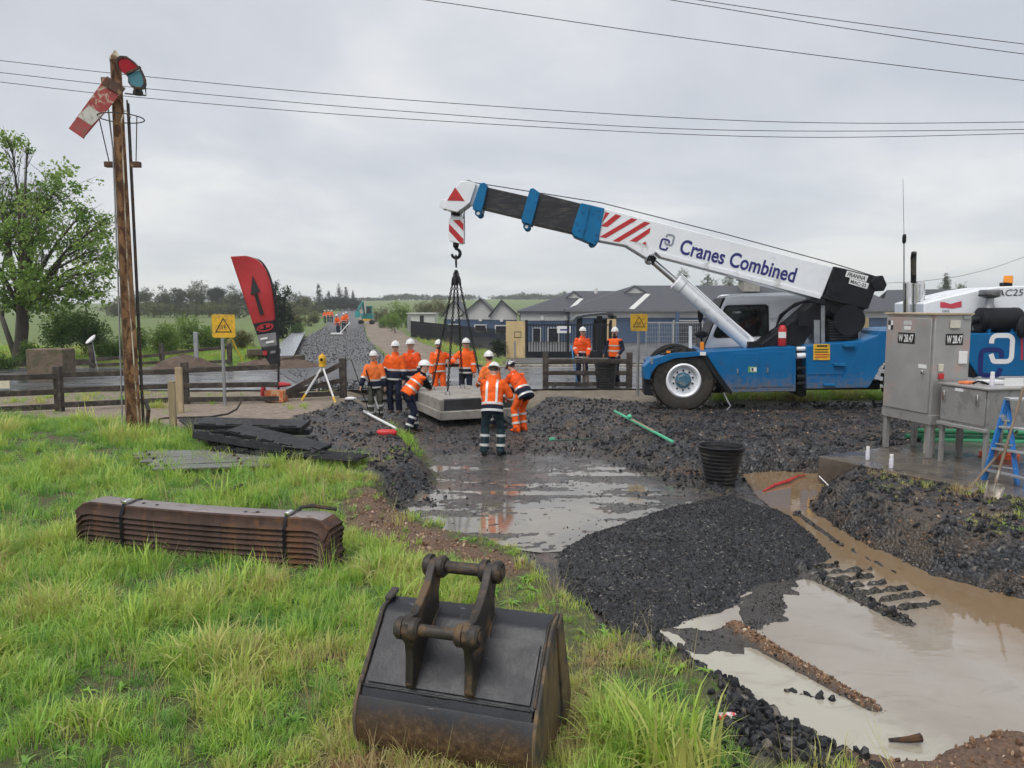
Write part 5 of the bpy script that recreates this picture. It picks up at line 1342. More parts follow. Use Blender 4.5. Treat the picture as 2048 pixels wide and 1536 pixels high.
STRIP = M('grey_strip', (0.15, 0.148, 0.14), 0.4, 0, 0.25, 4, 0.2, 40, (0.30, 0.30, 0.30), 0.25, 4, stretch=(.3, 1, 1))
for i, (a, b_, lab_) in enumerate((((272, 907), (480, 903), 'grey metal strip farthest back in the grass'), ((275, 913), (520, 906), 'grey metal strip second from the back in the grass'), ((285, 921), (535, 911), 'grey metal strip in the middle of the flat row'), ((300, 928), (540, 918), 'grey metal strip second from the front in the grass'), ((310, 936), (545, 928), 'grey metal strip nearest the sleeper stack'))):
    A = on_z(*a, .10); B = on_z(*b_, .12); t = thing('metal_strip', lab_, 'strip', ((A.x + B.x) / 2, (A.y + B.y) / 2, 0), 0, 'grey strips lying in the grass')
    MB().bar(A, B, .27, .03).build('strip', STRIP, t, bevel=.006)
    for f_ in (.08, .72): MB().bar(A.lerp(B, f_), A.lerp(B, f_ + .02), .07, .09).build('clip', DARKM, t, bevel=.006)
sA = on_z(449, 986, .1); sB = on_z(492, 967, .14)
single('stick', MB().tube([sA, sA.lerp(sB, .5) + Vector((0, 0, .01)), sB], [.022, .025, .016], 7), DARKM, 'short dark stick lying in the grass behind the steel sleepers', 'stick', sA)

# ------------------------------------------------------------------ stack of strapped steel sleepers
SLP = M('brown_rusted_steel', (0.058, 0.033, 0.025), 0.62, 0.15, 0.45, 5, 0.4, 45, (0.12, 0.062, 0.036), 0.25, 6, spec=.3)
SLT = M('worn_steel_top', (0.25, 0.22, 0.215), 0.5, 0.2, 0.25, 3, 0.3, 40, (0.12, 0.075, 0.055), 0.12, 6, stretch=(.4, 1, 1))
eL = on_z(158, 1094); eR = on_z(664, 1140)
sd = (eR - eL); SL = sd.length; sd.normalize(); sr = Vector((sd.y, -sd.x, 0))    # sr points to the camera side
pitch = 0.054; NS = 8
def sleeper_mesh(top_only=False):
    """pressed steel trough: flat crown, flared sides, spade ends turned down, slightly sagged"""
    def prof(k_):
        p = [(-.172, -.116), (-.166, -.104), (-.141, -.075), (-.137, -.012), (-.120, 0), (.120, 0), (.137, -.012), (.141, -.075), (.166, -.104), (.172, -.116)]
        q = [(x * .93, z - .012) for x, z in reversed(p)]
        return [(x * k_, z) for x, z in p + q]
    rings = []
    for j in range(33):
        t = j / 32; s = (t - .5) * SL; e = max(0.0, (abs(t - .5) - .44) / .06)
        sag = .030 * (1 - (2 * t - 1) ** 2)
        rings.append([Vector((s - math.copysign(.05 * e * e * max(0, -z * 8), s), x, z - sag - .10 * e ** 2)) for x, z in prof(1 + .10 * e)])
    return MB().loft(rings)
smesh = None
ctr = (eL + eR) / 2 + sr * -.12
ang = math.atan2(sd.y, sd.x)
ORD = ['lowest', 'second lowest', 'third lowest', 'fourth lowest', 'fourth from the top', 'third from the top', 'second from the top', 'topmost']
for i in range(NS):
    if smesh is None:
        o = sleeper_mesh().build('steel_sleeper', SLP, None, True, sharp=50); smesh = o
    else:
        o = bpy.data.objects.new('steel_sleeper', smesh.data); C.objects.link(o)
    o.location = (ctr.x + random.Random(i).uniform(-.012, .012), ctr.y, .125 + i * pitch)
    o.rotation_euler = (0, 0, ang + R(random.Random(i + 9).uniform(-.25, .25)))
    tag(o, 'curved rusty steel sleeper, %s of the strapped stack in the grass' % ORD[i], 'sleeper', 'strapped stack of steel sleepers')
    if i == NS - 1:
        o.data = o.data.copy(); o.data.materials.clear(); o.data.materials.append(SLP); o.data.materials.append(SLT)
        for p in o.data.polygons:
            if p.normal.z > .9: p.material_index = 1
        T[o.name] = Matrix.Translation(o.location) @ Matrix.Rotation(o.rotation_euler.z, 4, 'Z')
        for hx_ in (-.95, -.72, -.55, .48, .60, .98):
            MB().cyl((hx_, -.02 + .02 * math.cos(hx_ * 9), -.035 - .03 * (1 - (2 * hx_ / SL) ** 2) + .03), (hx_, -.02 + .02 * math.cos(hx_ * 9), .0065 - .030 * (1 - (2 * hx_ / SL) ** 2)), .018, None, 12).build('bolt_hole', BLACKL, o, True)
ztop = .125 + (NS - 1) * pitch
for s_, lab_ in ((-.86, 'black strap round the left end of the sleeper stack'), (.98, 'black strap round the right end of the sleeper stack')):
    p0 = ctr + sd * s_; zt = ztop + .012 - .030 * (1 - (2 * s_ / SL) ** 2)
    st = thing('strap', lab_, 'strap', (p0.x, p0.y, 0), 0, 'straps of the sleeper stack')
    path = [p0 + sr * .180 + Vector((0, 0, .02)), p0 + sr * .178 + Vector((0, 0, zt - .12)), p0 + sr * .146 + Vector((0, 0, zt - .035)), p0 + sr * .125 + Vector((0, 0, zt)), p0 - sr * .125 + Vector((0, 0, zt)), p0 - sr * .146 + Vector((0, 0, zt - .035)), p0 - sr * .16 + Vector((0, 0, zt - .12)), p0 - sr * .155 + Vector((0, 0, .02))]
    mb = MB()
    for a, b_ in zip(path[:-1], path[1:]): mb.bar(a, b_, .035, .006, sd)
    vs = []
    for q in path: vs += [q - sd * .018, q + sd * .018]
    MB().add(vs, [(2 * i, 2 * i + 1, 2 * i + 3, 2 * i + 2) for i in range(len(path) - 1)]).build('band', BLACKP, st, sharp=20)
    MB().bar(path[3] + Vector((0, 0, .015)), path[3] - sr * .1 + Vector((0, 0, .02)), .05, .03, (0, 0, 1)).build('buckle', CHROME, st, bevel=.005)
pk = ctr + sd * 1.02; 
single('steel_bar', MB().tube([pk + Vector((0, 0, ztop + .03)) - sr * .05, pk + sd * .12 + Vector((0, 0, ztop + .045)) - sr * .1, pk + sd * .36 + Vector((0, 0, ztop + .02)) - sr * .12], [.014, .02, .018], 8), DARKM, 'short dark bar lying on the right end of the sleeper stack', 'bar', pk)

# ------------------------------------------------------------------ excavator bucket in the foreground
m, k, b, oc = newmat('scuffed_black_steel')
n_ = k.noise(oc, 5, 8, .7, .4)
sx_ = k.new('ShaderNodeSeparateXYZ'); k.put(sx_.inputs[0], oc)
low = k.rng(k.math('ADD', sx_.outputs[2], k.math('MULTIPLY', k.noise(oc, 6, 7, .75), .34)), .34, .50, 1, 0)   # mud and rust worn in low down
c = k.ramp(k.noise(oc, 3, 6, .65), [(.3, (.016, .017, .021)), (.7, (.036, .038, .045))])
c = k.mix(k.rng(n_, .60, .70, 0, .4), c, (.09, .09, .10)); b.inputs['Specular IOR Level'].default_value = .35
rust = k.ramp(k.noise(oc, 26, 6, .75), [(.25, (.018, .014, .012)), (.5, (.10, .058, .030)), (.68, (.20, .13, .07)), (.8, (.42, .36, .28))])
k.put(b.inputs['Base Color'], k.mix(low, c, rust))
k.put(b.inputs['Roughness'], k.mixf(low, k.rng(n_, .35, .65, .28, .5), .7)); k.put(b.inputs['Normal'], k.bump(k.noise(oc, 50, 5, .7), .25, .01)); 
scr = k.rng(k.noise(k.mapping(oc, (1, 1, 14), (.3, .5, .2)), 9, 4, .7, .3), .67, .72, 0, .6); scr2 = k.rng(k.noise(k.mapping(oc, (12, 1, 1), (.2, .1, .6)), 7, 4, .7, .3), .69, .73, 0, .5)
k.put(b.inputs['Base Color'], k.mix(scr2, k.mix(scr, b.inputs['Base Color'].links[0].from_socket, (.24, .24, .25)), (.19, .18, .17))); BUCK = m
SIDEM = M('muddy_side_plate', (0.17, 0.11, 0.055), 0.7, 0, 0.4, 5, 0.35, 40, (0.06, 0.055, 0.05), 0.5, 5, stretch=(1, 1, .4))
PINM = M('worn_lug_steel', (0.045, 0.038, 0.033), 0.5, 0.2, 0.5, 7, 0.35, 45, (0.13, 0.085, 0.05), 0.28, 7, spec=.35)
bl0 = on_z(716, 1512, .0); br0 = on_z(1064, 1578, .0)
bu = (br0 - bl0); BW = bu.length; bang = math.atan2(bu.y, bu.x)
SHZ = 1.05
bkt = thing('excavator_bucket', 'large scuffed black excavator bucket standing on the grass', 'excavator bucket', bl0, bang)
# local: x along the width, y away from the camera, z up
shell = [(.10, .02), (.03, .05), (-.005, .13), (-.015, .22), (.0, .30), (.03, .345)]
def wall(prof, th, x0, x1):
    """sheet following a side profile, with thickness inward"""
    out = [Vector((0, y, z)) for y, z in prof]; inn = []
    for i, p in enumerate(out):
        d = (out[min(i + 1, len(out) - 1)] - out[max(i - 1, 0)]).normalized(); inn.append(p + Vector((0, d.z, -d.y)) * th)
    loop = out + inn[::-1]
    return MB().prism([p + Vector((x0, 0, 0)) for p in loop], [p + Vector((x1, 0, 0)) for p in loop])
wall(shell, .02, .0, BW).build('belly_plate', BUCK, bkt, True)
wall([(.028, .340), (.032, .352), (.055, .395)], .03, .012, BW - .012).build('wear_strip', BUCK, bkt, True, .004)
wall([(.060, .392), (.30, .66), (.335, .705), (.37, .728), (.50, .742)], .02, .0, BW).build('back_plate', BUCK, bkt, True)
wall([(.062, .415), (.28, .655)], -.006, .03, BW - .03).build('back_liner', BUCK, bkt, True)
MB().box((BW / 2, .075, .36), (BW - .03, .05, .05)).build('gusset_bar', BLACKP, bkt, True, .006)
side = [(.10, .0), (.03, .045), (-.01, .13), (-.02, .22), (-.005, .31), (.03, .36), (.055, .40), (.30, .67), (.335, .715), (.37, .738), (.51, .752), (.545, .66), (.74, .16), (.75, .08), (.70, .0)]
for x0, x1 in ((-.022, .0), (BW, BW + .022)):
    MB().prism([Vector((x0, y, z)) for y, z in side], [Vector((x1, y, z)) for y, z in side]).build('side_plate', SIDEM, bkt, True, .004)
for x0, x1 in ((-.036, -.022), (BW + .022, BW + .036)):
    pr = [(.40, .735), (.51, .755), (.56, .64), (.77, .15), (.62, .02), (.50, .30)]
    MB().prism([Vector((x0, y, z)) for y, z in [(.42, .70), (.515, .752), (.765, .15), (.70, .0), (.585, .05)]], [Vector((x1, y, z)) for y, z in [(.42, .70), (.515, .752), (.765, .15), (.70, .0), (.585, .05)]]).build('side_cutter', SIDEM, bkt, True, .004)
MB().prism([Vector((-.02, y, z)) for y, z in ((.02, .0), (.70, -.02), (.70, .0), (.02, .03))], [Vector((BW + .02, y, z)) for y, z in ((.02, .0), (.70, -.02), (.70, .0), (.02, .03))]).build('floor_plate', BUCK, bkt, True)
lugp = [(.066, .405), (.030, .44), (.040, .60), (.028, .68), (-.005, .715), (-.022, .76), (-.005, .81), (.045, .835), (.10, .825), (.19, .865), (.29, .93), (.345, 1.0), (.385, 1.035), (.44, 1.035), (.475, 1.0), (.475, .945), (.44, .90), (.415, .84), (.42, .745), (.37, .73), (.335, .71), (.30, .665)]
for f_ in (.30, .64):
    x0 = f_ * BW; lg = MB().prism([Vector((x0 - .024, y, z)) for y, z in lugp], [Vector((x0 + .024, y, z)) for y, z in lugp]).build('hinge_lug', PINM, bkt, True, .006)
    for (y, z, r_) in ((.032, .765, .062), (.425, .985, .066)):
        for sgn in (-1, 1):
            MB().lathe([(0, 0), (r_, 0), (r_, .03), (r_ * .8, .045), (0, .045)], (x0 + sgn * .022, y, z), (sgn, 0, 0), 20).build('pin_boss', PINM, lg, True)
for (y, z, r_) in ((.032, .765, .033), (.425, .985, .036)):
    MB().cyl((.30 * BW - .075, y, z), (.64 * BW + .075, y, z), r_, None, 20).build('hinge_pin', PINM, bkt, True)
def bead(pts, r_=.009, seed=0):
    rnd = random.Random(seed); P_ = [Vector(p) for p in pts]; out = []; rad = []
    for a, b_ in zip(P_[:-1], P_[1:]):
        n_ = max(2, int((b_ - a).length / .012))
        for i in range(n_): out.append(a.lerp(b_, i / n_)); rad.append(r_ * rnd.uniform(.75, 1.25))
    return MB().tube(out + [P_[-1]], rad + [r_], 6)
for x_ in (.004, BW - .004): bead([(x_, y - .004, z + .004) for y, z in ((.062, .40), (.30, .668), (.335, .712), (.37, .735), (.50, .749))], .009, int(x_ * 9)).build('weld_bead', PINM, bkt, True, sharp=180)
for f_ in (.30, .64):
    for s_ in (-1, 1): bead([(f_ * BW + s_ * .028, .066, .405), (f_ * BW + s_ * .028, .298, .664), (f_ * BW + s_ * .028, .335, .71), (f_ * BW + s_ * .028, .42, .738)], .009, int(f_ * 100) + s_).build('weld_bead', PINM, bkt, True, sharp=180)
bead([(.02, .052, .393), (BW - .02, .052, .393)], .008, 5).build('weld_bead', BUCK, bkt, True, sharp=180)
MB().box((.0, .46, .77), (.05, .12, .03), Matrix.Rotation(.2, 3, 'X')).build('mud_lump', SIDEM, bkt, True, .012)

# ------------------------------------------------------------------ equipment cabinets on a concrete base
STAIN = M('brushed_grey_steel', (0.40, 0.395, 0.385), 0.42, 0.45, 0.12, 2.5, 0.06, 60, (0.46, 0.36, 0.33), 0.22, 1.5)
STAIN2 = M('dull_grey_steel', (0.33, 0.325, 0.315), 0.5, 0.4, 0.12, 3, 0.06, 60, (0.25, 0.24, 0.23), 0.3, 3)
S0 = on_z(1637, 912, .05); S1 = on_z(1788, 943, .05); S2 = on_z(1759, 896, .05)
da = (S1 - S0).normalized(); db = Vector((-da.y, da.x, 0)); 
cs = [S0, S0 + da * 4.3, S0 + da * 4.3 + db * 4.2, S0 + db * 4.2]
m, k, b, oc = newmat('wet_concrete')
k.put(b.inputs['Base Color'], k.ramp(k.noise(oc, 3, 7, .65), [(.3, (.065, .053, .041)), (.7, (.16, .135, .108))]))
k.put(b.inputs['Roughness'], k.rng(k.noise(oc, 1.3, 5), .42, .6, .08, .45)); k.put(b.inputs['Normal'], k.bump(k.noise(oc, 50, 4), .15, .01))
single('concrete_plinth', MB().prism(cs, [p - Vector((0, 0, .42)) for p in cs]), m, 'wet concrete base slab under the grey cabinets', 'concrete plinth', S0, None, .015)
C0 = on_z(1856, 918, .05); C1 = on_z(1762, 893, .05); uu = (C1 - C0); DL = uu.length; uu.normalize(); vv = Vector((-uu.y, uu.x, 0)); vv = vv if vv.x > 0 else -vv
DV = 0.66
def cabinet(name, label, base, L, W_, z0, z1, legz, nleg, mats):
    t = thing(name, label, 'cabinet', base)
    def pt(a, b_, z): return base + uu * a + vv * b_ + Vector((0, 0, z - base.z))
    def bx(a0, a1, b0, b1, q0, q1, nm, mat, par=None, bevel=.008):
        return MB().prism([pt(a0, b0, q0), pt(a1, b0, q0), pt(a1, b1, q0), pt(a0, b1, q0)], [pt(a0, b0, q1), pt(a1, b0, q1), pt(a1, b1, q1), pt(a0, b1, q1)]).build(nm, mat, par or t, bevel=bevel)
    return t, pt, bx
tc_, pt, bx = cabinet('equipment_cabinet', 'tall grey steel cabinet on legs marked W 28.47', C0, DL, DV, .62, 2.38, .05, 4, None)
bx(0, DL, 0, DV, .62, 2.36, 'body', STAIN)
bx(-.03, DL + .03, -.04, DV + .03, 2.36, 2.39, 'lid', M('cream_edge', (.45, .36, .25), .6, 0, .15, 4), None, .004)
bx(-.02, DL + .02, -.012, DV + .01, .60, .76, 'plinth', STAIN2)
dr_ = bx(.05, DL - .03, -.03, -.002, .78, 2.31, 'door', STAIN, None, .006)
bx(.15, .19, -.07, -.03, 1.40, 1.47, 'door_handle', CHROME, dr_, .008)
for a, b_ in ((0.01, 0.01), (DL - .09, .01), (.01, DV - .09), (DL - .09, DV - .09)): bx(a, a + .08, b_, b_ + .08, .05, .62, 'leg', STAIN2)
bx(.3, .42, .25, .37, .05, .62, 'cable_duct', M('pvc_cream', (.45, .42, .36), .5, 0, .1, 3))
# plates on the door (far end of the door is the left side in view, so its lettering runs from high a to low a)
def plate_on(par, a0, a1, q0, q1, mat, nm, face='door', lift=0.0):
    b0 = -.034 - lift
    if face == 'door': v_ = [pt(a1, b0, q0), pt(a0, b0, q0), pt(a0, b0, q1), pt(a1, b0, q1)]
    else: v_ = [pt(-.004 - lift, a0, q0), pt(-.004 - lift, a1, q0), pt(-.004 - lift, a1, q1), pt(-.004 - lift, a0, q1)]
    return MB().add(v_, [(0, 1, 2, 3)]).build(nm, mat, par, smooth=False)
plate_on(dr_, .40, .80, 1.88, 2.06, BLACKL, 'number_plate')
lettering('lettering', 'W 28.47', WHITEL, dr_, pt(.775, -.038, 1.905), -uu, (0, 0, 1), width=.35, height=.13, bold=.03, lift=.003)
for (a, q, m_) in ((.98, 2.18, WHITEL), (1.04, 2.18, BLACKL), (.98, 2.1, BLACKL), (1.04, 2.1, WHITEL)):
    plate_on(dr_, DL - 1.12 + a - .06, DL - 1.12 + a, q, q + .075, {0: m_}[0], 'target_sticker')
plate_on(dr_, .50, .66, 2.11, 2.17, WHITEL, 'sticker'); plate_on(dr_, .48, .68, 2.19, 2.26, M('sticker_grey', (.5, .5, .5), .5), 'sticker')
plate_on(dr_, .10, .29, 1.50, 1.565, WHITEL, 'sticker')
bd = [c for c in tc_.children if c.name.startswith('body')][0]
plate_on(bd, .20, .52, 1.88, 2.06, BLACKL, 'number_plate', 'side')
lettering('lettering', 'W 28.47', WHITEL, bd, pt(-.006, .215, 1.905), vv, (0, 0, 1), width=.29, height=.13, bold=.03, lift=.003)
for (a0, a1, q0, q1, m_) in ((.26, .44, 2.15, 2.27, M('cream_plastic', (.6, .58, .48), .5)), (.45, .6, 1.58, 1.78, WHITEL), (.09, .17, 1.46, 1.58, M('cream_plastic', (.6, .58, .48), .5)), (.1, .19, 1.34, 1.43, REDP)):
    bx(-.03, -.003, a0, a1, q0, q1, 'side_fitting', m_, bd, .006)
bx(-.035, -.003, .50, .63, 1.09, 1.24, 'side_fitting', BLACKP, bd, .01); bx(-.04, -.034, .53, .60, 1.11, 1.22, 'side_fitting', YELP, bd, 0)
bx(-.02, -.003, .5, .63, 2.29, 2.35, 'side_fitting', GALV, bd, .004)
A0 = Vector((6.98, 11.20, 0.03)); 
tl, pt, bx = cabinet('equipment_cabinet', 'low grey steel cabinet on legs beside the blue ladder', A0, 1.0, 1.0, .66, 1.28, 0, 4, None)
LL, LW = 0.93, 1.15
bx(0, LL, 0, LW, .68, 1.27, 'body', STAIN2)
bx(-.03, LL + .03, -.04, LW + .03, 1.27, 1.30, 'lid', STAIN, None, .006)
fd = bx(.03, LL - .03, -.022, -.002, .73, 1.25, 'front_panel', STAIN2, None, .006)
for a in (.14, .80): bx(a, a + .04, -.06, -.02, 1.02, 1.18, 'latch', CHROME, fd, .008)
bx(-.02, LL + .02, -.05, .02, .64, .69, 'lower_lip', STAIN, None, .006)
for a, b_ in ((0.0, 0.0), (LL - .06, .0), (.0, LW - .06), (LL - .06, LW - .06)): bx(a, a + .06, b_, b_ + .06, .04, .68, 'leg', STAIN2)
plate_on(fd, .45, .62, 1.2, 1.245, WHITEL, 'sticker', 'door', -.006)
zt = 1.302
def onlid(a, b_): return pt(a, b_, zt)
q = onlid(.32, .35); can = thing('spray_can', 'white spray can standing on the low cabinet', 'spray can', q, 0, 'white spray cans')
def build_can(t, q):
    MB().lathe([(0, 0), (.032, 0), (.033, .005), (.033, .14), (.026, .155), (.026, .16), (0, .16)], q, (0, 0, 1), 16).build('can', M('can_white', (.68, .67, .72), .35, 0, .1, 12, 0, 40, (.30, .18, .5), .18, 30), t)
    MB().lathe([(0, .157), (.028, .157), (.028, .205), (.024, .21), (0, .21)], q, (0, 0, 1), 16).build('cap', WHITEL, t)
build_can(can, q)
single('paper_bundle', MB().box(onlid(.66, .22) + Vector((0, 0, .02)), (.22, .16, .035), R(30)), M('orange_plastic', (.75, .20, .06), .5, 0, .15, 5), 'orange folded plastic lying on the low cabinet', 'plastic', onlid(.66, .22), None, .008)
single('white_tray', MB().box(onlid(.55, .55) + Vector((0, 0, .03)), (.34, .22, .06), R(12)), WHITEL, 'white tray lying on the low cabinet', 'tray', onlid(.55, .55), None, .012)
single('black_cable', MB().tube([onlid(.5, .18) + Vector((0, 0, .02)), onlid(.42, .2) + Vector((0, 0, .06)), onlid(.40, .28) + Vector((0, 0, .03)), onlid(.48, .3) + Vector((0, 0, .05)), onlid(.36, .32) + Vector((0, 0, .02))], .016, 8), BLACKP, 'tangle of black cable on the low cabinet', 'cable', onlid(.45, .25))
single('sheet_of_paper', MB().box(onlid(.2, .62) + Vector((0, 0, .06)), (.3, .02, .12), R(5)), WHITEL, 'white card standing behind the can on the low cabinet', 'card', onlid(.2, .62))
for px, py, lab_ in ((1735, 919, 'white spray can on the slab, the one nearer its corner'), (1782, 936, 'white spray can on the slab, the one nearer the camera')):
    q = on_z(px, py, .052); cn = thing('spray_can', lab_, 'spray can', q, 0, 'white spray cans'); build_can(cn, q)
# blue step ladder
LBL = M('ladder_blue', (.01, .14, .42), .45, 0, .12, 5, .05, 40, (.3, .3, .3), .1, 9); ALU = M('aluminium', (.55, .56, .57), .35, .8, .12, 6)
lb = on_z(1968, 968); ldr = thing('step_ladder', 'blue step ladder standing at the right edge beside a shovel', 'ladder', lb)
tA = on_y(2014, 800, lb.y + .15); f1 = on_z(1966, 966); f2 = on_z(2052, 990); r1 = on_z(2030, 978, 0.0); r1 = Vector((r1.x - .02, lb.y - .15, 0))
tB = tA + Vector((.34, -.08, 0))
for a, b_ in ((f1, tA), (f2, tB)): MB().bar(a, b_, .03, .085, (1, .2, 0)).build('stile', LBL, ldr, bevel=.006)
for a, b_ in ((on_z(2036, 978), tA + Vector((.05, .08, 0))), (f2 + Vector((.45, .1, 0)), tB + Vector((.05, .08, 0)))): MB().bar(a, b_, .03, .07, (1, .2, 0)).build('rear_leg', LBL, ldr, bevel=.006)
for t_ in (.16, .42, .68): MB().bar(f1.lerp(tA, t_), f2.lerp(tB, t_), .09, .03).build('step', ALU, ldr, bevel=.004)
for t_ in (.12, .38, .66):
    a = on_z(2036, 978); MB().bar(f1.lerp(tA, t_ + .1), a.lerp(tA, t_ + .1), .02, .02).build('spreader', ALU, ldr)
MB().bar(tA + Vector((-.04, -.05, .02)), tB + Vector((.04, -.05, .02)), .2, .04).build('top_cap', ALU, ldr, bevel=.006)
SHW = M('worn_wood_handle', (.17, .125, .085), .7, 0, .3, 6, .2, 50); SHB = M('worn_shovel_steel', (.26, .23, .20), .45, .5, .3, 5, .2, 40, (.16, .10, .06), .4, 6)
def shovel(label, tip, hdl, blade_d, wdt=.2):
    t = thing('shovel', label, 'shovel', (tip.x, tip.y, 0), 0, 'shovels'); n_ = blade_d.normalized(); ax = (hdl - tip).normalized(); sd_ = ax.cross(n_).normalized()
    s0 = tip + ax * .30
    MB().tube([s0, hdl], [.02, .017], 10).build('handle', SHW, t)
    MB().tube([s0 - ax * .1, s0 + ax * .18], [.012, .026], 10).build('socket', SHB, t)
    vs = []
    for i, (f_, w_) in enumerate(((0, .8), (.1, .95), (.22, 1), (.30, 1), (.31, .5))):
        for j in range(7):
            x = (j / 3 - 1); vs.append(tip + ax * f_ + sd_ * (x * wdt * w_ / 2) + n_ * (.035 * x * x))
    o = MB().add(vs, [(i * 7 + j, i * 7 + j + 1, i * 7 + j + 8, i * 7 + j + 7) for i in range(4) for j in range(6)]).build('blade', SHB, t, sharp=180)
    md = o.modifiers.new('thick', 'SOLIDIFY'); md.thickness = .006
shovel('long-handled shovel leaning against the blue ladder', on_z(1978, 1012) + Vector((0, 0, .01)), on_y(2047, 775, on_z(1978, 1012).y + .55), Vector((-.2, -1, .25)), .22)
sq = on_z(1924, 1000); shovel('square shovel whose blade lies flat by the ladder foot', sq + Vector((0, 0, .03)), on_z(2000, 945, .0) + Vector((.25, .05, .62)), Vector((-.3, -.2, 1)), .26)
oc0 = on_z(1998, 920); mb = MB(); rnd = random.Random(3)
cp = [oc0 + Vector((math.cos(a) * (.26 + .05 * math.sin(a * 2.3)), math.sin(a) * (.22 + .04 * math.cos(a * 1.7)), .03 + .012 * (a / 6.28) + .012 * math.sin(a * 3.1))) for a in np.linspace(0, 6.283 * 8, 150)]
single('cable_coil', mb.tube(cp, .016, 6), M('orange_cable', (.80, .13, .03), .5, 0, .1), 'bright orange cable coiled on the ground under the ladder', 'cable coil', oc0)
for i, (y_, z_) in enumerate(((14.1, .10), (14.0, .22), (13.9, .06))):
    single('green_pipe', MB().cyl((7.3 + .1 * i, y_, z_), (11, y_ - .5, z_), .05, None, 12), M('green_pvc', (.03, .22, .10), .5, 0, .15, 4), 'green pipe lying behind the cabinet legs, %s' % ('lowest', 'uppermost', 'nearest the legs')[(0, 1, 2)[i]], 'pipe', (7.3, y_, 0), 'green pipes behind the cabinets')
# ------------------------------------------------------------------ plastic tubs, sticks, survey bits
TUB = M('tub_black', (.009, .009, .011), .42, 0, .25, 5, .1, 30, (.04, .037, .034), .3, 5)
def tub(px, pyb, zb, h, r0, r1, label, tilt=0.0):
    b0 = on_z(px, pyb, zb); t = thing('plastic_tub', label, 'tub', b0, 0, 'black plastic tubs')
    ax = Vector((tilt, 0, 1)).normalized(); pr = [(0, 0), (r0, 0)]
    n = 9
    for i in range(n):
        f0 = .12 + .86 * i / n; r_ = r0 + (r1 - r0) * f0; pr += [(r_, h * f0), (r_ + .018, h * (f0 + .015)), (r_ + .018, h * (f0 + .03)), (r_ + .004, h * (f0 + .045))]
    pr += [(r1 + .03, h * .985), (r1 + .03, h), (r1 - .01, h), (r0 - .02, .03), (0, .03)]
    MB().lathe(pr, b0, ax, 36).build('tub', TUB, t)
    MB().tube([b0 + ax * h + Vector((-r1 * .8, -.05, .0)), b0 + ax * (h + .05) + Vector((-r1 * .3, -.3, 0)), b0 + ax * h + Vector((r1 * .6, -.25, 0))], .012, 6).build('rope_handle', BLACKP, t)
tub(1440, 972, -.36, .66, .22, .36, 'black ribbed plastic tub beside the pool in the trench', .0)
tub(1211, 778, 0.0, .78, .26, .33, 'black plastic tub in front of the short fence')
MINT = M('mint_green', (.10, .50, .30), .5, 0, .15, 5)
ga = on_z(1229, 822, .14); gb = on_z(1346, 884, .10); gp = thing('survey_staff', 'mint green measuring staff lying on the right bank', 'staff', (ga + gb) / 2)
MB().bar(ga, gb, .05, .035).build('staff', MINT, gp, bevel=.004); MB().ell(on_z(1259, 833, .20), (.05, .05, .05), 12, 8).build('bubble_level', MINT, gp); MB().bar(ga.lerp(gb, .28) + Vector((0, 0, .022)), ga.lerp(gb, .72) + Vector((0, 0, .022)), .03, .012).build('sleeve', M('tan_wood', (.4, .3, .2), .6), gp)
ha = on_z(1104, 881, -.20); hb_ = on_z(1182, 878, .02); hp_ = thing('rake', 'thin pale green stake lying across the trench edge', 'stake', ha)
MB().cyl(ha, hb_, .014, None, 8).build('shaft', M('dark_green', (.06, .10, .07), .6), hp_); MB().box(ha + Vector((0, 0, .03)), (.12, .05, .06), R(20)).build('head', MINT, hp_, bevel=.01)
ra = on_z(728, 823, .08); rb_ = on_z(792, 857, .05); rd = thing('survey_pole', 'white pole lying against a red float on the ballast', 'pole', ra)
MB().cyl(ra, rb_, .028, None, 10).build('pole', WHITEL, rd); MB().tube([ra, ra.lerp(rb_, .14)], .032, 10).build('pole_tip', M('grey_tip', (.4, .4, .4), .5), rd)
ca = on_z(754, 866, .07); cb_ = on_z(793, 866, .07)
single('red_float', MB().tube([ca, ca + Vector((.06, 0, 0)), cb_ - Vector((.06, 0, 0)), cb_], [.05, .075, .075, .045], 14), REDP, 'red cylinder lying at the end of the white pole', 'cylinder', ca)
tp0 = on_z(1527, 982, WATER_A + .012); tp1 = on_z(1612, 950, WATER_A + .02)
pts_ = [tp0, tp0.lerp(tp1, .25) + Vector((0, .03, .02)), tp0.lerp(tp1, .55) + Vector((0, -.03, .03)), tp0.lerp(tp1, .8) + Vector((0, .05, .02)), tp1]
single('red_tape', MB().tube(pts_, [.012, .022, .03, .016, .01], 5), M('red_plastic_tape', (.55, .03, .03), .4, 0, .2, 9), 'crumpled red tape floating in the brown pool', 'tape', tp0)
wa = on_z(1658, 972, -.30); single('white_peg', MB().cyl(wa, on_z(1638, 952, -.18), .009, None, 6), WHITEL, 'thin white peg sticking up by the pool', 'peg', wa)
cu = on_z(1452, 1446, -.02); cup = thing('drink_can', 'crushed red and white drink can among the ballast', 'can', cu)
MB().tube([cu + Vector((-.045, 0, .03)), cu + Vector((0, .0, .038)), cu + Vector((.05, .02, .03))], [.032, .028, .033], 14).build('can', M('can_red', (.6, .05, .03), .3, 0, .2, 20, 0, 40, (.7, .7, .72), .5, 14), cup)
for px, py, z_, s_, lab_ in ((701, 797, .04, .34, 'white lump of rubble beside the last fence post'), (1108, 773, .06, .14, 'small white lump of rubble at the foot of the right fence'), (383, 803, .03, .16, 'small white scrap lying by the dark fence')):
    p_ = on_z(px, py, z_); single('rubble', MB().ell(p_, (s_ / 2, s_ * .3, s_ * .14), 7, 5), WHITEL, lab_, 'rubble', p_)
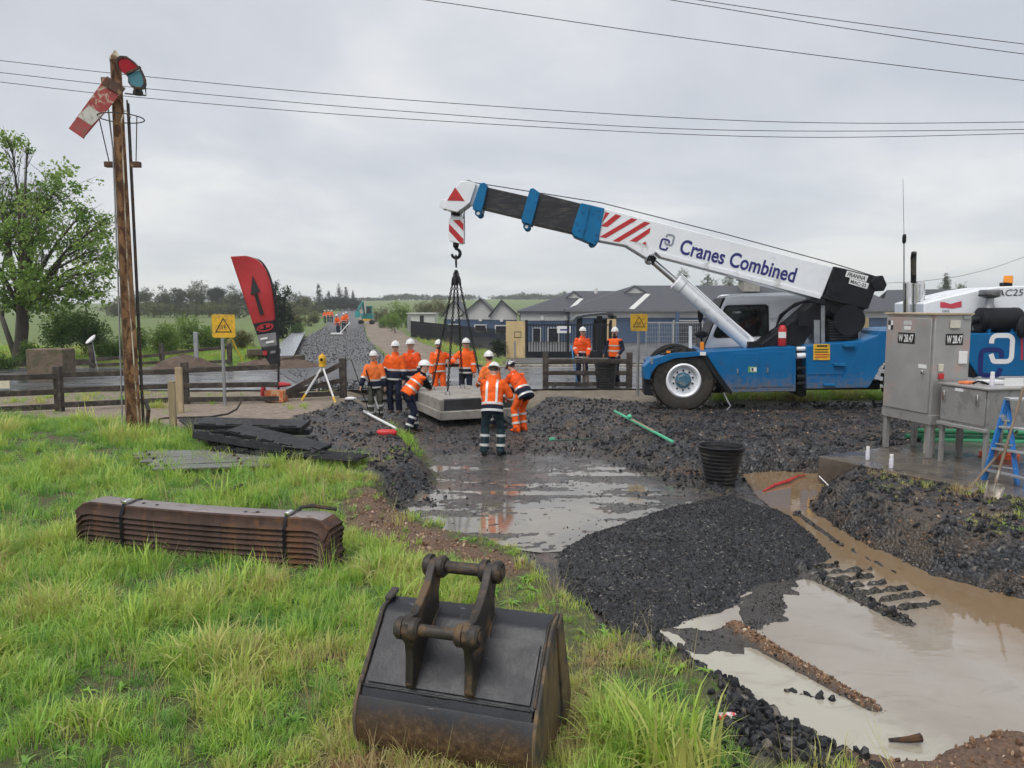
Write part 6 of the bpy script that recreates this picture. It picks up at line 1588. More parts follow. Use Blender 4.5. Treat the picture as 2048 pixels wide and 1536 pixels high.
pn = on_z(200, 772, .05); single('white_notice', MB().box((pn.x, 19.05, on_y(199, 768, 19.05).z), (.36, .02, .22), R(4)), M('notice_cream', (.62, .60, .45), .6), 'small cream notice fixed to the left fence', 'notice', pn)
rk = on_z(1770, 1480, WATER_A); single('floating_stick', MB().tube([on_z(1778, 1480, WATER_A + .02), on_z(1815, 1479, WATER_A + .03), on_z(1842, 1475, WATER_A + .04)], [.012, .022, .03], 7), DARKM, 'broken stick at the near edge of the puddle', 'stick', rk)

# ------------------------------------------------------------------ lifted slab and its chains
CONC2 = M('fresh_concrete', (.31, .295, .265), .7, 0, .2, 4, .25, 50, (.24, .22, .19), .35, 5)
td = Vector((-.38, .925, 0)).normalized(); tr_ = Vector((td.y, -td.x, 0))
lc_ = Vector((HOOK.x, HOOK.y, 0)) 
LS, WS = 3.0, 1.75; Z0, Z1 = -.12, .12
slab = thing('concrete_slab', 'thick grey concrete slab with black sheeting hanging from the crane chains', 'concrete slab', (lc_.x, lc_.y, Z0))
def sbox(a0, a1, b0, b1, q0, q1): 
    P_ = lambda a, b_, q: lc_ + tr_ * a + td * b_ + Vector((0, 0, q))
    return MB().prism([P_(a0, b0, q0), P_(a1, b0, q0), P_(a1, b1, q0), P_(a0, b1, q0)], [P_(a0, b0, q1), P_(a1, b0, q1), P_(a1, b1, q1), P_(a0, b1, q1)])
sbox(-WS / 2 - .06, WS / 2 + .06, -LS / 2 - .10, LS / 2 + .06, Z0, Z0 + .20).build('base_ledge', CONC2, slab, bevel=.015)
sbox(-WS / 2, WS / 2, -LS / 2, LS / 2, Z0 + .20, Z0 + .46).build('upper_block', CONC2, slab, bevel=.015)
sbox(-WS / 2 + .06, WS / 2 + .006, -LS / 2 - .010, -LS / 2 + .10, Z0 + .21, Z0 + .472).build('black_sheet', M('bitumen_sheet', (.035, .035, .038), .55, 0, .3, 3, .5, 10), slab, bevel=.02)
Zs = Z0 + .46
def chain(p0, p1, link=.085, r_=.0125):
    d = p1 - p0; n = max(2, int(d.length / (link * .72))); a = d.normalized(); u = a.cross(Vector((.3, 1, .1))).normalized(); v = a.cross(u); mb = MB()
    for i in range(n):
        c_ = p0 + d * ((i + .5) / n); w_ = u if i % 2 else v
        mb.tube([c_ + a * (link / 2 * math.cos(t)) + w_ * (link * .30 * math.sin(t)) for t in np.linspace(0, 2 * math.pi, 9)], r_, 4, False)
    return mb
sling = thing('chain_sling', 'four-legged black chain sling between crane hook and concrete slab', 'chain sling', HOOK)
CHN = M('black_chain', (.02, .02, .021), .5, .5, .3, 9)
hk0 = HOOK + Vector((0, 0, -.14))
MB().tube([HOOK + Vector((0, .11 * math.sin(t) * .6 + .03 * math.cos(t), -.19 + .14 * math.cos(t) * -1)) for t in np.linspace(0, 6.283, 17)], .022, 8, False).build('master_ring', CHN, sling)
k0 = HOOK + Vector((0, 0, -.30))
for (a, b_) in ((-.42, -.55), (.42, -.75), (.40, .75), (-.42, .75)):
    e_ = lc_ + tr_ * a + td * b_ + Vector((0, 0, Zs + .10)); s_ = k0 + (e_ - k0) * .04
    leg = chain(s_, e_).build('chain_leg', CHN, sling, sharp=180); tag(leg, kind='stuff')
    MB().lathe([(0, 0), (.035, 0), (.045, .08), (.03, .2), (0, .2)], s_ + (e_ - s_) * .05, (e_ - s_), 8).build('shortening_clutch', CHN, leg)
    MB().tube([e_ + Vector((.05 * math.cos(t), 0, -.06 + .06 * math.sin(t))) for t in np.linspace(0, 6.283, 13)], .016, 6, False).build('shackle', STEELG, leg)
# ------------------------------------------------------------------ people
ORANGE = M('hivis_orange', (0.92, 0.118, 0.012), 0.6, 0, 0.22, 6, 0.6, 11, (0.55, 0.09, 0.02), 0.15, 7, spec=0.2)
ORANGE_F = M('faded_orange', (0.93, 0.185, 0.035), 0.65, 0, 0.25, 5, 0.6, 9, (0.55, 0.15, 0.06), 0.25, 6, spec=.2)
ORANGE_D = M('deep_orange', (0.80, 0.085, 0.010), 0.6, 0, 0.25, 6, 0.6, 12, (0.40, 0.07, 0.02), 0.22, 7, spec=.2)
NAVY = M('navy_cloth', (0.012, 0.016, 0.035), 0.75, 0, 0.25, 6, 0.3, 16, spec=0.15)
TEAL = M('dark_teal_cloth', (0.020, 0.040, 0.048), 0.75, 0, 0.25, 6, 0.3, 16, spec=0.15)
OLIVE = M('olive_cloth', (0.075, 0.075, 0.060), 0.75, 0, 0.25, 6, 0.3, 16, spec=0.15)
BLKC = M('black_knit', (0.010, 0.010, 0.011), 0.8, 0, 0.25, 6, 0.3, 16, spec=0.15)
SILVER = M('reflective_tape', (0.60, 0.61, 0.58), 0.35, 0.2, 0.1, 20)
SKIN = M('skin', (0.56, 0.32, 0.235), 0.5, 0, 0.1, 12, 0.05, 40)
HELM = M('helmet_white', (0.74, 0.74, 0.72), 0.25, 0, 0.05, 6)
HELMB = M('helmet_black', (0.02, 0.02, 0.02), 0.3, 0, 0.2, 10, 0, 40, (0.7, 0.7, 0.7), 0.35, 16)
BOOT = M('brown_boot', (0.055, 0.035, 0.022), 0.6, 0, 0.3, 9, 0.2, 40)
TANB = M('tan_boot', (0.24, 0.14, 0.06), 0.65, 0, 0.3, 9, 0.2, 40)
HAIR = M('dark_hair', (0.03, 0.02, 0.015), 0.7, 0, 0.3, 30, 0.4, 80)
def ik(a, b_, l1, l2, pole):
    d = b_ - a; L = min(d.length, (l1 + l2) * .999); d = d.normalized()
    x = (l1 * l1 - l2 * l2 + L * L) / (2 * L); h = math.sqrt(max(0, l1 * l1 - x * x))
    p = pole - d * pole.dot(d); p = p.normalized() if p.length > 1e-4 else Vector((0, 1, 0))
    return a + d * x + p * h, a + d * L
def eloop(c, r, f, rx, ry, n=14):
    return [c + r * (rx * math.cos(2 * math.pi * i / n)) + f * (ry * math.sin(2 * math.pi * i / n)) for i in range(n)]
def remesh(o, vox, smooth=4):
    md = o.modifiers.new('remesh', 'REMESH'); md.mode = 'VOXEL'; md.voxel_size = vox; md.use_smooth_shade = True
    ms = o.modifiers.new('smooth', 'SMOOTH'); ms.iterations = smooth; ms.factor = .5
_wt = bpy.data.textures.new('wrinkle', 'CLOUDS'); _wt.noise_scale = .09; _wt.noise_depth = 2
def wrinkle(o, s=.018):
    md = o.modifiers.new('wrinkle', 'DISPLACE'); md.texture = _wt; md.strength = s; md.mid_level = .5; md.texture_coords = 'LOCAL'
def person(label, loc, heading, h=1.78, lean=0, side=0, hip_drop=0.0, hip=(0, 0), feet=((-.11, 0), (.11, 0)), hands=((-.26, .12, .82), (.26, .12, .82)), head=(0, 0),
           top='jacket', split=.36, sleeve_dark=True, tro=NAVY, legbands=2, helm=HELM, boots=BOOT, glasses=False, beard=False, shirt=NAVY, hem=.02, vox=.016, braces=False, name='person', cat='person', group='workers in orange', extra_lower=True, orange_tro=False, om=None, pole=-1.0, footyaw=(0, 0), small=False):
    """figure facing +y in its own frame; lengths for a 1.80 m person, scaled by h"""
    om = om or ORANGE
    k = h / 1.86
    t = thing(name, label, cat, loc, heading, group)
    V = lambda x, y, z: Vector((x * k, y * k, z * k))
    pel = V(hip[0], hip[1], .95 - hip_drop)
    ln, sd_ = R(lean), R(side)
    up = Vector((math.sin(sd_), math.sin(ln) * math.cos(sd_), math.cos(ln) * math.cos(sd_))).normalized()
    rt = Vector((1, 0, 0)); rt = (rt - up * rt.dot(up)).normalized(); fw = up.cross(rt) 
    neck = pel + up * (.53 * k)
    hy, hp = R(head[0]), R(head[1])
    hfw = Vector((math.sin(hy) * math.cos(hp), math.cos(hy) * math.cos(hp), math.sin(hp)))
    hup = (up * .35 + Vector((0, 0, 1)) * .65); hup = (hup - hfw * hup.dot(hfw)).normalized(); hrt = hfw.cross(hup)
    ndir = (up * .6 + Vector((0, 0, 1)) * .4).normalized()
    hc_ = neck + ndir * (.082 * k) + hup * (.095 * k) + hfw * (.02 * k)
    sh = [neck - up * (.075 * k) + rt * (s * .178 * k) for s in (-1, 1)]
    hipj = [pel + rt * (s * .092 * k) - up * (.02 * k) for s in (-1, 1)]
    arms = []; legs = []
    for i, s in enumerate((-1, 1)):
        tgt = V(*hands[i]); el, wr = ik(sh[i], tgt, .295 * k, .265 * k, rt * s * .5 + fw * pole * .8 + Vector((0, 0, -.3)))
        arms.append((sh[i], el, wr))
        fy = R(footyaw[i]); fd = Vector((math.sin(fy), math.cos(fy), 0))
        an = V(feet[i][0], feet[i][1], .085); kn, an2 = ik(hipj[i], an, .435 * k, .43 * k, fd + Vector((s * .12, 0, 0)))
        legs.append((hipj[i], kn, an2, fd))
    # --- body: one continuous surface
    b = MB()
    b.loft([eloop(pel + up * (z * k), rt, fw, rx * k, ry * k) for z, rx, ry in ((-.08, .12, .09), (.05, .14, .10), (.25, .14, .10), (.42, .16, .105), (.50, .12, .085), (.55, .058, .058))])
    b.tube([neck - up * (.03 * k), hc_ - hup * (.06 * k)], [.062 * k, .055 * k], 12)
    hm = Matrix((hrt, hfw, hup)).transposed()
    b.ell(hc_, (.079 * k, .096 * k, .116 * k), 16, 11, hm)
    b.ell(hc_ - hup * (.062 * k) + hfw * (.030 * k), (.054 * k, .058 * k, .055 * k), 12, 8, hm)            # jaw
    b.ell(hc_ - hup * (.018 * k) + hfw * (.098 * k), (.015 * k, .020 * k, .028 * k), 8, 6, hm)             # nose
    for s in (-1, 1): b.ell(hc_ + hrt * (s * .078 * k) - hup * (.01 * k), (.012 * k, .022 * k, .034 * k), 8, 6, hm)
    for i, (a, e_, w_) in enumerate(arms):
        b.tube([a, a.lerp(e_, .5), e_, e_.lerp(w_, .35), w_], [.05 * k, .046 * k, .038 * k, .038 * k, .027 * k], 10)
        hd = (w_ - e_).normalized(); s = (-1, 1)[i]
        pn = (rt * -s * .8 + fw * -.3); pn = (pn - hd * pn.dot(hd)).normalized(); ac_ = hd.cross(pn).normalized()
        pc = w_ + hd * (.05 * k)
        b.ell(pc, (.046 * k, .040 * k, .019 * k), 10, 7, Matrix((hd, ac_, pn)).transposed())
        for j in range(4):
            r0 = w_ + hd * (.088 * k) + ac_ * ((j - 1.5) * .0215 * k); L = (.062, .074, .070, .055)[j] * k
            m1 = r0 + hd * L * .55 + pn * L * .12; b.tube([r0 - hd * .02 * k, r0, m1, m1 + hd * L * .3 + pn * L * .4], [.0095 * k, .0095 * k, .009 * k, .007 * k], 7)
        th = w_ + hd * (.03 * k) + ac_ * (.035 * k * (1 if (fw.dot(ac_) > 0) else -1)); sg = (1 if fw.dot(ac_) > 0 else -1)
        b.tube([th, th + hd * .035 * k + ac_ * (.028 * k * sg), th + hd * .07 * k + ac_ * (.036 * k * sg) + pn * .01 * k], [.012 * k, .0105 * k, .008 * k], 7)
    for (a, kn, an, fd) in legs: b.tube([a, a.lerp(kn, .5), kn, kn.lerp(an, .3), an], [.085 * k, .075 * k, .055 * k, .055 * k, .038 * k], 10)
    bo = b.build('body', SKIN, t, True); remesh(bo, .0115 if not small else .03, 2)
    # --- eyes
    if not small:
        for s in (-1, 1):
            MB().ell(hc_ + hrt * (s * .030 * k) + hup * (.008 * k) + hfw * (.083 * k), (.012 * k, .009 * k, .008 * k), 8, 6, hm).build('eye', BLACKL, bo, True)
    # --- trousers
    tm = MB()
    wl = [(.10, .105, .104), (.35, .098, .098), (.52, .088, .09), (.75, .082, .085), (.96, .08, .082)]
    tm.loft([eloop(pel + up * (z * k), rt, fw, rx * k, ry * k) for z, rx, ry in ((-.12, .14, .115), (-.02, .185, .135), (.08, .175, .125), (.14, .165, .12))])
    for (a, kn, an, fd) in legs:
        tm.tube([a + up * .03 * k, a.lerp(kn, .25), a.lerp(kn, .7), kn, kn.lerp(an, .4), kn.lerp(an, .85), an - Vector((0, 0, .015 * k))], [.105 * k, .104 * k, .086 * k, .080 * k, .082 * k, .083 * k, .086 * k], 12)
    to = tm.build('trousers', ORANGE if orange_tro else tro, t, True); remesh(to, vox, 3); wrinkle(to, .030)
    if legbands:
        for (a, kn, an, fd) in legs:
            for q in ((.30, .72) if legbands == 2 else (.62,)):
                c_ = kn.lerp(an, q); d = (an - kn).normalized()
                MB().tube([c_ - d * .024 * k, c_ + d * .024 * k], .0945 * k, 16).build('reflective_band', SILVER, t, True)
    # --- boots
    for (a, kn, an, fd) in legs:
        s_ = fd.cross(Vector((0, 0, 1))); an0 = Vector((an.x, an.y, 0))
        prof = [(-.085, .045, .09), (-.05, .05, .13), (.02, .05, .12), (.09, .054, .075), (.15, .055, .06), (.185, .04, .045), (.20, .02, .03)]
        mb = MB(); mb.loft([[an0 + fd * (y * k) + s_ * (wd_ * k * math.cos(2 * math.pi * i / 12)) + Vector((0, 0, (ht / 2 + ht / 2 * math.sin(2 * math.pi * i / 12)) * k)) for i in range(12)] for y, wd_, ht in prof])
        mb.tube([an0 + Vector((0, 0, .08 * k)), an0 + Vector((0, 0, .17 * k))], .058 * k, 12)
        mb.build('boot', boots, t, True, sharp=60)
    # --- jacket or vest
    F_ = [(-.13, .205, .150), (-.02, .205, .152), (.10, .196, .148), (.22, .196, .148), (.34, .208, .152), (.40, .195, .146), (.455, .135, .118), (.51, .088, .092), (.575, .078, .080)]
    def fat(z):
        for (z0, a0, b0), (z1, a1, b1) in zip(F_[:-1], F_[1:]):
            if z <= z1: u = max(0, (z - z0) / (z1 - z0)); return a0 + (a1 - a0) * u, b0 + (b1 - b0) * u
        return F_[-1][1:]
    def band(z0, z1, mat=SILVER, nm='reflective_band', grow=.008):
        MB().loft([eloop(pel + up * (z * k), rt, fw, (fat(z)[0] + grow) * k, (fat(z)[1] + grow) * k, 28) for z in (z0, (z0 + z1) / 2, z1)]).build(nm, mat, t, True)
    low = split - .36
    up_m = MB()
    zs = [z for z in (-.13 + hem, -.02, .04, .10, .22, .34, .43, .49, .54, .575) if z >= low - .001 and (top != 'vest' or z > -.02)]
    if zs[0] > low + .001: zs = [low] + zs
    up_m.loft([eloop(pel + up * (z * k), rt, fw, fat(z)[0] * k, fat(z)[1] * k, 20) for z in zs])
    dark = MB()
    for i, (a, e_, w_) in enumerate(arms):
        rr = [.088, .082, .070, .066, .060]
        if top == 'vest':
            dark.tube([a, a.lerp(e_, .5), e_, e_.lerp(w_, .5), w_], [.078 * k, .072 * k, .062 * k, .056 * k, .048 * k], 12)
            up_m.ell(a - up * .01 * k, (.085 * k, .085 * k, .06 * k), 12, 8)
        else:
            cut = 1.0 if not sleeve_dark else 0.0
            up_m.ell(a - up * .008 * k, (.074 * k, .078 * k, .074 * k), 12, 8)
            up_m.tube([a, a.lerp(e_, .5), e_, e_.lerp(w_, .12)] + ([e_.lerp(w_, .6), w_] if cut else []), ([.070 * k, .078 * k, .074 * k, .071 * k] + ([.066 * k, .060 * k] if cut else [])), 12)
            if sleeve_dark: dark.tube([e_.lerp(w_, .08), e_.lerp(w_, .5), w_], [.070 * k, .066 * k, .058 * k], 12)
            c_ = e_.lerp(w_, .10); d = (w_ - e_).normalized(); MB().tube([c_ - d * .02 * k, c_ + d * .028 * k], .079 * k, 14).build('reflective_band', SILVER, t, True)
    uo = up_m.build('vest' if top == 'vest' else 'jacket', om, t, True); remesh(uo, vox, 3); wrinkle(uo, .034)
    if top == 'vest':
        do = dark.build('shirt', shirt, t, True); remesh(do, vox, 2); wrinkle(do, .014)
        band(.10, .15); band(.27, .31)
    else:
        if sleeve_dark:
            do = dark.build('sleeve', NAVY, t, True, sharp=180)
        if extra_lower:
            lo = MB(); zz_ = [-.17 + hem, -.08, low * .5, low + .012]
            lo.loft([eloop(pel + up * (z * k), rt, fw, (fat(z)[0] + .002) * k, (fat(z)[1] + .002) * k, 20) for z in zz_])
            lo_o = lo.build('jacket_skirt', NAVY, t, True, sharp=180); wrinkle(lo_o, .01)
            band(-.13 + hem, -.085 + hem, grow=.010)
        band(low + .02, low + .065)
        if extra_lower is False: band(.16, .21)
    if braces:
        for s in (-1, 1):
            path = []
            for z in (low + .05, .15, .25, .34, .42, .47): path.append(pel + up * (z * k) + rt * (s * .095 * k) - fw * ((fat(z)[1] * math.sqrt(max(0, 1 - (.095 / fat(z)[0]) ** 2)) + .010) * k))
            vs = []
            for q in path: vs += [q - rt * .022 * k, q + rt * .022 * k]
            MB().add(vs, [(2 * j, 2 * j + 1, 2 * j + 3, 2 * j + 2) for j in range(len(path) - 1)]).build('reflective_brace', SILVER, t, True)
    MB().tube([neck - up * (.01 * k), neck + ndir * (.055 * k) + fw * .004], [.095 * k, .080 * k], 16).build('collar', om if top != 'vest' else shirt, t, True)
    # --- hard hat
    hcen = hc_ + hup * (.046 * k) - hfw * (.006 * k)
    hl = MB(); rings = []
    for q in range(8):
        a = q / 7 * math.pi / 2 * .985; rings.append([hcen + hrt * (.108 * k * math.cos(a) * math.cos(2 * math.pi * j / 24)) + hfw * (.130 * k * math.cos(a) * math.sin(2 * math.pi * j / 24)) + hup * (.115 * k * math.sin(a)) for j in range(24)])
    hl.loft(rings)
    ho = hl.build('hard_hat', helm, t, True)
    br = MB(); n_ = 28; o1 = []; o2 = []; 
    for j in range(n_):
        a = 2 * math.pi * j / n_; pk = max(0, math.sin(a)) ** 3 * .032
        o1.append(hcen + hrt * (.104 * k * math.cos(a)) + hfw * (.126 * k * math.sin(a)) + hup * .004 * k); o2.append(hcen + hrt * (.124 * k * math.cos(a)) + hfw * ((.146 + pk) * k * math.sin(a)) - hup * (.010 + .1 * pk) * k)
    br.add(o1 + o2, [(j, (j + 1) % n_, n_ + (j + 1) % n_, n_ + j) for j in range(n_)])
    bro = br.build('brim', helm, ho, True); md = bro.modifiers.new('thick', 'SOLIDIFY'); md.thickness = .005
    rd_ = MB(); rd_.tube([hcen + hfw * (.134 * k * math.cos(a)) + hup * (.119 * k * math.sin(a)) for a in np.linspace(.15, math.pi - .15, 11)], .012 * k, 8); rd_.build('ridge', helm, ho, True)
    if glasses and not small:
        MB().loft([eloop(hc_ + hup * (z * k) + hfw * (.012 * k), hrt, hfw, .080 * k, .088 * k, 20) for z in (-.004, .022)]).build('sunglasses', BLACKL, t, True)
    if beard and not small:
        MB().ell(hc_ - hup * (.070 * k) + hfw * (.045 * k), (.052 * k, .052 * k, .045 * k), 12, 8, hm).build('beard', HAIR, t, True)
    if not small:
        MB().loft([eloop(hc_ + hup * (z * k) - hfw * (.012 * k), hrt, hfw, rx * k, ry * k, 16) for z, rx, ry in ((-.05, .066, .074), (0, .0795, .088), (.035, .081, .094))]).build('hair', HAIR, bo, True)
    return t
def at(px, Y, z=None):
    x = xz(px, Y); return (x, Y, height(x, Y) if z is None else z)
CAMF = math.pi       # facing the camera
person('worker at the left end of the group holding black survey poles', at(749, 18.9), CAMF + R(8), 1.74, tro=OLIVE, hands=((-.25, .15, .86), (.36, .26, .90)), head=(8, 3), split=.42, side=3, lean=4, feet=((-.12, .0), (.12, .05)), om=ORANGE_F)
person('worker in sunglasses with arms down, second from the left', at(788, 19.0, -.14), CAMF + R(-6), 1.83, tro=NAVY, head=(-4, 3), split=.46, glasses=True, side=-3, hands=((-.25, .06, .80), (.24, .16, .92)), legbands=0)
person('tall worker with navy cuffs, third from the left', at(826, 19.6, -.14), CAMF + R(-22), 1.86, head=(6, 3), split=.40, side=4, lean=5, hands=((-.27, .10, .80), (.20, .24, .96)), extra_lower=True, legbands=0, om=ORANGE_D)
dp = at(822, 16.75)
_c = lc_ + tr_ * (-WS / 2 + .05) + td * (-LS / 2 + .1) + Vector((0, 0, Zs + .02)); _o = Vector((dp[0], dp[1], dp[2])); _h = R(-62)
_l = Matrix.Rotation(-_h, 3, 'Z') @ (_c - _o) / (1.80 / 1.86)
person('worker in an orange vest bending forward with his hand on the slab', (dp[0], dp[1], height(dp[0], dp[1])), _h, 1.80, lean=42, hip=(0, -.10), hip_drop=.04, feet=((-.12, .10), (.14, -.16)), hands=((_l.x - .18, _l.y - .05, _l.z + .03), (_l.x, _l.y - .10, _l.z + .02)), head=(40, 2), top='vest', split=.30, shirt=BLKC, tro=NAVY, pole=.2)
person('bearded worker in an open orange coat behind the slab', at(877, 21.3, -.20), CAMF + R(14), 1.82, head=(10, 3), split=.30, sleeve_dark=False, orange_tro=True, beard=True, hands=((-.42, .30, 1.18), (.24, .14, .85)), extra_lower=False, glasses=True)
person('worker behind the slab steadying the chains', at(932, 21.4, -.20), CAMF + R(-12), 1.86, head=(-14, 3), split=.36, sleeve_dark=False, glasses=True, hands=((-.26, .12, .86), (.38, .38, 1.12)))
person('worker almost hidden behind the man at the front', at(986, 17.1, -.22), R(40), 1.80, lean=20, hip=(0, -.06), om=ORANGE_F, head=(10, -4), split=.36, sleeve_dark=False, hands=((-.18, .34, .98), (.18, .36, .98)))
person('worker at the front seen from behind in banded dark trousers', at(985, 14.25), R(-8), 1.84, lean=17, hip=(0, -.05), head=(0, -30), split=.36, sleeve_dark=False, tro=TEAL, feet=((-.16, -.02), (.15, .0)), hands=((-.20, .36, .90), (.24, .36, 1.04)), braces=True, boots=BLKC, footyaw=(-12, 14))
person('worker in orange trousers and a black hard hat bending over the slab', at(1040, 16.9), R(42), 1.80, om=ORANGE_D, lean=40, hip=(.02, -.12), hip_drop=.05, head=(-8, -30), split=.42, sleeve_dark=True, orange_tro=True, helm=HELMB, feet=((-.15, -.05), (.16, .04)), hands=((-.18, .55, .72), (.14, .58, .76)), boots=ORANGE)
person('worker behind the short fence holding a shovel handle', at(1164, 24.0, .06), CAMF, 1.84, om=ORANGE_D, side=-2, head=(6, 3), split=.40, sleeve_dark=False, hands=((-.16, .24, .92), (.17, .25, .96)), legbands=0)
person('worker in an orange vest standing by the yellow sign', at(1230, 23.8, .06), CAMF + R(-35), 1.84, head=(-8, -2), top='vest', split=.30, shirt=NAVY, tro=NAVY, legbands=0, boots=TANB, beard=True, hands=((-.25, .22, .98), (.25, .24, .95)))
# crane driver in the cab
dpos = CT @ (cl(1503, 672, CY0 + .65) + Vector((0, 0, -.50)))
person('crane driver sitting behind the cab window', dpos, R(90) + CR_YAW, 1.78, hip_drop=.43, hip=(0, -.05), lean=-6, feet=((-.14, .42), (.14, .42)), hands=((-.18, .42, .80), (.18, .42, .80)), legbands=0, sleeve_dark=False, extra_lower=False, split=.36)
# poles held by the first worker
sA = on_z(760, 828, -.15); sB = on_y(732, 740, 18.55)
st_ = thing('survey_staff', 'thin black and white survey pole held by the leftmost worker', 'staff', sA)
MB().cyl(sA, sB, .016, None, 8).build('pole', BLACKP, st_); MB().cyl(sA.lerp(sB, .12), sA.lerp(sB, .42), .02, None, 8).build('white_band', WHITEL, st_); MB().box(sA.lerp(sB, .45), (.06, .06, .1)).build('clamp', BLACKP, st_)
sC = on_z(737, 820, -.12); st2 = thing('survey_staff', 'thin black pole leaning left of the leftmost worker', 'staff', sC)
MB().cyl(sC, on_y(702, 718, 19.0), .011, None, 8).build('pole', BLACKP, st2); MB().box(sC + Vector((.02, 0, .05)), (.10, .08, .08)).build('foot', BLACKP, st2)
# shovel handle and blue pole with the men at the right
jx = at(1164, 24.0, .06); jh = Vector((jx[0] + .03, 23.72, .98))
shovel('shovel held upright by the worker behind the short fence', Vector((jx[0] + .1, 23.45, .08)), jh, Vector((0, -1, .1)), .2)
ba = on_z(1156, 776, .03); single('blue_pole', MB().cyl(on_y(1156, 776, 23.3), on_y(1142, 690, 23.6), .018, None, 8), M('pole_blue', (.05, .25, .6), .5), 'thin blue pole leaning by the worker with the shovel', 'pole', ba)
# people far down the line
FAR = [((677, 66.0), R(150), 'worker in orange bending over a white tool far down the line', dict(lean=22, hip=(0, -.06))), ((688, 72.0), R(200), 'worker in orange standing behind the bending one down the line', {}), ((651, 104.0), R(170), 'distant worker in orange at the left end of the far group', {}), ((658, 110.0), R(160), 'distant worker second from the left in the far group', {}), ((664, 108.0), R(190), 'distant worker third from the left in the far group', {}), ((693, 84.0), R(180), 'distant worker just left of the teal excavator', {})]
for (px, Y), hd, lab_, kw in FAR:
    x = xz(px, Y); person(lab_, (x, Y, height(x, Y) + .1), hd, 1.8, sleeve_dark=False, legbands=0, small=True, vox=.035, group='workers far down the line', extra_lower=True, split=.42, **kw)
fx_ = xz(677, 65.0); fz_ = height(fx_, 65) + .12
tl_ = thing('screed_tool', 'white hand tool with a long handle on the far ballast', 'tool', (fx_, 65, fz_))
MB().box((fx_ - .05, 64.6, fz_ + .08), (.95, .4, .14)).build('plate', WHITEL, tl_, bevel=.03); MB().cyl((fx_ + .2, 64.6, fz_ + .1), (fx_ + .9, 65.4, fz_ + 1.0), .035, None, 8).build('handle', WHITEL, tl_)
# ------------------------------------------------------------------ foliage
def leaf_mat(name, stops, rough=.55, trl=.35):
    m, k, b, oc = newmat(name)
    tn = k.attr('tint').outputs['Fac']
    c = k.ramp(tn, stops); k.put(b.inputs['Base Color'], c); b.inputs['Roughness'].default_value = rough; b.inputs['Specular IOR Level'].default_value = .3
    tr = k.new('ShaderNodeBsdfTranslucent'); k.put(tr.inputs['Color'], c)
    ms = k.new('ShaderNodeMixShader'); ms.inputs[0].default_value = trl
    k.l.new(b.outputs[0], ms.inputs[1]); k.l.new(tr.outputs[0], ms.inputs[2]); k.l.new(ms.outputs[0], k.n['Material Output'].inputs[0])
    return m
def leaf_cluster(seed, n, leaf, mat, flat=1.0):
    rnd = random.Random(seed); vs = []; fs = []
    for _ in range(n):
        while True:
            p = Vector((rnd.uniform(-1, 1), rnd.uniform(-1, 1), rnd.uniform(-1, 1)))
            if p.length < 1: break
        p *= .5; p.z *= flat
        a = Vector((rnd.uniform(-1, 1), rnd.uniform(-1, 1), rnd.uniform(-.9, .5))).normalized(); b_ = a.cross(Vector((rnd.uniform(-1, 1), rnd.uniform(-1, 1), rnd.uniform(-1, 1)))).normalized()
        s = leaf * rnd.uniform(.7, 1.3); o = len(vs)
        vs += [p, p + a * s * .5 + b_ * s * .32, p + a * s, p + a * s * .5 - b_ * s * .32]; fs.append((o, o + 1, o + 2, o + 3))
    return (np.array([tuple(v) for v in vs]), np.array(fs), mat)
BARK = M('grey_brown_bark', (0.055, 0.045, 0.036), 0.85, 0, 0.35, 8, 0.5, 40, stretch=(1, 1, .3))
SETS = {}
def leafset(kind):
    if kind not in SETS:
        st, leaf, n, flat = {
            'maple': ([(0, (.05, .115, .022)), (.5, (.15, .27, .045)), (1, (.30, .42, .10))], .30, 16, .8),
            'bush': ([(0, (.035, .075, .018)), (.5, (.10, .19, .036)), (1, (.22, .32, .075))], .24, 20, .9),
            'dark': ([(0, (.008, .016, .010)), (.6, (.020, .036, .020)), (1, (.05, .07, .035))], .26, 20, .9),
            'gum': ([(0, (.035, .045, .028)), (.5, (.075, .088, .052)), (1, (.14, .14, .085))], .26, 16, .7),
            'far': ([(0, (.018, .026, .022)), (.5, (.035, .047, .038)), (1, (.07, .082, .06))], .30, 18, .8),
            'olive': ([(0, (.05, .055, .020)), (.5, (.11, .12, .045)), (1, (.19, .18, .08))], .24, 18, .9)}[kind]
        m = leaf_mat('leaf_' + kind, st); SETS[kind] = [leaf_cluster(i, n, leaf, m, flat) for i in range(3)]
    return SETS[kind]
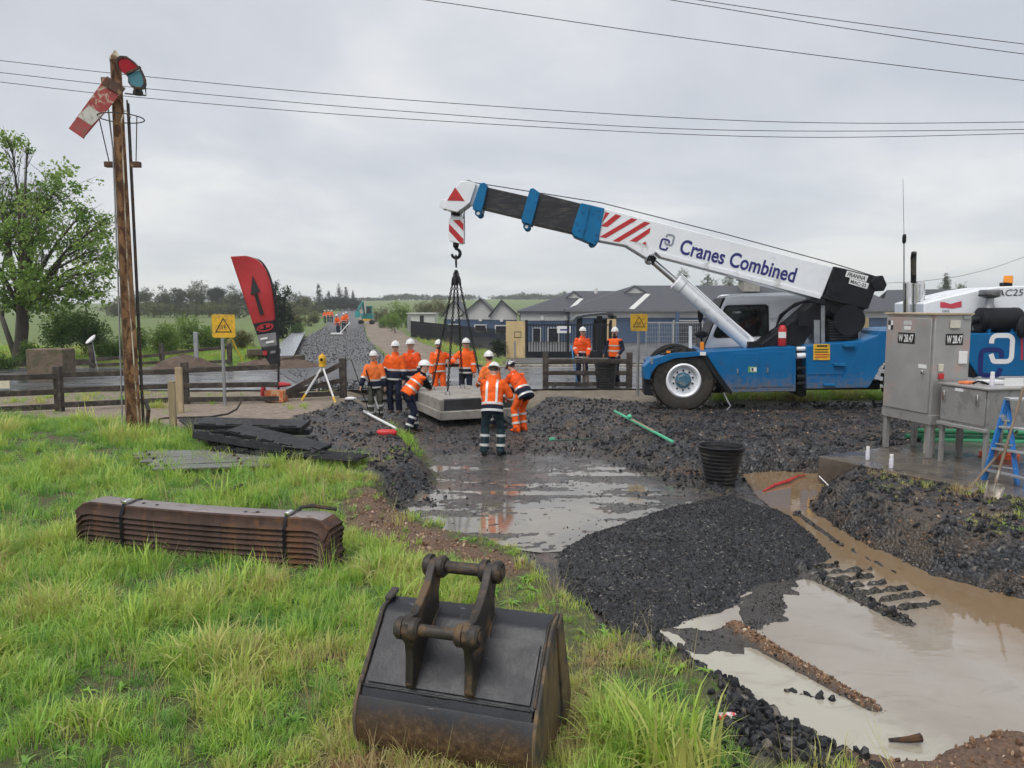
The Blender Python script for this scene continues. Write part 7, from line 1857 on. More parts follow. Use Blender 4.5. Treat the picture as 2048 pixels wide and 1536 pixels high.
def tree(label, base, blobs, kind, cl_size, dens, trunk_r, fork=.35, name='tree', cat='tree', group=None, seed=1, twigs=0, tint=0.5, limbs=True):
    """blobs: (centre, (rx, ry, rz)) in world; leaf clusters fill each blob's outer part; limbs reach for every blob"""
    g = np.random.default_rng(seed); rnd = random.Random(seed)
    t = thing(name, label, cat, base, 0, group)
    b0 = Vector(base); top = max(c.z for c, r in blobs); cen = sum((c for c, r in blobs), Vector()) / len(blobs)
    fk = Vector((b0.x * .8 + cen.x * .2, b0.y, b0.z + (top - b0.z) * fork))
    tm = MB(); tm.tube([b0 - Vector((0, 0, .3)), b0.lerp(fk, .15), b0.lerp(fk, .6) + Vector((trunk_r * .4, 0, 0)), fk], [trunk_r * 1.5, trunk_r * 1.08, trunk_r * .92, trunk_r * .85], 12)
    if limbs:
        for c, r in blobs:
            s0 = b0.lerp(fk, rnd.uniform(.72, 1.0)); md = s0.lerp(c, .5) + Vector((rnd.uniform(-.2, .2), rnd.uniform(-.2, .2), .12 * (c - s0).length))
            tm.tube([s0, s0.lerp(md, .5) + Vector((0, 0, .05)), md, c], [trunk_r * .45, trunk_r * .34, trunk_r * .22, trunk_r * .07], 7)
            for _ in range(5 + twigs):
                e_ = c + Vector((rnd.gauss(0, .55) * r[0], rnd.gauss(0, .55) * r[1], rnd.gauss(.15, .5) * r[2])); q = md.lerp(c, rnd.uniform(.2, 1))
                m2 = q.lerp(e_, .5) + Vector((0, 0, .08 * r[2])); tm.tube([q, m2, e_], [trunk_r * .07, trunk_r * .045, trunk_r * .015], 4)
    tm.build('trunk', BARK, t, sharp=180)
    P = []; TN = []
    for c, r in blobs:
        n = max(8, int(dens * 15 * (r[0] * r[2]) / (cl_size * cl_size)))
        d = g.normal(0, 1, (n, 3)); d /= np.linalg.norm(d, axis=1)[:, None]
        rad = g.random(n) ** .45 * (1 + .28 * g.normal(0, 1, n) * .6)
        p = d * rad[:, None] * np.array(r) + np.array(c)
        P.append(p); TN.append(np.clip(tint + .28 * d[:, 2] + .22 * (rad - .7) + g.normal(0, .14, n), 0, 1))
    P = np.concatenate(P); TN = np.concatenate(TN); n = len(P)
    s = cl_size * g.uniform(.6, 1.35, n)
    vv_, ff_, tt_ = [], [], []; off = 0; ls = leafset(kind); pick = g.integers(0, len(ls), n)
    for q, (cv, cf, cm) in enumerate(ls):      # every leaf is a face of the crown's own mesh
        ix = np.nonzero(pick == q)[0]
        if not len(ix): continue
        qn = g.normal(0, 1, (len(ix), 4)); qn /= np.linalg.norm(qn, axis=1)[:, None]; a_, b1, c1, d1 = qn.T
        RM = np.stack([1 - 2 * (c1 * c1 + d1 * d1), 2 * (b1 * c1 - a_ * d1), 2 * (b1 * d1 + a_ * c1), 2 * (b1 * c1 + a_ * d1), 1 - 2 * (b1 * b1 + d1 * d1), 2 * (c1 * d1 - a_ * b1), 2 * (b1 * d1 - a_ * c1), 2 * (c1 * d1 + a_ * b1), 1 - 2 * (b1 * b1 + c1 * c1)], 1).reshape(-1, 3, 3)
        W_ = np.einsum('nij,vj->nvi', RM, cv) * s[ix][:, None, None] + (P[ix] - np.array(b0))[:, None, :]
        vv_.append(W_.reshape(-1, 3)); ff_.append((cf[None] + (np.arange(len(ix)) * len(cv))[:, None, None]).reshape(-1, 4) + off); off += len(ix) * len(cv)
        tt_.append(np.repeat(np.clip(TN[ix] + 0, 0, 1), len(cv)))
    cme = np_mesh('crown', np.concatenate(vv_), np.concatenate(ff_)); at_ = cme.attributes.new('tint', 'FLOAT', 'POINT'); at_.data.foreach_set('value', np.concatenate(tt_).astype(np.float32))
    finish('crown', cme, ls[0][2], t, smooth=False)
    return t
def blob_px(px, py, rpx, Y, sq=1.0, dz=1.0, dy=1.0):
    c = on_y(px, py, Y); r = rpx / 1540 * Y
    return (c, (r, r * dy, r * sq))
# large tree at the left edge
TY = 32.0
bl = [(112, 372, 58), (60, 450, 62), (150, 478, 60), (196, 545, 42), (66, 540, 70), (5, 470, 70), (-70, 420, 90), (-70, 530, 90), (128, 590, 46), (206, 470, 24), (22, 285, 26), (55, 300, 14), (-30, 330, 50), (170, 420, 34), (25, 590, 50), (215, 510, 20), (190, 590, 34), (150, 565, 44), (98, 606, 40), (212, 440, 22), (60, 612, 36), (185, 500, 40), (20, 400, 50), (90, 420, 50)]
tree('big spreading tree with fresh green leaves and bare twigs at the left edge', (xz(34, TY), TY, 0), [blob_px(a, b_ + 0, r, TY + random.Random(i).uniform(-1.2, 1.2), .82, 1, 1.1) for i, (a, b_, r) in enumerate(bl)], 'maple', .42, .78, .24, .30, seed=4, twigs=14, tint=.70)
tb = thing('tree', 'leafless grey tree rising behind the big green tree', 'tree', (xz(30, 36), 36, 0))
rnd = random.Random(8); mb = MB()
def twig(p, d, L, r_, lv):
    q = p + d * L; mb.tube([p, p.lerp(q, .5) + Vector((rnd.uniform(-.05, .05) * L, 0, .04 * L)), q], [r_, r_ * .8, r_ * .6], 5)
    if lv:
        for _ in range(3 if lv > 1 else 4):
            nd = (d + Vector((rnd.uniform(-.6, .6), rnd.uniform(-.5, .5), rnd.uniform(-.1, .5)))).normalized(); twig(p.lerp(q, rnd.uniform(.55, 1)), nd, L * rnd.uniform(.55, .8), r_ * .55, lv - 1)
for dx in (-.25, .1, .3): twig(Vector((xz(30, 36), 36, 0)), Vector((dx, 0, 1)).normalized(), 3.6, .14, 5)
mb.build('trunk', M('bare_bark', (.13, .115, .105), .85, 0, .3, 8), tb, sharp=180)
# bushes below and right of it
bushes = [((185, 655, 44, 34.5), 'bush', .32, 'dark leafy bush with the white lamp in front'), ((120, 640, 40, 37), 'bush', .42, 'low leafy bush behind the concrete block'), ((235, 690, 34, 34), 'bush', .35, 'low bush right beside the signal post'), ((330, 668, 40, 38), 'bush', .72, 'light green bush right of the signal post'), ((375, 655, 42, 41), 'bush', .66, 'light green bush behind the steel post'), ((430, 660, 40, 42), 'bush', .6, 'light green bush behind the left yellow sign'), ((475, 668, 32, 44), 'olive', .6, 'olive bush between yellow sign and feather flag'), ((20, 720, 40, 30), 'bush', .3, 'dark low bush at the foot of the big tree'), ((60, 700, 26, 31), 'bush', .35, 'small dark bush left of the concrete block'), ((270, 660, 30, 40), 'bush', .5, 'bush directly behind the signal post'), ((600, 640, 20, 75), 'olive', .55, 'olive shrub beside the far track bed'), ((622, 634, 18, 92), 'olive', .5, 'second olive shrub farther along the track bed'), ((590, 655, 18, 62), 'bush', .5, 'green shrub behind the silver sheets'), ((803, 622, 22, 88), 'bush', .8, 'bright green round bush left of the white shed'), ((775, 632, 16, 92), 'bush', .45, 'small bush right of the teal excavator'), ((846, 612, 22, 130), 'olive', .7, 'pale bush on the field behind the white shed'), ((880, 612, 22, 130), 'olive', .75, 'pale bush just left of the gabled building'), ((760, 622, 16, 110), 'olive', .5, 'olive bush far behind the excavator'), ((995, 690, 16, 37), 'dark', .6, 'dark shrub beside the plywood panel'), ((790, 640, 16, 70), 'bush', .7, 'green shrub low beside the earth track'), ((765, 640, 14, 84), 'bush', .6, 'green shrub between excavator and bright round bush'), ((820, 640, 14, 76), 'bush', .75, 'small green shrub in front of the white shed')]
for i, ((px, py, r, Y), kd, tn, lab_) in enumerate(bushes):
    gz = height(xz(px, Y), Y); c = on_y(px, py, Y); rr = r / 1540 * Y; rnd = random.Random(i + 40)
    bb_ = [(Vector((c.x + rnd.uniform(-.5, .5) * rr, Y + rnd.uniform(-.5, .5) * rr, gz + (c.z - gz) * rnd.uniform(.35, 1.05))), (rr * .75, rr * .7, max(.3, (c.z - gz) * .55))) for _ in range(4)]
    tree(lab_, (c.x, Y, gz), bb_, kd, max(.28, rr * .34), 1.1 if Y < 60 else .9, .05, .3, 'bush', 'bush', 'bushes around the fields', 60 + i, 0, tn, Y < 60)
# dark conifer behind the flag
cy = 60.0; x0 = xz(552, cy)
tree('dark conifer standing behind the red feather flag', (x0, cy, height(x0, cy)), [blob_px(552 + dx, y_, r, cy, 1.0) for dx, y_, r in ((0, 570, 8), (-4, 590, 16), (6, 610, 22), (-8, 630, 28), (8, 650, 30), (-6, 672, 28), (18, 630, 18), (-24, 610, 12), (22, 585, 9))], 'dark', .5, 1.5, .14, .3, seed=90, tint=.5)
# trees along the skyline
def far_tree(label, px, ytop, wpx, Y, kind, seed, tint, conical=False, group='trees on the skyline'):
    X = xz(px, Y); gz = height(X, Y); top = on_y(px, ytop, Y).z; H = max(1.5, top - gz); wr = wpx / 1540 * Y / 2; rnd = random.Random(seed)
    bb_ = []
    if conical:
        for i in range(5): f = i / 4; bb_.append((Vector((X + rnd.uniform(-.1, .1) * wr, Y, gz + H * (.18 + .72 * f))), (wr * (1 - .78 * f), wr * (1 - .78 * f), H * .16)))
    else:
        for i in range(8):
            f = rnd.uniform(.35, .80); sp = wr * (.75 if f < .7 else .45); bb_.append((Vector((X + rnd.uniform(-1, 1) * sp, Y + rnd.uniform(-1, 1) * sp, gz + H * f)), (wr * rnd.uniform(.42, .75), wr * .6, H * rnd.uniform(.16, .28))))
        bb_.append((Vector((X, Y, gz + H * .9)), (wr * .35, wr * .35, H * .1))); bb_.append((Vector((X, Y, gz + H * .25)), (wr * .95, wr * .7, H * .26)))
    return tree(label, (X, Y, gz), bb_, kind, max(.35, wr * .26), .85, max(.08, H * .022), .4, 'tree', 'tree', group, seed, 0, tint, Y < 120)
sk = [(262, 588, 44, 165, 'gum'), (296, 574, 42, 180, 'gum'), (328, 571, 46, 175, 'gum'), (362, 577, 44, 190, 'far'), (398, 562, 52, 178, 'gum'), (434, 574, 46, 186, 'far'), (466, 570, 44, 176, 'gum'), (500, 580, 46, 190, 'far'), (590, 585, 44, 185, 'gum'), (612, 592, 34, 170, 'olive'), (240, 596, 40, 160, 'olive')]
for i, (px, yt, w_, Y, kd) in enumerate(sk):
    far_tree('rounded skyline tree on the left, number %s counted from the signal post' % ('two', 'three', 'four', 'five', 'six', 'seven', 'eight', 'nine', 'ten', 'eleven', 'one')[i], px, yt, w_, Y, kd, 100 + i, .5)
for i, (px, yt, w_, Y, lab_) in enumerate(((639, 568, 26, 235, 'pointed conifer at the left end of the distant row'), (660, 582, 26, 240, 'shorter conifer second in the distant row'), (680, 570, 26, 236, 'tall narrow conifer in the middle of the distant row'), (694, 574, 24, 242, 'narrow conifer right of the tallest in the distant row'), (707, 582, 22, 246, 'small conifer at the right end of the distant row'), (650, 596, 36, 228, 'low dark tree in front of the distant conifers'), (690, 594, 46, 226, 'broad dark tree in front of the distant conifers'), (668, 592, 44, 222, 'dark bushy tree at the centre below the distant conifers'), (712, 600, 34, 224, 'dark bushy tree at the right foot of the distant conifers'))):
    far_tree(lab_, px, yt, w_, Y, 'far', 130 + i, .42, i < 5)
NUM = ['first', 'second', 'third', 'fourth', 'fifth', 'sixth', 'seventh', 'eighth', 'ninth', 'tenth', 'eleventh', 'twelfth', 'thirteenth', 'fourteenth', 'fifteenth']
for i, (px, yt, w_) in enumerate(((728, 598, 34), (756, 600, 34), (786, 591, 38), (816, 590, 40), (848, 591, 38), (876, 592, 34), (905, 594, 36), (935, 592, 36), (1010, 594, 40), (1040, 588, 40), (1068, 589, 38), (1098, 591, 38), (1125, 586, 38), (1160, 588, 34))):
    far_tree('%s tree from the left in the grey line on the far hill' % NUM[i], px, yt, w_ * 1.5, 560 + (i * 37) % 60, 'far', 150 + i, .35, False, 'tree line on the far hill')
for i, (px, yt, w_, Y, lab_) in enumerate(((1368, 540, 34, 110, 'thin gum tree rising above the roof left of the crane cab'), (1412, 545, 38, 112, 'gum tree above the roof just right of the thin one'), (1455, 545, 44, 118, 'gum tree above the roof beside the rooftop unit'), (1560, 552, 40, 120, 'gum tree hidden behind the crane boom'), (1884, 545, 26, 130, 'tall gum tree between the exhaust stack and the beacon'), (1916, 566, 30, 135, 'small gum tree near the white cowl'))):
    far_tree(lab_, px, yt, w_, Y, 'gum', 180 + i, .45, False, 'gum trees behind the buildings')

for i, (px, yt, w_, Y) in enumerate(((255, 606, 70, 140), (310, 604, 70, 146), (368, 607, 72, 142), (425, 603, 72, 148), (480, 606, 70, 140), (590, 605, 60, 150), (630, 610, 50, 160))):
    far_tree('%s low rounded bush from the left below the skyline trees' % NUM[i], px, yt, w_, Y, 'olive' if i % 2 else 'gum', 210 + i, .55, False, 'low bushes below the skyline')
# ------------------------------------------------------------------ buildings beyond the road
ROOF = M('charcoal_roof', (.060, .064, .074), .55, 0, .12, 2, .15, 20, stretch=(1, 6, 1)); BLW = M('blue_cladding', (.055, .095, .165), .6, 0, .12, 2, .1, 30); CRW = M('cream_cladding', (.52, .52, .50), .65, 0, .06, 2, .05, 30)
TRIM = M('white_trim', (.62, .62, .60), .5, 0, .05); DKW = M('dark_window', (.02, .022, .028), .12, 0, .2, 3)
def clad(par, x0, x1, Y, z0, z1, step, mat, nm='board'):
    n = max(1, int((z1 - z0) / step)); me_o = None
    for i in range(n):
        if me_o is None: me_o = MB().prism([Vector((x0, Y, z0)), Vector((x1, Y, z0)), Vector((x1, Y - .03, z0)), Vector((x0, Y - .03, z0))], [Vector((x0, Y, z0 + step * .97)), Vector((x1, Y, z0 + step * .97)), Vector((x1, Y - .008, z0 + step * .97)), Vector((x0, Y - .008, z0 + step * .97))]).build(nm, mat, par)
        else:
            c = bpy.data.objects.new(nm, me_o.data); C.objects.link(c); c.parent = me_o.parent; c.location = (0, 0, i * step)
def hip_roof(par, x0, x1, y0, y1, ze, zr, xr0, xr1, nm='roof'):
    ym = (y0 + y1) / 2; o = .35
    vs = [(x0 - o, y0 - o, ze), (x1 + o, y0 - o, ze), (x1 + o, y1 + o, ze), (x0 - o, y1 + o, ze), (xr0, ym, zr), (xr1, ym, zr)]
    mb = MB(); mb.add([Vector(v) for v in vs] + [Vector(v) - Vector((0, 0, .16)) for v in vs[:4]], [(0, 1, 5, 4), (1, 2, 5), (2, 3, 4, 5), (3, 0, 4), (0, 6, 7, 1), (1, 7, 8, 2), (2, 8, 9, 3), (3, 9, 6, 0), (6, 9, 8, 7)])
    r = mb.build(nm, ROOF, par, sharp=15); return r
def bxw(par, x0, x1, y0, y1, z0, z1, nm, mat, bevel=0): return MB().box(((x0 + x1) / 2, (y0 + y1) / 2, (z0 + z1) / 2), (x1 - x0, y1 - y0, z1 - z0)).build(nm, mat, par, bevel=bevel)
HY = 52.0
def wx(px, Y=HY): return xz(px, Y)
def wz(py, Y=HY): return on_y(1024, py, Y).z
g0 = -.2
# main hall
hall = thing('hall', 'long blue clad building with charcoal hip roof behind the crane', 'building', (wx(1500), HY, g0))
ze, zr = wz(619), on_y(1024, 571, HY + 5).z
bxw(hall, wx(1140), wx(1800), HY, HY + 10, g0, ze - .2, 'wall', BLW)
clad(hall, wx(1140), wx(1800), HY, g0 + .25, ze - .62, .2, BLW)
bxw(hall, wx(1139), wx(1801), HY - .05, HY + .02, ze - .55, ze - .12, 'fascia_band', CRW)
rf = hip_roof(hall, wx(1140), wx(1800), HY, HY + 10, ze, zr, xz(1266, HY + 5), xz(1700, HY + 5))
bxw(hall, wx(1130), wx(1808), HY - .46, HY - .35, ze - .14, ze + .02, 'gutter', M('gutter_grey', (.16, .165, .175), .5))
ax_, az_ = xz(1268, HY + 3.9), zr + .05
def gablet(par, px_l, px_a, px_r, py_b, py_a, Y):
    a = on_y(px_l, py_b, Y); b_ = on_y(px_a, py_a, Y); c = on_y(px_r, py_b, Y)
    MB().prism([a, c, b_], [p + Vector((0, .1, 0)) for p in (a, c, b_)]).build('gablet', CRW, par)
    bk = Vector((0, 1.6, 0)); l_ = Vector((0, -.1, .06))
    for p, q in ((a, b_), (b_, c)):
        MB().add([p + l_ + Vector((0, 0, 0)), q + l_, q + l_ + bk, p + l_ + bk, p + l_ - Vector((0, 0, .10)), q + l_ - Vector((0, 0, .10)), q + l_ + bk - Vector((0, 0, .1)), p + l_ + bk - Vector((0, 0, .1))], [(0, 1, 2, 3), (0, 4, 5, 1), (4, 7, 6, 5), (3, 2, 6, 7), (0, 3, 7, 4), (1, 5, 6, 2)]).build('gablet_roof', ROOF, par)
gablet(hall, 1247, 1270, 1294, 587, 572, HY + 3.2)
MB().bar(on_y(1296, 588, HY + 3.0), on_y(1263, 618, HY - .3), .35, .03, (0, -.4, 1)).build('valley_flashing', TRIM, rf)
for px0, px1, py0, py1 in ((1345, 1405, 640, 700), (1440, 1475, 645, 690), (1545, 1600, 640, 695), (1660, 1700, 640, 690)):
    w_ = bxw(hall, wx(px0), wx(px1), HY - .07, HY - .031, wz(py1), wz(py0), 'window', TRIM); bxw(hall, wx(px0) + .08, wx(px1) - .08, HY - .09, HY - .068, wz(py1) + .08, wz(py0) - .08, 'pane', DKW).parent = w_
for px in (1348, 1425, 1520, 1625): bxw(hall, wx(px) - .12, wx(px) + .12, HY - 1.0, HY - .8, g0, ze - .15, 'verandah_post', BLW)
hv = bxw(hall, xz(1478, HY + 4), xz(1510, HY + 4), HY + 3.2, HY + 4.6, zr - .5, on_y(1024, 561, HY + 4).z, 'rooftop_unit', M('beige_unit', (.33, .31, .27), .6), .04)
bxw(hall, xz(1474, HY + 4), xz(1514, HY + 4), HY + 3.1, HY + 4.7, on_y(1024, 561, HY + 4).z + .003, on_y(1024, 558, HY + 4).z, 'unit_lid', ROOF).parent = hv
for px, py in ((1192, 581), (1198, 600)): MB().cyl(on_y(px, py + 6, HY + 4), on_y(px, py - 4, HY + 4), .12, None, 12).build('roof_vent', TRIM, hall)
# wing to the left
wing = thing('hall_wing', 'lower blue and cream wing with hip roof left of the main hall', 'building', (wx(1090), HY + 1.5, g0))
Y1 = HY + 1.6; ze1, zr1 = wz(622, Y1), on_y(1024, 582, Y1 + 4.5).z
bxw(wing, wx(1042, Y1), wx(1139, Y1), Y1, Y1 + 9, g0, ze1 - .2, 'wall', BLW); clad(wing, wx(1042, Y1), wx(1138, Y1), Y1, g0 + .3, ze1 - .75, .2, BLW)
bxw(wing, wx(1041, Y1), wx(1138.5, Y1), Y1 - .05, Y1 + .02, ze1 - .66, ze1 - .12, 'fascia_band', CRW)
hip_roof(wing, wx(1046, Y1), wx(1290, Y1), Y1 + .1, Y1 + 9, ze1, zr1, xz(1150, Y1 + 4.5), xz(1280, Y1 + 4.5)); gablet(wing, 1131, 1148, 1165, 597, 583, Y1 + 2.8)
MB().bar(on_y(1163, 597, Y1 + 2.6), on_y(1140, 619, Y1 - .2), .3, .03, (0, -.4, 1)).build('valley_flashing', TRIM, wing)
for px in (1084, 1131): bxw(wing, wx(px, Y1) - .1, wx(px, Y1) + .1, Y1 - .16, Y1 - .05, wz(640, Y1), wz(631, Y1), 'wall_lamp', TRIM)
for px0, px1 in ((1065, 1082), (1095, 1118)):
    w_ = bxw(wing, wx(px0, Y1), wx(px1, Y1), Y1 - .07, Y1 - .032, wz(690, Y1), wz(655, Y1), 'window', TRIM); bxw(wing, wx(px0, Y1) + .06, wx(px1, Y1) - .06, Y1 - .09, Y1 - .068, wz(690, Y1) + .06, wz(655, Y1) - .06, 'pane', DKW).parent = w_
# three gabled units
for i, (pl, pa, pr, ya, Yg, lab_) in enumerate(((888, 908, 930, 601, 66, 'leftmost gabled unit, cream above and blue below'), (925, 961, 992, 598, 62, 'middle gabled unit, cream above and blue below'), (982, 1003, 1034, 601, 58, 'rightmost gabled unit beside the hall wing'))):
    u_ = thing('gabled_unit', lab_, 'building', (xz((pl + pr) / 2, Yg), Yg, g0), 0, 'gabled units')
    xl, xr, xa = xz(pl, Yg), xz(pr, Yg), xz(pa, Yg); zE = on_y(1024, 630, Yg).z; zA = on_y(1024, ya, Yg).z; dp_ = 9
    bxw(u_, xl, xr, Yg, Yg + dp_, g0, zE - .35, 'wall', BLW); clad(u_, xl, xr, Yg, g0 + .3, zE - .55, .25, BLW)
    a = [Vector((xl, Yg - .03, zE - .36)), Vector((xr, Yg - .03, zE - .36)), Vector((xr, Yg - .03, zE)), Vector((xa, Yg - .03, zA)), Vector((xl, Yg - .03, zE))]
    MB().prism(a, [p + Vector((0, dp_, 0)) for p in a]).build('gable', CRW, u_)
    for s_, xe in ((0, xl - .2), (1, xr + .2)):
        zz_ = zE - .12
        q = [Vector((xa, Yg - .3, zA + .08)), Vector((xe, Yg - .3, zz_ + .05)), Vector((xe, Yg + dp_, zz_ + .05)), Vector((xa, Yg + dp_, zA + .08))]
        MB().prism(q, [p - Vector((0, 0, .09)) for p in q]).build('roof_slope', ROOF, u_)
    bxw(u_, xa - .12, xa + .12, Yg - .16, Yg - .04, zE - .5, zE - .25, 'wall_lamp', TRIM)
    w_ = bxw(u_, xa - .5, xa + .5, Yg - .08, Yg - .032, g0 + .6, zE - .75, 'window', TRIM); bxw(u_, xa - .42, xa + .42, Yg - .1, Yg - .078, g0 + .68, zE - .83, 'pane', DKW).parent = w_
lr = thing('shed_building', 'long charcoal roofed building behind the exhaust stack', 'building', (xz(1850, 70), 70, g0))
bxw(lr, xz(1760, 70), xz(2250, 70), 70, 80, g0, wz(628, 70), 'wall', CRW)
q = [Vector((xz(1750, 70), 69.5, wz(625, 70))), Vector((xz(2260, 70), 69.5, wz(622, 70))), Vector((xz(2260, 75), 75, on_y(1024, 572, 75).z)), Vector((xz(1770, 75), 75, on_y(1024, 580, 75).z))]
MB().prism(q, [p - Vector((0, 0, .15)) for p in q]).build('roof_slope', ROOF, lr); q2 = [q[3], q[2], q[2] + Vector((0, 5, -2)), q[3] + Vector((0, 5, -2))]; MB().prism(q2, [p - Vector((0, 0, .15)) for p in q2]).build('roof_slope', ROOF, lr)
# shelter with curved roof
SY_ = 41.0; sh_ = thing('shelter', 'dark shelter with a curved roof behind the gate', 'shelter', (xz(1190, SY_), SY_, 0))
arc = [(1146, 641), (1152, 634), (1165, 630), (1190, 627), (1215, 625), (1226, 627), (1232, 636)]
a = [on_y(px, py, SY_) for px, py in arc]; MB().prism(a + [p - Vector((0, 0, .12)) for p in reversed(a)], [p + Vector((0, 2.6, 0)) for p in a + [p_ - Vector((0, 0, .12)) for p_ in reversed(a)]]).build('curved_roof', M('dark_sheet', (.05, .055, .062), .4, .2), sh_)
for px in (1200, 1228, 1160): bxw(sh_, xz(px, SY_) - .14, xz(px, SY_) + .14, SY_ + .2, SY_ + .4, 0, wz(632, SY_), 'column', BLACKP)
bxw(sh_, xz(1196, SY_), xz(1232, SY_), SY_ + 2.3, SY_ + 2.4, 0, wz(640, SY_), 'back_panel', BLACKP)
# gate, plywood, sign
GY = 37.0; FEN = M('black_metal_fence', (.014, .016, .020), .6, .0, .2, spec=.25); PLY = M('plywood', (.56, .42, .22), .7, 0, .15, 2.5, .1, 30, (.45, .33, .17), .3, 2, stretch=(1, 1, .25))
gt = thing('bar_gate', 'black vertical bar gate between plywood panel and shelter', 'gate', (xz(1130, GY), GY, 0)); first = None
for i in range(31):
    x = xz(1056 + i * 5.4, GY)
    if first is None: first = bxw(gt, x - .02, x + .02, GY - .02, GY + .02, .08, wz(646, GY), 'bar', FEN); x_first = x
    else: c = bpy.data.objects.new('bar', first.data); C.objects.link(c); c.parent = gt; c.location = (x - x_first, 0, 0)
for z in (.12, wz(650, GY)): bxw(gt, xz(1054, GY), xz(1220, GY), GY - .027, GY + .025, z - .03, z + .03, 'cross_rail', FEN)
bxw(gt, xz(1054, GY), xz(1220, GY), GY + .03, GY + .05, .0, .32, 'kick_plate', FEN)
for px in (1053, 1136, 1221): bxw(gt, xz(px, GY) - .06, xz(px, GY) + .06, GY - .06, GY + .06, 0, wz(640, GY), 'gate_post', FEN)
sg = thing('gate_sign', 'white notice hung on the black bar gate', 'sign', (xz(1128, GY), GY - .05, 1.2)); bxw(sg, xz(1114, GY), xz(1141, GY), GY - .06, GY - .04, wz(666, GY), wz(652, GY), 'board', WHITEL); bxw(sg, xz(1120, GY), xz(1137, GY), GY - .066, GY - .061, wz(661, GY), wz(658, GY), 'print', NAVYP)
pp = thing('plywood_panel', 'upright plywood panel beside the black gate', 'panel', (xz(1031, GY), GY, 0)); bxw(pp, xz(1012, GY), xz(1050, GY), GY - .12, GY - .09, 0, wz(642, GY), 'sheet', PLY); bxw(pp, xz(1028, GY), xz(1031, GY), GY - .16, GY - .125, 0, wz(682, GY), 'stake', GALV)
for (a_, b_, c_, d_) in ((1029, 663, 1042, 664.5), (1029, 674, 1042, 675.5), (1028.4, 663, 1029.4, 675), (1041.6, 663, 1042.6, 675)): bxw(pp, xz(a_, GY), xz(c_, GY), GY - .126, GY - .121, wz(d_, GY), wz(b_, GY), 'marking', BLACKL)
pp2 = thing('plywood_panel', 'narrow plywood panel right of the shelter', 'panel', (xz(1221, 39), 39, 0)); bxw(pp2, xz(1214, 39), xz(1232, 39), 39, 39.03, 0, wz(638, 39), 'sheet', PLY)
for px in (1630, 1724): 
    q = thing('plywood_panel', 'plywood panel seen behind the crane frame, %s of the winch' % ('left' if px < 1700 else 'right'), 'panel', (xz(px, 40), 40, 0)); bxw(q, xz(px - 10, 40), xz(px + 12, 40), 40, 40.03, 0, wz(636, 40), 'sheet', PLY)
# temporary mesh fence
mf = thing('mesh_fence', 'grey wire mesh fence panels behind the right yellow sign', 'fence', (xz(1360, 39), 39, 0))
for px in (1292, 1318, 1345, 1424, 1500): MB().cyl((xz(px, 39), 39, 0), (xz(px, 39), 39, wz(644, 39)), .03, None, 8).build('post', GALV, mf)
for py in (645, 716): MB().cyl((xz(1292, 39), 39, wz(py, 39)), (xz(1500, 39), 39, wz(py, 39)), .025, None, 8).build('frame_tube', GALV, mf)
mb = MB()
for i in range(60): x = xz(1294 + i * 3.45, 39); mb.box((x, 38.97, (wz(645, 39) + wz(716, 39)) / 2), (.012, .012, wz(645, 39) - wz(716, 39)))
for i in range(9): z = wz(716 - i * 8.6, 39); mb.box(((xz(1292, 39) + xz(1500, 39)) / 2, 38.98, z), (xz(1500, 39) - xz(1292, 39), .012, .012))
tag(mb.build('wire', GALV, mf), kind='stuff')
# dark picket fence running back beside the line
pf = thing('picket_fence', 'long black picket fence running from the gate to the white shed', 'fence', (xz(1010, 38), 38, 0))
A = Vector((xz(1010, 38), 38, 0)); B = Vector((xz(822, 62), 62, 0)); n = 120; first = None
for i in range(n):
    p = A.lerp(B, i / (n - 1)); gz = height(p.x, p.y)
    if first is None: first = MB().box((p.x, p.y, gz + .68), (.07, .03, 1.28), math.atan2(B.y - A.y, B.x - A.x)).build('picket', FEN, pf); p0_ = p + Vector((0, 0, gz))
    else: c = bpy.data.objects.new('picket', first.data); C.objects.link(c); c.parent = pf; c.location = p + Vector((0, 0, gz)) - p0_
for z in (.30, 1.12): MB().bar(A + Vector((0, 0, height(A.x, A.y) + z)), B + Vector((0, 0, height(B.x, B.y) + z)), .04, .05).build('fence_rail', FEN, pf)
ws = thing('white_shed', 'small white shed at the far end of the picket fence', 'shed', (xz(843, 74), 74, 0)); sz = height(xz(843, 74), 74)
bxw(ws, xz(816, 74), xz(870, 74), 74, 77, sz, wz(628, 74), 'wall', TRIM); bxw(ws, xz(814, 74), xz(872, 74), 73.8, 77.2, wz(628, 74) + .003, wz(626, 74), 'roof', CRW); bxw(ws, xz(840, 74), xz(848, 74), 73.94, 73.99, wz(648, 74), wz(631, 74), 'window', DKW)
bxw(ws, xz(815, 74), xz(822, 74), 91.77, 73.99, sz, wz(634, 74), 'side_board', GALV)
# ------------------------------------------------------------------ teal excavator down the line
EYY = 100.0; exx = xz(734, EYY); ez = height(exx, EYY) + .1
TEALP = M('teal_paint', (.01, .22, .21), .4, 0, .12, 3); exc = thing('excavator', 'small teal excavator working far down the line', 'excavator', (exx, EYY, ez), 0)
_n0 = set(o.name for o in exc.children)
for s_ in (-1, 1):
    MB().tube([Vector((exx + s_ * .95, EYY - 1.3, ez + .3)), Vector((exx + s_ * .95, EYY + 1.3, ez + .3))], .3, 14).build('track', BLACKP, exc)
    MB().box((exx + s_ * .95, EYY, ez + .32), (.42, 2.7, .55)).build('track_frame', BLACKP, exc, bevel=.1)
MB().box((exx + .15, EYY + .3, ez + 1.15), (1.9, 2.2, .8)).build('house', TEALP, exc, bevel=.08); MB().box((exx + .15, EYY - .82, ez + .62), (1.2, .05, .3)).build('slew_guard', YELP, exc)
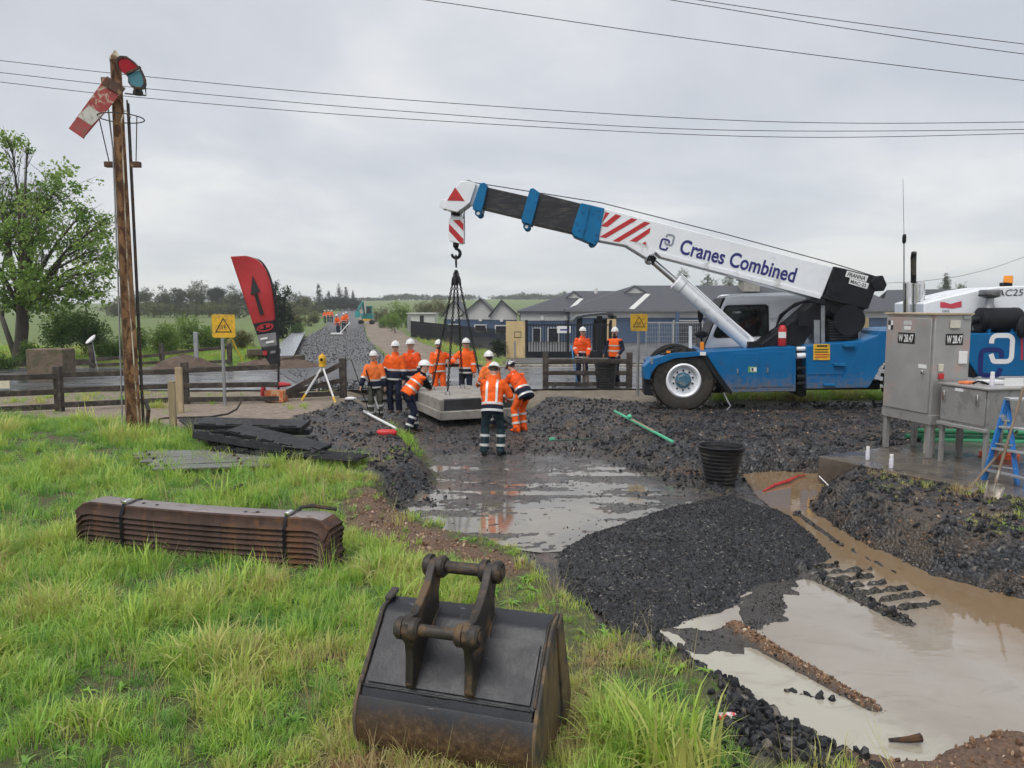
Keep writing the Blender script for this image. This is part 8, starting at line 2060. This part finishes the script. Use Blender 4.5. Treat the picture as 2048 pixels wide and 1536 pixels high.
cb_ = MB().box((exx + .55, EYY - .3, ez + 1.95), (.95, 1.1, 1.5)).build('cab', TEALP, exc, bevel=.08); MB().box((exx + .55, EYY - .86, ez + 2.05), (.75, .02, 1.0)).build('windscreen', DKW, cb_)
MB().box((exx + .55, EYY - .2, ez + 2.74), (.5, .4, .12)).build('beacon_bar', YELP, cb_)
MB().bar((exx - .25, EYY - .7, ez + 1.3), (exx - .3, EYY - 1.8, ez + 3.2), .3, .36).build('boom', TEALP, exc, bevel=.04); MB().bar((exx - .3, EYY - 1.7, ez + 3.2), (exx - .9, EYY - 3.2, ez + 2.0), .22, .28).build('stick', TEALP, exc, bevel=.03)
MB().bar((exx - .2, EYY - .9, ez + 1.1), (exx - .3, EYY - 1.5, ez + 2.5), .1, .1).build('boom_ram', CHROME, exc)
MB().prism([Vector((exx - 1.4, EYY - 3.2, ez + 1.9)), Vector((exx - 1.4, EYY - 2.6, ez + 1.2)), Vector((exx - 1.4, EYY - 3.4, ez + 1.0))], [Vector((exx - .5, EYY - 3.2, ez + 1.9)), Vector((exx - .5, EYY - 2.6, ez + 1.2)), Vector((exx - .5, EYY - 3.4, ez + 1.0))]).build('bucket', TEALP, exc)
exc.scale = (.74, .74, .88)
# ------------------------------------------------------------------ sheets and baulks left of the far track bed
SHT = M('zinc_sheet', (.45, .47, .50), .3, .75, .12, 3)
for i, lab_ in enumerate(('uppermost of the silver sheets stacked beside the far ballast', 'lower of the silver sheets stacked beside the far ballast')):
    a = on_z(563, 712, .35 - .2 * i); b_ = on_z(598, 664, .35 - .2 * i); a.x -= .3 * i
    single('zinc_sheet', MB().bar(a, b_, 1.0, .05), SHT, lab_, 'sheet', a, 'silver sheets', .01)
for i, (p0, p1, z, lab_) in enumerate((((490, 716), (592, 714), .15, 'long grey timber baulk lying left of the ballast'), ((495, 705), (560, 703), .42, 'timber baulk lying on top of another left of the ballast'), ((560, 722), (604, 716), .18, 'short timber baulk at the corner of the far ballast'))):
    a = on_z(*p0, z); b_ = on_z(*p1, z); single('timber_baulk', MB().bar(a, b_, .3, .28), M('old_sleeper_wood', (.11, .085, .06), .85, 0, .3, 5, .4, 30), lab_, 'timber', a, 'timber baulks', .02)
def mound(px, py, rx, h_, seed, lab_):
    c = on_z(px, py); g_ = np.random.default_rng(seed); mb = MB(); n1_, n2_ = 14, 5; vs = []
    for j in range(n2_ + 1):
        for i in range(n1_):
            f = j / n2_; a = 6.283 * i / n1_; rr = rx * (1 - f) * (1 + .25 * g_.normal() * .5); vs.append(c + Vector((rr * math.cos(a), rr * .6 * math.sin(a), h_ * math.sin(f * 1.57) * (1 + .12 * g_.normal()) - .03)))
    mb.add(vs, [(j * n1_ + i, j * n1_ + (i + 1) % n1_, (j + 1) * n1_ + (i + 1) % n1_, (j + 1) * n1_ + i) for j in range(n2_) for i in range(n1_)])
    single('earth_mound', mb, M('red_brown_earth', (.10, .07, .052), .9, 0, .4, 4, .8, 12), lab_, 'mound', c, 'mounds of earth', 0, 180)
mound(370, 738, 1.5, .55, 1, 'brown earth mound behind the near fence, left of the yellow sign'); mound(520, 735, 1.3, .35, 2, 'low brown earth mound right of the yellow sign post'); mound(590, 738, 1.4, .4, 3, 'brown earth mound at the edge of the far ballast')
# ------------------------------------------------------------------ overhead wires
WIRE = M('wire_dark', (.03, .03, .032), .6)
def wire(label, pts, Y, r_=.012):
    P = [on_y(px, py, Y) for px, py in pts]; out = []
    for i in range(len(P) - 1):
        p0_, p1_, p2_, p3_ = P[max(i - 1, 0)], P[i], P[i + 1], P[min(i + 2, len(P) - 1)]
        for j in range(8):
            t_ = j / 8; out.append(.5 * ((2 * p1_) + (p2_ - p0_) * t_ + (2 * p0_ - 5 * p1_ + 4 * p2_ - p3_) * t_ ** 2 + (-p0_ + 3 * p1_ - 3 * p2_ + p3_) * t_ ** 3))
    out.append(P[-1]); single('overhead_wire', MB().tube(out, r_, 5), WIRE, label, 'wire', P[0], 'overhead wires')
wire('uppermost of the three wires passing behind the signal post', [(-400, 75), (0, 121), (290, 153), (800, 199), (1500, 242), (2048, 244), (2500, 230)], 27)
wire('middle of the three wires passing behind the signal post', [(-400, 100), (0, 145), (290, 177), (800, 222), (1400, 259), (2048, 259), (2500, 245)], 27.4)
wire('lowest of the three wires passing behind the signal post', [(-400, 118), (0, 164), (290, 196), (800, 237), (1500, 273), (2048, 267), (2500, 250)], 27.8)
wire('long wire sloping from the top centre to the right edge', [(500, -45), (845, -1), (1400, 80), (2048, 161), (2500, 205)], 24)
wire('lower of the two close wires at the top right', [(1000, -55), (1330, -2), (1700, 58), (2048, 108), (2500, 160)], 25)
wire('upper of the two close wires at the top right', [(1000, -62), (1390, -1), (1700, 44), (2048, 88), (2500, 140)], 25.4)
wire('thin wire rising to the right behind the crane', [(1500, 566), (1770, 566), (1880, 558), (1950, 545), (2048, 514), (2400, 380)], 45)

# ------------------------------------------------------------------ damp air between here and the hills
hm_ = bpy.data.materials.new('damp_air'); hm_.use_nodes = True; hn = hm_.node_tree; hn.nodes.clear()
ho_ = hn.nodes.new('ShaderNodeOutputMaterial'); hv_ = hn.nodes.new('ShaderNodeVolumePrincipled'); hv_.inputs['Color'].default_value = (.93, .96, 1.0, 1); hv_.inputs['Density'].default_value = .0005
hn.links.new(hv_.outputs[0], ho_.inputs['Volume'])
hz_o = MB().box((0, 450, 14), (2300, 1300, 60)).build('haze', hm_, None, True, smooth=False); tag(hz_o, kind='stuff')
